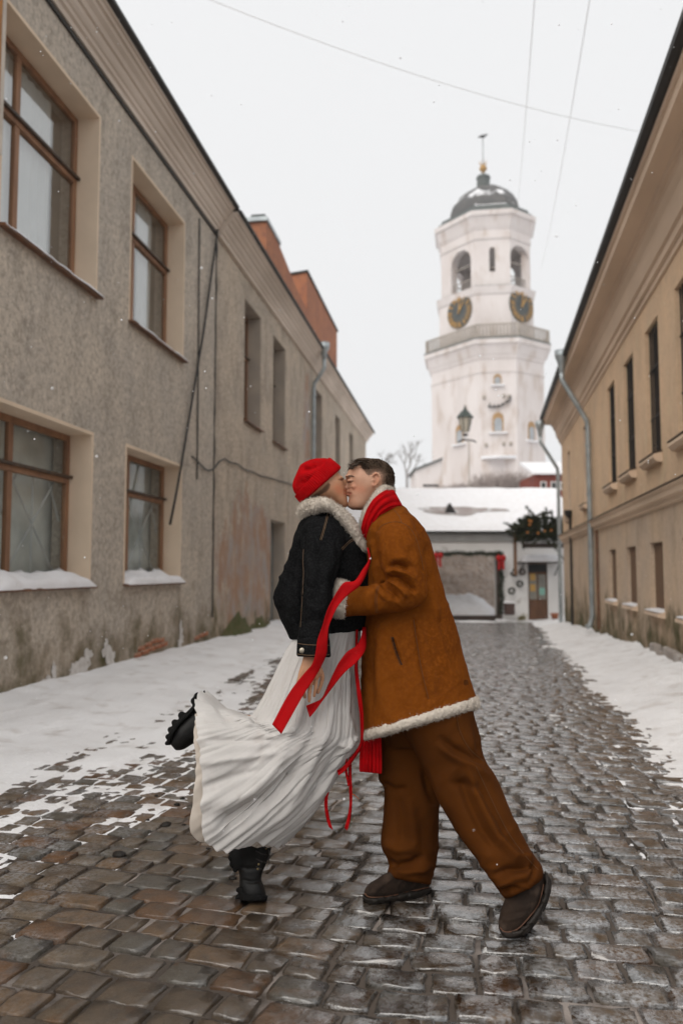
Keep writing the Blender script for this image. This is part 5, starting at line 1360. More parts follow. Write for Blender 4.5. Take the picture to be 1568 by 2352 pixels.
# ================================================================== the man
MAN = empty('person', tuple(P(1000, 2060, DC) * (1, 1, 0)), 0)
def kid(o, root):
    o.parent = root; o.matrix_parent_inverse = root.matrix_basis.inverted(); return o
def add(root, name, me, m, smooth=True): return kid(link(name, me, m, None, smooth), root)

coat_secs = [(842, 1168, 925, 1160, .0, .085), (838, 1190, 944, 1180, .0, .15), (836, 1215, 968, 1206, .0, .195), (838, 1245, 987, 1242, .0, .205), (842, 1290, 1001, 1292, .0, .195),
             (843, 1350, 1018, 1350, .0, .185), (840, 1410, 1035, 1408, .0, .185), (834, 1470, 1053, 1462, .0, .20), (830, 1530, 1068, 1520, .0, .215), (830, 1600, 1083, 1575, .0, .23), (833, 1655, 1092, 1602, .0, .24), (834, 1690, 1097, 1619, .0, .245)]
arm_secs = [(874, 1186, 936, 1184, -.10, .06), (868, 1203, 952, 1206, -.15, .085), (865, 1235, 962, 1240, -.185, .088), (868, 1275, 972, 1280, -.205, .085), (878, 1312, 979, 1325, -.215, .08),
            (890, 1332, 977, 1372, -.222, .075), (882, 1338, 952, 1396, -.225, .07), (864, 1340, 915, 1405, -.225, .066), (838, 1346, 866, 1411, -.215, .063), (812, 1345, 826, 1414, -.195, .06), (795, 1342, 786, 1416, -.175, .058)]
seam = dict()
coat_me = union([loft(coat_secs, 60, 72, 2.4), loft(arm_secs, 60, 48, 2.2), loft(far_side(arm_secs), 60, 48, 2.2)], .0046, 9, .5)
CF = [([(869, 1218), (876, 1208), (895, 1200), (918, 1200), (940, 1212), (955, 1238), (965, 1275), (972, 1310)], 4, -5, 1),
      ([(862, 1222), (862, 1262), (868, 1300)], 6, -6), ([(850, 1250), (848, 1300), (852, 1345)], 7, -7), ([(856, 1240), (856, 1300), (862, 1340)], 6, 5),
      ([(888, 1305), (905, 1297), (925, 1300), (940, 1312)], 6, -14), ([(884, 1316), (905, 1308), (930, 1316), (955, 1335)], 6, 11), ([(888, 1326), (915, 1330), (940, 1346), (958, 1362)], 6, -15),
      ([(884, 1336), (905, 1342), (925, 1358), (940, 1374)], 6, 11), ([(872, 1338), (890, 1348), (905, 1364), (915, 1382)], 6, -13), ([(858, 1340), (872, 1356), (885, 1378)], 7, 6), ([(900, 1286), (930, 1282), (958, 1300)], 8, 6),
      ([(866, 1346), (860, 1375), (862, 1408)], 4, -4), ([(845, 1350), (842, 1380), (846, 1408)], 8, 3),
      ([(938, 1250), (946, 1290), (940, 1310)], 9, -5), ([(905, 1215), (915, 1260), (912, 1290)], 12, 4),
      ([(950, 1425), (956, 1470), (968, 1540), (984, 1606)], 4, -6, 1), ([(962, 1425), (972, 1480), (986, 1540), (1002, 1598)], 12, 6), ([(985, 1360), (1000, 1430), (1030, 1520), (1060, 1598)], 16, 8), ([(1000, 1400), (1020, 1470), (1048, 1550)], 9, -6),
      ([(901, 1464), (908, 1490), (921, 1526)], 4, -10), ([(906, 1460), (915, 1490), (928, 1524)], 5, 6), ([(880, 1440), (872, 1520), (878, 1650)], 14, 7), ([(855, 1440), (850, 1540), (852, 1660)], 10, -6), ([(905, 1540), (912, 1600), (920, 1655)], 14, -5),
      ([(985, 1240), (975, 1300), (985, 1350)], 8, -6), ([(978, 1330), (992, 1390), (1010, 1440)], 9, 5), ([(944, 1190), (952, 1205), (956, 1225)], 5, -4), ([(905, 1172), (930, 1180), (955, 1200)], 7, 4)]
slv_zone = lambda px, py: np.exp(-((px - 905) / 55) ** 2 - ((py - 1350) / 48) ** 2)
crinkle = lambda px, py, s, seed: 1 - 2 * np.abs(vnoise((px * .72 - py * .70) * s, (px * .70 + py * .72) * s * .3, 0, seed))
fold(coat_me, CF, lambda c, px, py: .0045 * fbm(c[:, 0] * 9, c[:, 1] * 9, c[:, 2] * 7, 41, 3) + .0016 * fbm(c[:, 0] * 40, c[:, 1] * 40, c[:, 2] * 40, 42, 2) + .0055 * slv_zone(px, py) * crinkle(px, py, .075, 43) + .0018 * crinkle(px, -py, .05, 44))
coat = add(MAN, 'coat', coat_me, M_suede)
ctree = bvh_of(coat_me)
def stitch(name, lines, tree, m, parent, r=.0012, lift=.0012, root=None):
    mb = MB()
    for ln in lines:
        q = on_surface(tree, dense(ln, 26), lift)
        if len(q) > 2: mb.tube(q, r, 5)
    o = kid(mb.build(name, m, None, True), root or MAN); return o
M_seam = mat('dark_brown_thread', (.10, .04, .012), (.07, .03, .01), 9)
M_pock = mat('pocket_shadow', (.03, .014, .006), (.02, .01, .005), 9)
for ln, r in (([(901, 1463), (908, 1490), (922, 1527)], .0035), ([(869, 1218), (876, 1208), (895, 1200), (918, 1200), (940, 1212), (955, 1238), (965, 1275), (972, 1310)], .0011), ([(905, 1172), (915, 1184), (922, 1200)], .0011), ([(897, 1462), (904, 1490), (918, 1528)], .0011), ([(950, 1425), (956, 1470), (968, 1540), (984, 1606)], .0014), ([(866, 1346), (861, 1375), (863, 1408)], .0012), ([(870, 1346), (865, 1375), (867, 1408)], .0012)):
    stitch('seam', [ln], ctree, M_pock if r > .003 else M_seam, None, r, .0006)  # the thick line paints the shade inside the pocket slit
# fleece: hem band, cuffs, collar
hem = union([loft([(836, 1676, 1094, 1600, .0, .238), (833, 1682, 1097, 1606, .0, .252), (832, 1690, 1099, 1614, .0, .256), (834, 1698, 1098, 1624, .0, .252), (838, 1700, 1094, 1628, .0, .236)], 12, 110, 2.4)], .0055, 1)
fuzz(add(MAN, 'fleece_hem', fleece(hem, .006, 75), M_sherpa), MAN, 16000)
cf = [(801, 1339, 792, 1417, -.18, .056), (796, 1336, 784, 1420, -.175, .068), (788, 1332, 776, 1420, -.165, .072), (777, 1328, 765, 1415, -.150, .070), (768, 1336, 758, 1400, -.14, .058), (766, 1345, 760, 1390, -.135, .04)]
for k_, ss_ in enumerate((cf, far_side(cf))):
    fuzz(add(MAN, 'fleece_cuff', fleece(union([loft(ss_, 16, 60, 2.2)], .005, 1), .006, 80), M_sherpa), MAN, 6000)
colr = [(900, 1112, 906, 1130, .0, .035), (884, 1113, 893, 1128, -.055, .03), (870, 1120, 882, 1138, -.085, .025), (852, 1143, 866, 1156, -.098, .022), (836, 1168, 850, 1178, -.10, .022), (828, 1192, 840, 1200, -.09, .02), (826, 1215, 838, 1222, -.07, .02), (832, 1240, 842, 1244, -.05, .015)]
fuzz(add(MAN, 'fleece_collar', fleece(union([loft(colr, 40, 28), loft(far_side(colr), 40, 28)], .005, 1), .005, 85), M_sherpa), MAN, 9000)
# ribbed scarf round the neck
sf = [(902, 1121, 927, 1166, .0, .05), (884, 1128, 903, 1166, -.085, .04), (861, 1145, 879, 1178, -.120, .032), (844, 1171, 862, 1200, -.128, .028), (834, 1200, 853, 1220, -.115, .026), (830, 1225, 847, 1240, -.085, .022), (834, 1243, 846, 1254, -.06, .014)]
ribs = lambda a, t: .019 * np.abs(np.sin(t * 5.0 + 1.2 * a)) ** .55 - .013
add(MAN, 'scarf', union([loft(sf, 120, 120, 2.4, disp=ribs), loft(far_side(sf), 120, 120, 2.4, disp=ribs)], .0032, 1), M_knit)
tail = [(836, 1640, 866, 1640, -.05, .012), (830, 1690, 872, 1690, -.06, .014), (828, 1730, 874, 1732, -.06, .016), (827, 1765, 874, 1770, -.06, .016), (829, 1773, 872, 1777, -.06, .010)]
tv, tf = loft(tail, 60, 160, 2.2, disp=lambda a, t: .006 * np.cos(np.cos(t) * 20))
add(MAN, 'scarf_tail', mesh_np('scarf_tail', tv, tf), M_knit)
# trousers
f_leg = [(872, 1560, 1010, 1560, .06, .14), (870, 1650, 1015, 1650, .07, .125), (869, 1700, 1015, 1710, .08, .115), (870, 1784, 1012, 1790, .08, .105), (882, 1812, 1010, 1830, .075, .10), (881, 1866, 1008, 1870, .07, .098), (874, 1940, 1006, 1932, .06, .10), (888, 1968, 1003, 1970, .055, .098), (894, 1985, 998, 1995, .05, .095), (890, 2004, 990, 2024, .05, .098), (891, 2012, 986, 2033, .05, .09)]
n_leg = [(880, 1560, 1075, 1560, -.06, .15), (900, 1640, 1088, 1640, -.07, .15), (935, 1700, 1101, 1695, -.085, .135), (962, 1745, 1110, 1738, -.10, .125), (990, 1800, 1140, 1790, -.12, .118), (1012, 1852, 1166, 1850, -.145, .112), (1048, 1914, 1200, 1916, -.18, .108), (1088, 1968, 1227, 1966, -.215, .104), (1120, 2008, 1240, 1984, -.24, .10), (1136, 2030, 1247, 2002, -.25, .105), (1152, 2056, 1246, 2016, -.26, .10), (1160, 2064, 1238, 2028, -.262, .09)]
tr_me = union([loft(f_leg, 60, 56, 2.3), loft(n_leg, 60, 56, 2.3), loft([(880, 1500, 1050, 1480, 0, .16), (878, 1580, 1072, 1560, 0, .17), (880, 1660, 1086, 1640, 0, .16), (900, 1720, 1080, 1720, 0, .10)], 20, 48)], .0050, 8)
TF = [([(1060, 1740), (1085, 1800), (1108, 1860), (1140, 1920), (1185, 1968), (1222, 1980)], 11, 13), ([(1050, 1770), (1075, 1840), (1105, 1905), (1150, 1960)], 11, -8), ([(1090, 1790), (1125, 1850), (1165, 1920), (1205, 1962)], 10, -7),
      ([(1130, 2012), (1165, 1998), (1205, 1990), (1238, 1988)], 9, -12), ([(1140, 2035), (1180, 2018), (1220, 2012)], 9, 9), ([(1145, 2050), (1170, 2040), (1195, 2042)], 6, -6), ([(1195, 1950), (1215, 1978), (1222, 2010)], 8, 8), ([(1228, 1975), (1224, 2000), (1216, 2030)], 6, -7),
      ([(1005, 1690), (1040, 1720), (1080, 1738), (1115, 1752)], 9, -9), ([(1000, 1705), (1040, 1738), (1085, 1760), (1125, 1790)], 10, 8), ([(1030, 1800), (1070, 1800), (1110, 1820)], 10, -6), ([(1045, 1632), (1056, 1680), (1078, 1720), (1110, 1748)], 3, -3),
      ([(880, 1975), (910, 1990), (945, 1982), (975, 1962)], 9, -11), ([(900, 1992), (930, 2002), (965, 1998), (992, 1985)], 9, 8), ([(878, 1935), (915, 1950), (955, 1945)], 11, 7), ([(940, 1830), (950, 1900), (955, 1960)], 12, 6), ([(915, 1820), (920, 1880), (925, 1940)], 10, -5), ([(872, 1795), (905, 1815), (940, 1812)], 8, -6), ([(970, 1760), (985, 1820), (1000, 1850)], 9, -6),
      ([(1090, 1650), (1096, 1690), (1100, 1735)], 6, -5)]
TF = [(a_[0], a_[1], a_[2] * 1.35) + tuple(a_[3:]) for a_ in TF]
fold(tr_me, TF, lambda c, px, py: .0045 * fbm(c[:, 0] * 10, c[:, 1] * 10, c[:, 2] * 8, 51, 3) + .0025 * crinkle(px, -py, .03, 52) + .0035 * sstep(1930, 2000, py) * crinkle(px * .3, py, .07, 53))
add(MAN, 'trousers', tr_me, M_trous)
ttree = bvh_of(tr_me)
for ln in ([(1045, 1632), (1056, 1680), (1078, 1720), (1110, 1748)], [(1092, 1760), (1125, 1830), (1165, 1910), (1205, 1965), (1235, 1998)]): stitch('seam', [ln], ttree, M_seam, None, .0012, .0006)
# shoes
fs = [(986, 2022, 986, 2040, .085, .030), (975, 2010, 975, 2044, .075, .040), (945, 2000, 947, 2050, .055, .044), (915, 1998, 918, 2056, .03, .047), (890, 2004, 892, 2062, .01, .050), (865, 2018, 866, 2066, -.005, .052), (846, 2030, 847, 2066, -.01, .048), (836, 2045, 836, 2062, -.01, .034)]
rs_ = [(1165, 2050, 1250, 2004, -.265, .040), (1158, 2066, 1252, 2022, -.27, .046), (1150, 2088, 1244, 2058, -.28, .050), (1145, 2110, 1232, 2086, -.29, .052), (1144, 2130, 1216, 2112, -.298, .050), (1150, 2143, 1198, 2134, -.303, .042), (1162, 2146, 1184, 2142, -.305, .028)]
fsole = [(990, 2038, 989, 2050, .09, .040), (960, 2043, 961, 2060, .065, .048), (920, 2052, 921, 2070, .033, .052), (880, 2060, 881, 2076, .0, .058), (850, 2062, 850, 2077, -.012, .054), (834, 2054, 834, 2070, -.014, .036)]
rsole = [(1250, 2000, 1264, 2022, -.268, .040), (1250, 2034, 1263, 2046, -.276, .048), (1236, 2078, 1250, 2086, -.286, .054), (1214, 2112, 1228, 2122, -.296, .056), (1190, 2134, 1200, 2150, -.304, .054), (1166, 2138, 1168, 2154, -.308, .044), (1146, 2132, 1148, 2146, -.306, .030)]
for up_, so_ in ((fs, fsole), (rs_, rsole)):
    sh = union([loft(up_, 40, 40, 2.4)], .005, 3)
    fold(sh, [([(905, 2012), (880, 2030), (858, 2046)], 5, 3), ([(930, 2012), (925, 2030), (915, 2046)], 4, -3), ([(1150, 2105), (1180, 2098), (1215, 2090)], 5, -3), ([(1152, 2116), (1180, 2110), (1205, 2104)], 4, 3)], lambda c, px, py: .002 * fbm(c[:, 0] * 30, c[:, 1] * 30, c[:, 2] * 30, 55, 2))
    so = add(MAN, 'shoe', sh, M_shoe)
    s2 = kid(link('sole', fold(union([loft(so_, 50, 40, 3.0)], .004, 1), [], lambda c, px, py: .0022 * np.sign(vnoise(c[:, 0] * 60, c[:, 1] * 60, c[:, 2] * 60, 7))), M_ssole, None, True), so)
    tr_ = bvh_of(sh)
    wl = [(987, 2036), (945, 2046), (890, 2058), (850, 2060), (838, 2052)] if up_ is fs else [(1247, 2030), (1236, 2074), (1212, 2108), (1186, 2134), (1160, 2140), (1148, 2130)]
    q = on_surface(tr_, dense(wl, 30), .001)
    if len(q) > 3: kid(MB().tube(q, .0028, 5).build('welt', mat('tan_welt', (.13, .06, .035), (.09, .045, .028), 9), None, True), so)
# body, one skin from head to foot
head = [(824, 1063, 868, 1060, .0, .030), (808, 1070, 884, 1068, .0, .056), (800, 1081, 895, 1080, .0, .069), (795, 1092, 900, 1092, .0, .074), (795, 1100, 901, 1102, .0, .076), (798, 1110, 900, 1110, .0, .075), (799, 1122, 896, 1118, .0, .071), (799, 1133, 886, 1128, .0, .064), (801, 1143, 874, 1142, .0, .058), (799, 1154, 862, 1156, .0, .052), (801, 1165, 850, 1166, .0, .043), (808, 1171, 838, 1172, .0, .024)]
neck = [(838, 1130, 898, 1100, .0, .052), (834, 1158, 900, 1124, .0, .054), (838, 1178, 908, 1150, .0, .056), (846, 1205, 918, 1180, .0, .07)]
nose = [(794, 1097, 806, 1100, .0, .007), (791.5, 1106, 808, 1108, .0, .009), (788.5, 1114, 808, 1114, .0, .012), (787.5, 1119, 808, 1119, .0, .016), (791, 1124, 808, 1123, .0, .014)]
def face_bits(sx=1): pass
hand_n = [(798, 1352, 790, 1404, -.175, .022), (782, 1350, 776, 1396, -.155, .020), (762, 1346, 758, 1388, -.140, .016), (742, 1346, 740, 1384, -.136, .013)]
fingers_n = [([(745, 1350, -.137), (726, 1346, -.136), (706, 1350, -.13)], [4.6, 4.4, 3.6]), ([(743, 1361, -.137), (722, 1360, -.136), (699, 1364, -.13)], [4.8, 4.5, 3.7]), ([(743, 1372, -.137), (723, 1374, -.136), (703, 1378, -.13)], [4.7, 4.4, 3.6]), ([(745, 1382, -.137), (728, 1386, -.136), (712, 1390, -.13)], [4.2, 4.0, 3.2]), ([(776, 1354, -.155), (769, 1338, -.162), (763, 1322, -.158)], [5.2, 4.8, 3.8])]
def mirror(parts_fn): pass
parts = [loft(head, 46, 56, 2.15, front=.22), loft(neck, 20, 40), loft(nose, 20, 24, 2.0), ball(797.5, 1129.5, 0, 4.2, 3.0, .017), ball(798, 1136.5, 0, 4.4, 3.4, .016), ball(803, 1160, 0, 6, 7, .020),
         ball(797, 1094, -.028, 5, 3.4, .026), ball(797, 1094, .028, 5, 3.4, .026), ball(803, 1104, -.034, 6.5, 4.2, .016), ball(803, 1104, .034, 6.5, 4.2, .016),
         ball(792.5, 1120.5, -.010, 4.2, 3.2, .008), ball(792.5, 1120.5, .010, 4.2, 3.2, .008), ball(815, 1118, -.034, 10, 8, .022), ball(815, 1118, .034, 10, 8, .022)]
for s in (-1, 1):
    ear = [(857 + 9 * math.cos(q) + 5, 1101 - 15 * math.sin(q) - 4 * math.cos(q) * 0, s * .079) for q in np.linspace(-.3, math.pi * 1.15, 9)]
    ear = [(866, 1112, s * .074), (871, 1103, s * .082), (872, 1094, s * .085), (867, 1087, s * .083), (860, 1088, s * .079), (856, 1095, s * .075)]
    parts += [ptube(ear, [2.6, 2.8, 2.8, 2.6, 2.4, 2.0], 8, 20), ball(863, 1102, s * .070, 7.5, 12, .007), ball(858, 1114, s * .073, 4.2, 5.2, .006), ball(857, 1103, s * .076, 2.6, 3.4, .004)]
body_secs = shrink(coat_secs[1:], .80)
parts += [loft(body_secs, 30, 40), loft(shrink(arm_secs, .55), 30, 28), loft(far_side(shrink(arm_secs, .55)), 30, 28), loft(shrink(f_leg, .72), 30, 28), loft(shrink(n_leg, .72), 30, 28), loft(shrink(fs, .7), 20, 24), loft(shrink(rs_, .7), 20, 24),
          loft([(895, 1990, 975, 2008, .05, .05), (920, 2010, 980, 2035, .06, .04)], 8, 20), loft([(1150, 2030, 1235, 2000, -.25, .05), (1165, 2070, 1240, 2040, -.27, .04)], 8, 20)]
for s in (-1, 1):
    g = lambda q: q if s < 0 else -q + .04
    parts.append(loft([t_[:4] + (g(t_[4]), t_[5]) for t_ in hand_n], 16, 28))
    for pth, rd_ in fingers_n: parts.append(ptube([(a, b, g(c)) for a, b, c in pth], rd_, 9, 12))
mb_me = union(parts, .0036, 2, .5)
# sunken eye corners, nostril and mouth line
fold(mb_me, [([(797, 1099), (804, 1098.5), (813, 1099)], 2.0, -1.0, 1), ([(797, 1107), (804, 1107.5), (811, 1105)], 1.6, -1.2, 1), ([(793, 1133), (799, 1133), (806, 1134)], 1.3, -2.0, 1), ([(797, 1119), (800, 1123)], 1.8, -1.6, 1),
            ([(858, 1096), (862, 1103), (861, 1110)], 2.6, -3.5, 1), ([(812, 1112), (816, 1124), (812, 1136)], 5, -1.2), ([(806, 1119), (810, 1128)], 2, -1)])
tint(mb_me, [([(793, 1131), (800, 1131.5), (805, 1133)], 2.4, (.80, .50, .48), .8), ([(793, 1136), (799, 1137), (805, 1135)], 2.6, (.80, .52, .50), .8), ([(799, 1122), (803, 1121)], 1.6, (.45, .30, .25), .8), ([(797, 1106.5), (804, 1107.5), (810, 1105.5)], .9, (.35, .26, .22), .55), ([(798, 1100), (805, 1099), (813, 1100)], 2.6, (.86, .76, .72), .5),  # nostril and lid crease: shade painted into the skin colour
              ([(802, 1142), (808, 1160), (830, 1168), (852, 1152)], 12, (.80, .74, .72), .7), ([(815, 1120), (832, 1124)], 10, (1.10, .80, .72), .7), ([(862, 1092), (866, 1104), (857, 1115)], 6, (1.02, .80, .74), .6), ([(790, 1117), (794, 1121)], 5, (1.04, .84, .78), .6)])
body = add(MAN, 'body', mb_me, M_skin)
# short hair: longer on top, clipped at the sides
hp = [(794, 1086), (795, 1078), (801, 1067), (815, 1058), (848, 1050), (884, 1060), (904, 1080), (912, 1102), (908, 1122), (894, 1128), (880, 1124), (876, 1112), (875, 1098), (869, 1086), (860, 1084), (853, 1091), (846, 1095), (839, 1087), (832, 1077), (827, 1069), (815, 1069), (806, 1074), (800, 1081), (797, 1086)]
topness = lambda px, py: np.clip(sstep(1092, 1070, py) + sstep(868, 892, px) * .8 + sstep(818, 808, px), 0, 1)
hair_me = M_hair
M_hair2 = skin_mat('short_hair', (.040, .026, .017), (.026, .017, .011)); M_hair2.node_tree.nodes['Principled BSDF'].inputs['Subsurface Weight'].default_value = 0; M_hair2.node_tree.nodes['Principled BSDF'].inputs['Roughness'].default_value = .75; M_hair2.node_tree.nodes['Principled BSDF'].inputs['Specular IOR Level'].default_value = .12
def hair_tone(px, py, sd):
    side = 1 - topness(px, py); f = np.clip(side * (.30 + .7 * np.exp(-np.clip(sd, 0, 30) / 6)) + np.exp(-np.clip(sd, 0, 9) / 1.6), 0, 1)[:, None]
    return ((1 - f) * np.array([.050, .032, .020]) + f * np.array([.27, .165, .115])) / np.array([.034, .022, .014]) * 1.0
hr = shell(mb_me, hp, lambda px, py, sd: np.clip(sd / 4.5, 0, 1) * (.0012 + .011 * topness(px, py) + .006 * sstep(866, 835, px) * sstep(1078, 1064, py)), hair_tone, 'hair', M_hair2, None)
kid(hr, MAN)
# forelock and the clipped crown: short strands
tree = bvh_of(mb_me); htree = bvh_of(hr.data); hs = MB(); rnd = random.Random(12)
for i in range(3600):
    px, py = rnd.uniform(800, 906), rnd.uniform(1056, 1122)
    if topness(np.array(px), np.array(py)) < .5 or (px < 832 and py > 1066 + (832 - px) * .35) or (px < 870 and py > 1078): continue
    q = on_surface(htree, [(px, py)], .0)
    if not q: continue
    p_ = q[0]; ln = .018 if px < 850 else .010
    dv = Vector(RT.tolist()) * (-.9 if px < 850 else .5 if px > 885 else -.3) + Vector((0, 0, .22 if px < 880 else -.35)) + Vector((rnd.gauss(0, .22), rnd.gauss(0, .22), rnd.gauss(0, .16)))
    dv = dv.normalized() * ln * rnd.uniform(.6, 1.2); sd_ = dv.cross(Vector((rnd.random(), rnd.random(), rnd.random()))).normalized() * .0010
    hs.add([p_ - sd_, p_ + sd_, p_ + dv], [(0, 1, 2)])
for i in range(46):
    t = rnd.random(); a = np.array([830 - 22 * t + rnd.gauss(0, 2), 1062 + 14 * t ** 1.3 + rnd.gauss(0, 1.5)])
    p0 = Vector(P(a[0], a[1], DC - .03 + rnd.uniform(-.045, .05))); p1 = Vector(P(a[0] - 8 - 3 * rnd.random(), a[1] + 3 + 4 * t + rnd.gauss(0, 1.2), DC - .03 + rnd.uniform(-.045, .05)))
    hs.tube([p0, p0.lerp(p1, .5) + Vector((0, 0, .006)), p1], [.0022, .0018, .0005], 4)
kid(hs.build('hair_strands', M_hair, None), MAN)
for sgn in (-1,):
    eb = MB()
    for ln, r in (([(795, 1095), (802, 1092.5), (809, 1093), (815, 1096)], .0013), ([(799, 1096), (805, 1094.5), (812, 1095.5)], .0012)):
        q = on_surface(tree, dense(ln, 14), .0012)
        if len(q) > 2: eb.tube(q, [r * (1 - .6 * abs(2 * k / (len(q) - 1) - 1) ** 2) for k in range(len(q))], 6)
    if eb.V: kid(eb.build('eyebrow', M_hair, None, True), MAN)
    el = MB(); q = on_surface(tree, dense([(796.5, 1107), (803, 1108.3), (811, 1105.5)], 14), .0008)
    if len(q) > 2: el.tube(q, .0006, 5); kid(el.build('eyelash', M_hair, None, True), MAN)
tag(MAN, 'person in a tan suede coat, brown trousers and red scarf leaning in to kiss', 'person')

# ================================================================== the woman
WOM = empty('person', tuple(P(585, 2065, DC) * (1, 1, 0)), 0)
jack = [(704, 1172, 786, 1176, .0, .085), (692, 1192, 802, 1200, .0, .125), (682, 1220, 824, 1232, .0, .15), (671, 1254, 842, 1266, .0, .16), (653, 1303, 850, 1312, .0, .160), (635, 1346, 852, 1352, .0, .155), (628, 1374, 850, 1384, .0, .15), (636, 1404, 846, 1412, .0, .145), (650, 1436, 838, 1434, .0, .14), (663, 1462, 836, 1444, .0, .14), (668, 1468, 834, 1448, .0, .13)]
slv = [(712, 1186, 776, 1190, -.09, .05), (698, 1206, 788, 1216, -.125, .07), (692, 1240, 788, 1256, -.155, .075), (692, 1285, 778, 1300, -.185, .072), (694, 1330, 766, 1342, -.21, .068), (693, 1372, 760, 1384, -.225, .066), (689, 1418, 757, 1430, -.235, .064), (685, 1462, 756, 1470, -.24, .064)]
j_me = union([loft(jack, 50, 72, 2.3), loft(slv, 50, 44, 2.2), loft(far_side(slv), 50, 44, 2.2)], .0048, 7)
JF = [([(700, 1225), (694, 1280), (696, 1340), (690, 1430)], 6, -8, 1), ([(772, 1240), (776, 1290), (764, 1345)], 6, -7, .5), ([(755, 1175), (749, 1205), (738, 1240)], 3, -3, 1), ([(700, 1215), (680, 1260), (660, 1310), (640, 1360)], 9, 8), ([(690, 1250), (676, 1300), (668, 1350), (660, 1420)], 9, -8), ([(672, 1330), (664, 1380), (668, 1440)], 10, 8),
      ([(720, 1240), (712, 1300), (716, 1350)], 9, 6), ([(735, 1260), (738, 1320), (730, 1380)], 9, -6), ([(752, 1300), (742, 1350), (745, 1400)], 9, 6), ([(700, 1390), (725, 1400), (750, 1396)], 7, 5), ([(698, 1420), (722, 1426), (748, 1420)], 7, -5),
      ([(790, 1240), (806, 1270), (836, 1290)], 8, -6), ([(780, 1290), (800, 1320), (830, 1330)], 10, 6), ([(785, 1230), (800, 1240), (812, 1262)], 5, 4), ([(640, 1390), (655, 1410), (680, 1425)], 8, -6), ([(705, 1200), (730, 1215), (760, 1210)], 9, 5), ([(770, 1350), (800, 1345), (835, 1355)], 9, -5)]
fold(j_me, JF, lambda c, px, py: .004 * fbm(c[:, 0] * 11, c[:, 1] * 11, c[:, 2] * 9, 61, 3) + .0015 * fbm(c[:, 0] * 45, c[:, 1] * 45, c[:, 2] * 45, 62, 2) + .0045 * crinkle(px, py, .04, 63) + .002 * crinkle(py, px, .08, 64))
jacket = add(WOM, 'denim_jacket', j_me, M_denim)
cuff_s = [(684, 1460, 757, 1467, -.24, .066), (682, 1475, 758, 1480, -.242, .068), (681, 1496, 759, 1498, -.243, .070), (681, 1505, 760, 1507, -.244, .070), (684, 1508, 757, 1510, -.244, .062)]
cu = union([loft(cuff_s, 16, 56, 2.2)], .005, 1); cuff_o = kid(link('cuff', cu, M_denim, None, True), jacket)
cu2 = union([loft(far_side(cuff_s), 16, 56, 2.2)], .005, 1); kid(link('cuff', cu2, M_denim, None, True), jacket)
jt = bvh_of(j_me); ct = bvh_of(cu)
M_th = mat('tan_thread', (.22, .13, .07), (.16, .10, .055), 9)
for ln in ([(755, 1174), (752, 1190), (747, 1210), (738, 1241)], [(752, 1174), (749, 1190), (744, 1210), (735, 1240)], [(812, 1236), (800, 1244), (784, 1260)], [(814, 1239), (802, 1247), (786, 1263)], [(697, 1262), (696, 1290), (697, 1320), (694, 1380), (690, 1440)]):
    kid(stitch('stitching', [ln], jt, M_th, None, .0008, .0006, WOM), jacket)
for ln in ([(684, 1478), (710, 1481), (756, 1482)], [(683, 1502), (710, 1505), (757, 1504)]): kid(stitch('stitching', [ln], ct, M_th, None, .0008, .0006, WOM), jacket)
q = on_surface(ct, [(694, 1494)], .001)
if q:
    b_ = MB().lathe([(.0105, 0), (.0105, .002), (.009, .004), (.003, .0045)], (0, 0, 0), 16).build('button', mat('brass_button', (.45, .40, .32), (.36, .32, .26), 20, rough=.35, metal=.7), None, True)
    b_.location = q[0]; b_.rotation_euler = (R(90), 0, YAW); kid(b_, jacket)
# fleece collar of the jacket
wc = [(684, 1180, 692, 1196, .0, .03), (688, 1160, 704, 1186, -.07, .036), (706, 1149, 722, 1179, -.105, .036), (728, 1144, 738, 1174, -.118, .034), (750, 1146, 752, 1173, -.122, .034), (770, 1156, 764, 1180, -.122, .034), (788, 1170, 778, 1194, -.118, .034), (806, 1188, 790, 1210, -.11, .033), (822, 1208, 802, 1228, -.105, .032), (832, 1230, 813, 1248, -.095, .03), (840, 1250, 826, 1262, -.085, .026), (845, 1262, 838, 1272, -.075, .018)]
fuzz(add(WOM, 'fleece_collar', fleece(union([loft(wc, 60, 30), loft(far_side(wc), 60, 30)], .005, 1), .0075, 62), M_sherpa), WOM, 16000, .009)
# beanie
hat = [(676, 1098, 690, 1068, .0, .028), (673, 1106, 702, 1060, .0, .052), (672, 1116, 716, 1055, .0, .070), (675, 1127, 734, 1053, .0, .082), (680, 1136, 752, 1054, .0, .087), (688, 1143, 764, 1066, .0, .086)]
cuffh = [(684, 1136, 752, 1058, .0, .080), (678, 1138, 754, 1052, .0, .093), (681, 1143, 762, 1055, .0, .097), (687, 1150, 774, 1064, .0, .098), (691, 1153, 781, 1073, .0, .096), (698, 1151, 778, 1081, .0, .088), (704, 1146, 772, 1084, .0, .08)]
hat_rib = lambda a, t: .0017 * np.abs(np.sin(t * 42)) * sstep(.1, .5, a) + .0016 * vnoise(np.cos(t) * 8, np.sin(t) * 8, a * 6, 73)
_v, _f = loft(hat, 90, 420, 2.2, disp=hat_rib); hv = mesh_np('beanie', _v, _f)
fold(hv, [([(690, 1075), (710, 1078), (735, 1070)], 9, -4), ([(683, 1105), (700, 1112), (722, 1098)], 10, -3), ([(700, 1095), (720, 1085), (740, 1075)], 8, 4)], lambda c, px, py: .0022 * fbm(c[:, 0] * 22, c[:, 1] * 22, c[:, 2] * 22, 71, 2))
hat_o = add(WOM, 'beanie', hv, M_knit)
_v, _f = loft(cuffh, 50, 420, 2.2, disp=lambda a, t: .0020 * np.abs(np.sin(t * 42)) + .002 * vnoise(np.cos(t) * 7, np.sin(t) * 7, a * 4, 74)); hc = mesh_np('turned_up_cuff', _v, _f)
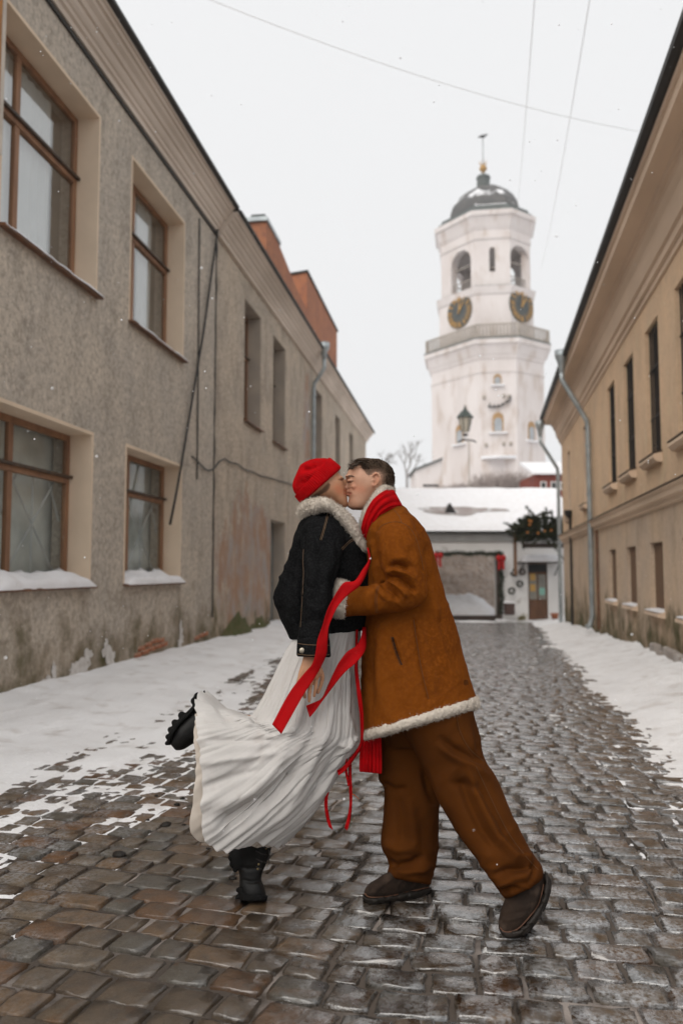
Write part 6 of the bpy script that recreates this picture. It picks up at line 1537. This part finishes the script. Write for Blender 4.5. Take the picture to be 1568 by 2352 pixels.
fold(hc, [], lambda c, px, py: .0018 * fbm(c[:, 0] * 24, c[:, 1] * 24, c[:, 2] * 24, 72, 2)); kid(link('turned_up_cuff', hc, M_knit, None, True), hat_o)
# skirt: one sheet of crinkled cotton swinging back over the raised leg
skirt = [(694, 1430, 826, 1432, .0, .125, 0, 0), (686, 1452, 827, 1450, .0, .13, 0, 0), (659, 1497, 820, 1502, .0, .15, 0, 0), (630, 1556, 817, 1560, .0, .165, 0, 0), (602, 1610, 820, 1628, .0, .175, 0, 0), (580, 1643, 828, 1688, .0, .18, -4, 4), (562, 1641, 826, 1716, .0, .185, -10, 6), (540, 1632, 802, 1742, .0, .19, -20, 12), (518, 1625, 776, 1782, .0, .20, -38, 22), (502, 1610, 748, 1836, .0, .215, -50, 30), (488, 1596, 708, 1890, .0, .23, -68, 40), (476, 1587, 648, 1942, .0, .24, -84, 46)]
RN, RG = 420, 260
def pleats(a, t):
    flow = sstep(.02, .2, a)
    g = sstep(.35, .75, a)
    w1 = .0035 * np.sin(t * 13 + 2.2 * vnoise(t * 1.5, a * 2.2, 0, 81) + 1.0) * (.5 + .5 * vnoise(t * 2, a * 1.3, 2, 82))
    cs, sn = np.cos(t), np.sin(t)
    r1 = 1 - np.abs(vnoise(cs * 7, sn * 7, a * 1.4, 83)) * 2
    r2 = 1 - np.abs(vnoise(cs * 15 + .4 * a, sn * 15, a * 2.2, 84)) * 2
    r3 = vnoise(cs * 36, sn * 36, a * 5, 85)
    r4 = 1 - np.abs(vnoise(cs * 9 + a * 3, sn * 9, a * 7, 86)) * 2
    big = .010 * vnoise(cs * 3.2, sn * 3.2, a * 1.4, 87)
    hemw = .012 * sstep(.9, 1, a) * vnoise(cs * 12, sn * 12, 0, 88)
    return flow * (w1 * (1 - .5 * g) + big * (.5 + .9 * g) + .0028 * r1 * (.55 + .55 * g) + .0022 * r2 + .0026 * r3 + .0020 * r4 + .0022 * (1 - 2 * np.abs(vnoise(cs * 30 + a, sn * 30 - a, a * 3.2, 90)))) + hemw
sv, sfc = loft(skirt, RG, RN, 2.15, disp=pleats, cap=False)
aa = np.repeat(np.linspace(0, 1, RG), RN); tt = np.tile(np.linspace(0, 2 * np.pi, RN, endpoint=False), RG)
swing = (sstep(.62, 1.0, aa) ** 1.3 * np.exp(-((tt - R(62)) / R(26)) ** 2))[:, None]
sv = sv + swing * (-RT * 52 - np.array([0, 0, 1.0]) * 34) * (DC - .2) / FPX                 # the hem trails back and down
lift = (sstep(.72, 1.0, aa) * np.exp(-((tt - R(26)) / R(20)) ** 2))[:, None]; tuck = (sstep(.6, 1.0, aa) * np.exp(-((tt - R(128)) / R(28)) ** 2))[:, None]
sv = sv + (lift * np.array([0, 0, 1.0]) * 24 + tuck * RT * 15) * (DC - .2) / FPX
sk_me = mesh_quads('skirt', sv, np.array(sfc))
fold(sk_me, [([(655, 1690), (652, 1735), (636, 1778), (590, 1815), (520, 1850), (480, 1872)], 16, 10), ([(665, 1720), (650, 1780), (600, 1840), (530, 1880), (490, 1900)], 24, -16), ([(790, 1480), (800, 1560), (795, 1640), (815, 1700)], 9, 7), ([(770, 1500), (772, 1580), (750, 1680), (705, 1780), (640, 1900)], 10, 9), ([(735, 1500), (738, 1600), (712, 1700), (660, 1800), (600, 1880)], 9, -9), ([(700, 1560), (690, 1640), (660, 1700)], 9, 8),
            ([(808, 1700), (785, 1730), (755, 1790), (720, 1850)], 8, 8), ([(800, 1690), (770, 1740), (735, 1800), (690, 1870)], 9, -9), ([(826, 1690), (800, 1712), (775, 1716)], 7, 8), ([(470, 1620), (540, 1650), (610, 1670), (655, 1685)], 9, 6), ([(455, 1700), (530, 1700), (600, 1700), (650, 1700)], 7, -6), ([(450, 1760), (520, 1745), (600, 1735), (645, 1725)], 8, 7), ([(455, 1810), (530, 1785), (600, 1765)], 7, -6), ([(575, 1648), (600, 1668), (640, 1688)], 8, -10)],
     lambda c, px, py: .0009 * (1 - 2 * np.abs(vnoise(c[:, 0] * 26, c[:, 1] * 26, c[:, 2] * 14, 89))))
skirt_o = add(WOM, 'skirt', sk_me, M_skirt)
sm = skirt_o.modifiers.new('thickness', 'SOLIDIFY'); sm.thickness = .0016; sm.offset = -1
# underskirt edge showing past the hem
und = [(504, 1624, 690, 1850, .0, .20, -64, 42), (490, 1608, 676, 1890, .0, .222, -78, 46), (480, 1602, 636, 1932, .0, .226, -92, 54)]
uv, uf = loft(und, 40, 300, 2.1, disp=lambda a, t: .009 * vnoise(np.cos(t) * 14, np.sin(t) * 14, a * 2, 91) + .012 * a * vnoise(np.cos(t) * 5, np.sin(t) * 5, 3, 92), cap=False)
at_ = np.repeat(np.linspace(0, 1, 40), 300); tt = np.tile(np.linspace(0, 2 * np.pi, 300, endpoint=False), 40)
uv = uv + (np.exp(-((tt - R(68)) / R(26)) ** 2) * (.7 + .3 * at_))[:, None] * (-RT * 54 - np.array([0, 0, 1.0]) * 32) * (DC - .2) / FPX
uv = uv + np.exp(-((tt - R(128)) / R(30)) ** 2)[:, None] * RT * 16 * (DC - .2) / FPX
uo = add(WOM, 'underskirt', mesh_quads('underskirt', uv, np.array(uf)), mat('cream_lining', (.66, .59, .52), (.55, .48, .41), 7, rough=.9, c3=(.25, .17, .10), s3=11, l3=.62, h3=.7, transl=.2))
sm = uo.modifiers.new('thickness', 'SOLIDIFY'); sm.thickness = .0014
# boots
bs_ = [(567, 1908, 624, 1938, -.03, .048), (556, 1924, 623, 1950, -.02, .050), (540, 1944, 620, 1962, -.01, .050), (534, 1962, 613, 1980, .0, .049), (546, 1990, 604, 2000, .0, .045), (550, 2014, 600, 2018, -.005, .044), (550, 2034, 604, 2030, -.012, .047), (551, 2050, 609, 2046, -.018, .050), (553, 2060, 611, 2060, -.02, .050)]
bsole = [(549, 2036, 560, 2040, -.01, .046), (548, 2050, 570, 2056, -.014, .050), (550, 2058, 612, 2056, -.02, .054), (552, 2069, 612, 2069, -.02, .054)]
kb = [(470, 1612, 530, 1668, .02, .042), (450, 1622, 505, 1690, .015, .045), (432, 1640, 476, 1700, .01, .046), (416, 1657, 454, 1703, .005, .047), (403, 1674, 436, 1713, .0, .047), (394, 1692, 420, 1722, .0, .042), (389, 1706, 404, 1724, .0, .030)]
ksole = [(470, 1584, 474, 1598, .02, .036), (450, 1612, 456, 1622, .015, .044), (428, 1636, 436, 1646, .01, .046), (406, 1656, 415, 1666, .005, .048), (392, 1676, 402, 1684, .0, .048), (385, 1696, 394, 1700, .0, .042), (383, 1710, 392, 1712, .0, .030)]
for up_, so_, lugs in ((bs_, bsole, [(541, 1996, 7), (535, 1984, 8), (531, 1970, 7), (546, 2060, 5), (547, 2044, 5)]), (kb, ksole, [(455, 1600, 10), (447, 1610, 9), (418, 1643, 9), (402, 1660, 8), (392, 1676, 7), (386, 1692, 6), (384, 1707, 5)])):
    me = union([loft(up_, 36, 40, 2.3)] + ([loft([(529, 1946, 566, 1942, 0, .042), (525, 1966, 560, 1970, 0, .046), (533, 1994, 560, 1998, 0, .043)], 12, 28, 3)] if up_ is bs_ else []), .0048, 3)
    fold(me, [([(600, 1945), (606, 1965), (598, 1990), (596, 2010)], 4, 3), ([(552, 2020), (575, 2026), (600, 2022)], 4, -4), ([(548, 1990), (570, 1996), (598, 1994)], 4, -3)], lambda c, px, py: .0025 * fbm(c[:, 0] * 26, c[:, 1] * 26, c[:, 2] * 26, 95, 2))
    bo = add(WOM, 'boot', me, M_boot)
    prt = [loft(so_, 30, 32, 3.2)]
    for (px, py, r) in lugs:
        for dz in (-.030, .0, .030): prt.append(ball(px, py, dz + (.01 if up_ is kb else 0), r, r, .011, 8))
    kid(link('lug_sole', union(prt, .004, 0), M_sole, None, True), bo)
    tb = bvh_of(me)
    if up_ is bs_:
        lace = MB()
        for (y0) in (1944, 1960, 1978, 1996):
            q = on_surface(tb, dense([(588, y0 - 6), (600, y0), (612, y0 + 3)], 8), .001)
            if len(q) > 2: lace.tube(q, .0022, 5)
        a_ = P(616, 1945, DC - .04); lace.tube([tuple(a_), tuple(P(619, 1960, DC - .05)), tuple(P(617, 1986, DC - .05))], .0018, 5)
        kid(lace.build('lace', M_iron, None), bo)
        for (px, py) in ((611, 1948), (594, 1985), (592, 1996)):
            q = on_surface(tb, [(px, py)], .0005)
            if q:
                ey = MB().lathe([(.0035, -.001), (.0045, 0), (.0035, .001)], (0, 0, 0), 10).build('eyelet', mat('brass_eyelet', (.30, .22, .10), (.2, .15, .08), 9, metal=.7, rough=.4), None, True); ey.location = q[0]; ey.rotation_euler = (R(90), 0, YAW); kid(ey, bo)
# body
whead = [(684, 1120, 712, 1066, .0, .05), (690, 1136, 744, 1062, .0, .072), (704, 1144, 768, 1076, .0, .074), (720, 1146, 779, 1087, .0, .073), (738, 1147, 786, 1099, .0, .069), (752, 1149, 791, 1112, .0, .060), (764, 1153, 794, 1127, .0, .050), (774, 1159, 797, 1144, .0, .041), (783, 1166, 798, 1157, .0, .029), (789, 1169, 796, 1165, .0, .014)]
wneck = [(716, 1140, 772, 1140, .0, .046), (716, 1160, 778, 1165, .0, .047), (716, 1190, 784, 1195, .0, .055), (706, 1215, 800, 1220, .0, .08)]
wnose = [(781, 1090, 790, 1100, .0, .007), (786, 1101, 794, 1103, .0, .009), (788, 1110, 797.5, 1109, .0, .012), (788, 1116, 797, 1114, .0, .011), (788, 1119, 794, 1118, .0, .007)]
wparts = [loft(whead, 46, 56, 2.1), loft(wneck, 18, 36), loft(wnose, 16, 20), ball(795.5, 1127, 0, 3.6, 2.8, .014), ball(796, 1133.5, 0, 3.6, 3.2, .013), ball(794, 1158, 0, 5.5, 6, .018), ball(783, 1097, -.032, 4.6, 3.6, .014), ball(783, 1097, .032, 4.6, 3.6, .014), ball(774, 1128, -.036, 13, 11, .018), ball(774, 1128, .036, 13, 11, .018),
          loft(shrink(jack[1:], .78), 30, 40), loft(shrink(slv, .56), 30, 26), loft(far_side(shrink(slv, .56)), 30, 26), loft([(700, 1455, 742, 1455, -.24, .030), (699, 1490, 728, 1490, -.25, .022), (698, 1512, 724, 1514, -.252, .018)], 14, 24), loft(far_side([(700, 1455, 742, 1455, -.24, .030), (699, 1490, 728, 1490, -.25, .022), (698, 1512, 724, 1514, -.252, .018)]), 14, 24),
          loft([(690, 1430, 822, 1430, 0, .12), (672, 1500, 810, 1500, 0, .14), (662, 1560, 806, 1560, 0, .14), (690, 1620, 800, 1620, 0, .12)], 20, 36),
          loft([(690, 1560, 770, 1560, -.06, .07), (665, 1650, 745, 1660, -.05, .065), (640, 1750, 712, 1762, -.03, .055), (610, 1840, 668, 1852, .0, .05), (582, 1905, 622, 1920, .0, .036), (568, 1940, 606, 1955, .0, .032), (560, 1990, 594, 1996, .0, .028), (558, 2020, 594, 2030, -.01, .03), (562, 2050, 600, 2050, -.015, .03)], 40, 28),
          loft([(720, 1560, 800, 1560, .08, .07), (725, 1630, 808, 1640, .08, .065), (728, 1680, 806, 1700, .07, .055), (690, 1666, 720, 1724, .06, .045), (620, 1650, 636, 1704, .045, .045), (560, 1640, 570, 1680, .03, .035), (500, 1625, 510, 1672, .02, .030), (450, 1645, 480, 1680, .01, .028), (415, 1675, 440, 1700, .0, .028)], 50, 28)]
palm = [(697, 1506, 724, 1508, -.252, .017), (692, 1524, 731, 1527, -.256, .016), (685, 1546, 737, 1545, -.258, .015), (683, 1560, 732, 1560, -.258, .013)]
wf = [([(688, 1556, -.258), (684, 1574, -.262), (686, 1592, -.256)], [5.0, 4.6, 3.6]), ([(700, 1558, -.260), (697, 1582, -.266), (700, 1603, -.258)], [5.2, 4.8, 3.8]), ([(713, 1558, -.260), (711, 1586, -.268), (710, 1612, -.258)], [5.3, 4.9, 3.8]), ([(726, 1555, -.258), (725, 1578, -.262), (721, 1600, -.252)], [5.0, 4.6, 3.6]), ([(733, 1532, -.25), (740, 1552, -.245), (737, 1572, -.238), (729, 1592, -.236)], [5.6, 5.2, 4.8, 3.8])]
for s in (-1, 1):
    g = lambda q: q if s < 0 else -q + .04
    wparts.append(loft([t_[:4] + (g(t_[4]), t_[5]) for t_ in palm], 16, 28, 2.4))
    for pth, rd_ in wf: wparts.append(ptube([(a, b, g(c)) for a, b, c in pth], rd_, 9, 12))
wb = union(wparts, .0036, 2, .5)
fold(wb, [([(778, 1101), (784, 1102), (789, 1101)], 1.6, -1.6, 1), ([(791, 1130), (795, 1130.5)], 1.4, -1.6, 1), ([(690, 1560), (700, 1558), (714, 1558), (727, 1556)], 3, 1.5, 1), ([(697, 1530), (690, 1550)], 2, 1.0), ([(706, 1530), (702, 1552)], 2, 1.0), ([(716, 1530), (715, 1552)], 2, 1.0)])
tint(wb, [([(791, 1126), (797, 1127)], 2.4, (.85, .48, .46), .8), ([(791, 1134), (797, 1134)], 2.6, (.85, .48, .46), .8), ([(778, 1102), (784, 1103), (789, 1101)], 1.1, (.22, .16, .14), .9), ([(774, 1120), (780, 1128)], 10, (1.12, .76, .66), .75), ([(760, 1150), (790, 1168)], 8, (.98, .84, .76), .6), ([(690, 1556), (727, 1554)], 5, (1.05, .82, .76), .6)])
add(WOM, 'body', wb, M_skinw)
wt = bvh_of(wb)
el = MB()
for k_ in range(2):
    p0 = Vector(P(785 + k_ * .5, 1099.5 + k_ * .35, DC - .052 + k_ * .002)); el.tube([p0, p0 + Vector(RT.tolist()) * .006 + Vector((0, 0, .001)), p0 + Vector(RT.tolist()) * .010 + Vector((0, 0, .005))], [.0008, .0007, .0002], 4)
kid(el.build('eyelash', M_hair, None), WOM)
def nape_tone(px, py, sd):
    f = np.clip(np.exp(-np.clip(sd, 0, 20) / 2.2) + .1, 0, 1)[:, None]
    return ((1 - f) * np.array([.034, .022, .014]) + f * np.array([.40, .21, .12])) / np.array([.034, .022, .014])
kid(shell(wb, [(698, 1150), (716, 1138), (738, 1122), (754, 1106), (760, 1112), (757, 1122), (750, 1130), (741, 1135), (727, 1144), (712, 1152)], lambda px, py, sd: np.clip(sd / 4, 0, 1) * .003, nape_tone, 'hair', M_hair2, None), WOM)
tag(WOM, 'person in a red beanie, black denim jacket and long white skirt, one boot kicked up', 'person')

# ================================================================== ribbons
rb = strip('red_ribbon', [(842, 1258), (846, 1285), (832, 1308), (814, 1334), (790, 1338), (772, 1362), (752, 1400), (740, 1439), (729, 1469), (724, 1502), (716, 1526), (700, 1545), (676, 1574), (656, 1605), (625, 1664)],
           [(846, 1258), (851, 1286), (842, 1316), (826, 1345), (800, 1366), (776, 1392), (762, 1420), (754, 1442), (752, 1472), (750, 1500), (739, 1528), (722, 1558), (701, 1589), (684, 1618), (646, 1686)],
           [-.13, -.18, -.25, -.30, -.312, -.318, -.318, -.322, -.325, -.325, -.315, -.30, -.285, -.28, -.29], M_rib, wave=lambda a, u: .012 * np.sin(a * 9 + u * 2.4) * sstep(.5, .8, a))
tag(rb, 'broad red ribbon falling from the scarf across the cuff and over the hand', 'ribbon')
rb2 = strip('red_ribbon', [(832, 1440), (829, 1462), (818, 1483), (797, 1497), (778, 1522), (765, 1547), (752, 1576), (739, 1603), (722, 1613), (703, 1621)],
            [(840, 1440), (841, 1464), (840, 1488), (831, 1506), (815, 1524), (797, 1539), (775, 1564), (743, 1606), (726, 1630), (711, 1648)],
            [-.10, -.16, -.20, -.225, -.235, -.24, -.24, -.235, -.23, -.24], M_rib, wave=lambda a, u: .02 * (u - .5) * np.sin(a * 7))
tag(rb2, 'shorter red ribbon curling down the front of the white skirt', 'ribbon')
rb3 = strip('red_ribbon', [(817, 1446), (815, 1500), (814, 1540), (820, 1595), (826, 1642), (828, 1690), (824, 1712), (806, 1738), (788, 1760), (774, 1770)],
            [(822, 1446), (821, 1500), (822, 1540), (829, 1595), (834, 1642), (834, 1690), (831, 1716), (813, 1744), (794, 1768), (777, 1781)],
            [-.10, -.13, -.15, -.16, -.16, -.15, -.12, -.10, -.10, -.10], M_rib)
tag(rb3, 'narrow red ribbon running down between the skirt and the suede coat', 'ribbon')
rb4 = strip('red_ribbon', [(757, 1798), (748, 1822), (745, 1850), (749, 1880), (756, 1900)], [(763, 1800), (754, 1824), (752, 1850), (757, 1880), (764, 1906)], [-.06, -.07, -.075, -.07, -.07], M_rib)
tag(rb4, 'left of the two thin red ribbon tails hanging below the skirt', 'ribbon')
rb5 = strip('red_ribbon', [(803, 1738), (800, 1775), (802, 1815), (802, 1850), (797, 1880), (791, 1902)], [(807, 1738), (807, 1775), (808, 1815), (808, 1852), (804, 1884), (797, 1907)], [-.08, -.08, -.085, -.085, -.08, -.08], M_rib)
tag(rb5, 'right of the two thin red ribbon tails hanging below the skirt', 'ribbon')
rb6 = strip('red_ribbon', [(793, 1742), (792, 1770), (796, 1792), (799, 1806)], [(797, 1742), (797, 1770), (801, 1790), (803, 1804)], [-.09, -.09, -.095, -.09], M_rib)
tag(rb6, 'short thin loop of red ribbon hanging beside the knot', 'ribbon')
lf = MB().add([(-.018, 0, .012), (0, -.006, .004), (.02, 0, -.014), (.002, .008, .002), (-.018, 0, .0105), (0, -.006, .0025), (.02, 0, -.0155), (.002, .008, .0005)], [(0, 1, 2, 3), (7, 6, 5, 4), (0, 4, 5, 1), (1, 5, 6, 2), (2, 6, 7, 3), (3, 7, 4, 0)]).build('orange_tag', mat('orange_paper', (.55, .12, .02), (.45, .1, .02), 8), None)
lf.location = tuple(P(813, 1827, DC - .06)); lf.rotation_euler = (0, 0, YAW); tag(lf, 'tiny orange tag at the end of a thin ribbon', 'tag')

# ================================================================== small things on the street and in the air
M_dirt = mat('wet_dirt', (.02, .015, .011), (.012, .01, .008), 30, rough=.6)
def gpt(px, py):
    d = (P(px, py, 1.0) - CO); k = -CAMH / d[2]; q = CO + d * k; q[2] = float(ground(q[0], q[1])); return q
spots = [(381, 1898, .020), (275, 1967, .022), (408, 1850, .012), (420, 1836, .010), (360, 1830, .008), (340, 1886, .008), (535, 2020, .012), (424, 1898, .009), (478, 1952, .007), (540, 1955, .008)]
near_dirt = ['black clump of dirt below the skirt hem, the larger one left of the boot', 'black clump of dirt farthest left on the paving', 'small dirt speck beside the left skirt hem', 'small dirt speck just above its twin by the skirt hem', 'small dirt speck at the edge of the left snow', 'small dirt speck left of the larger clump', 'dark wet clump left of the standing boot', 'small dirt speck right of the larger clump', 'tiny dirt speck between clump and boot', 'small dirt speck left of the boot heel']
for k_, ((px, py, r), lab) in enumerate(zip(spots, near_dirt)):
    q = gpt(px, py); rr = random.Random(k_); mb = MB()
    V = []
    for i in range(7):
        for j in range(10):
            th, ph = math.pi * i / 6, 2 * math.pi * j / 10; f_ = r * (1 + .35 * float(vnoise(i * .9, j * .9, k_, 5)))
            V.append((1.5 * f_ * math.sin(th) * math.cos(ph), f_ * math.sin(th) * math.sin(ph), max(-.004, .7 * f_ * math.cos(th))))
    F = [(i * 10 + j, i * 10 + (j + 1) % 10, (i + 1) * 10 + (j + 1) % 10, (i + 1) * 10 + j) for i in range(6) for j in range(10)]
    o = mb.add(V, F).build('dirt_clump', M_dirt, None, True); o.location = (q[0], q[1], q[2] + .006)
    tag(o, lab, 'dirt', 'dirt on the paving')
M_flake = mat('snowflake', (.9, .9, .92), (.85, .85, .87), 9, rough=.6)
fl = MB(); rnd = random.Random(21)
for i in range(900):
    d = rnd.uniform(1.7, 12); px, py = rnd.uniform(-30, 1600), rnd.uniform(-30, 2000); c = P(px, py, d)
    if c[2] < .2 or c[0] < -4.1 or c[0] > 2.4: continue
    if 2.8 < d < 3.6 and 420 < px < 1260: continue
    r = rnd.uniform(.0013, .0030)
    fl.lathe([(r * .05, -r), (r, -r * .3), (r * .9, r * .5), (r * .05, r)], tuple(c), 5)
o = fl.build('falling_snow', M_flake, None, True); tag(o, kind='stuff')

# ================================================================== winter air
hz = MB().box(-166, 166, -166, 166, -2.4, 52).build('haze', None, None)
hm = bpy.data.materials.new('winter_haze'); hm.use_nodes = True
hn = hm.node_tree.nodes; hn.clear()
ho = hn.new('ShaderNodeOutputMaterial'); hv_ = hn.new('ShaderNodeVolumePrincipled')
hv_.inputs['Color'].default_value = (.93, .94, .96, 1); hv_.inputs['Density'].default_value = .0009; hv_.inputs['Anisotropy'].default_value = .2
hm.node_tree.links.new(hv_.outputs[0], ho.inputs['Volume'])
hz.data.materials.append(hm)
tag(hz, kind='stuff')

# foliage, fibres and thin rails too fine to pick apart
for o in list(bpy.data.objects):
    if o.name.split('.')[0] in ('top_strand', 'side_strand', 'needles', 'twigs', 'greenery', 'blades', 'stems', 'hair_strands', 'balusters'):
        o['kind'] = 'stuff'
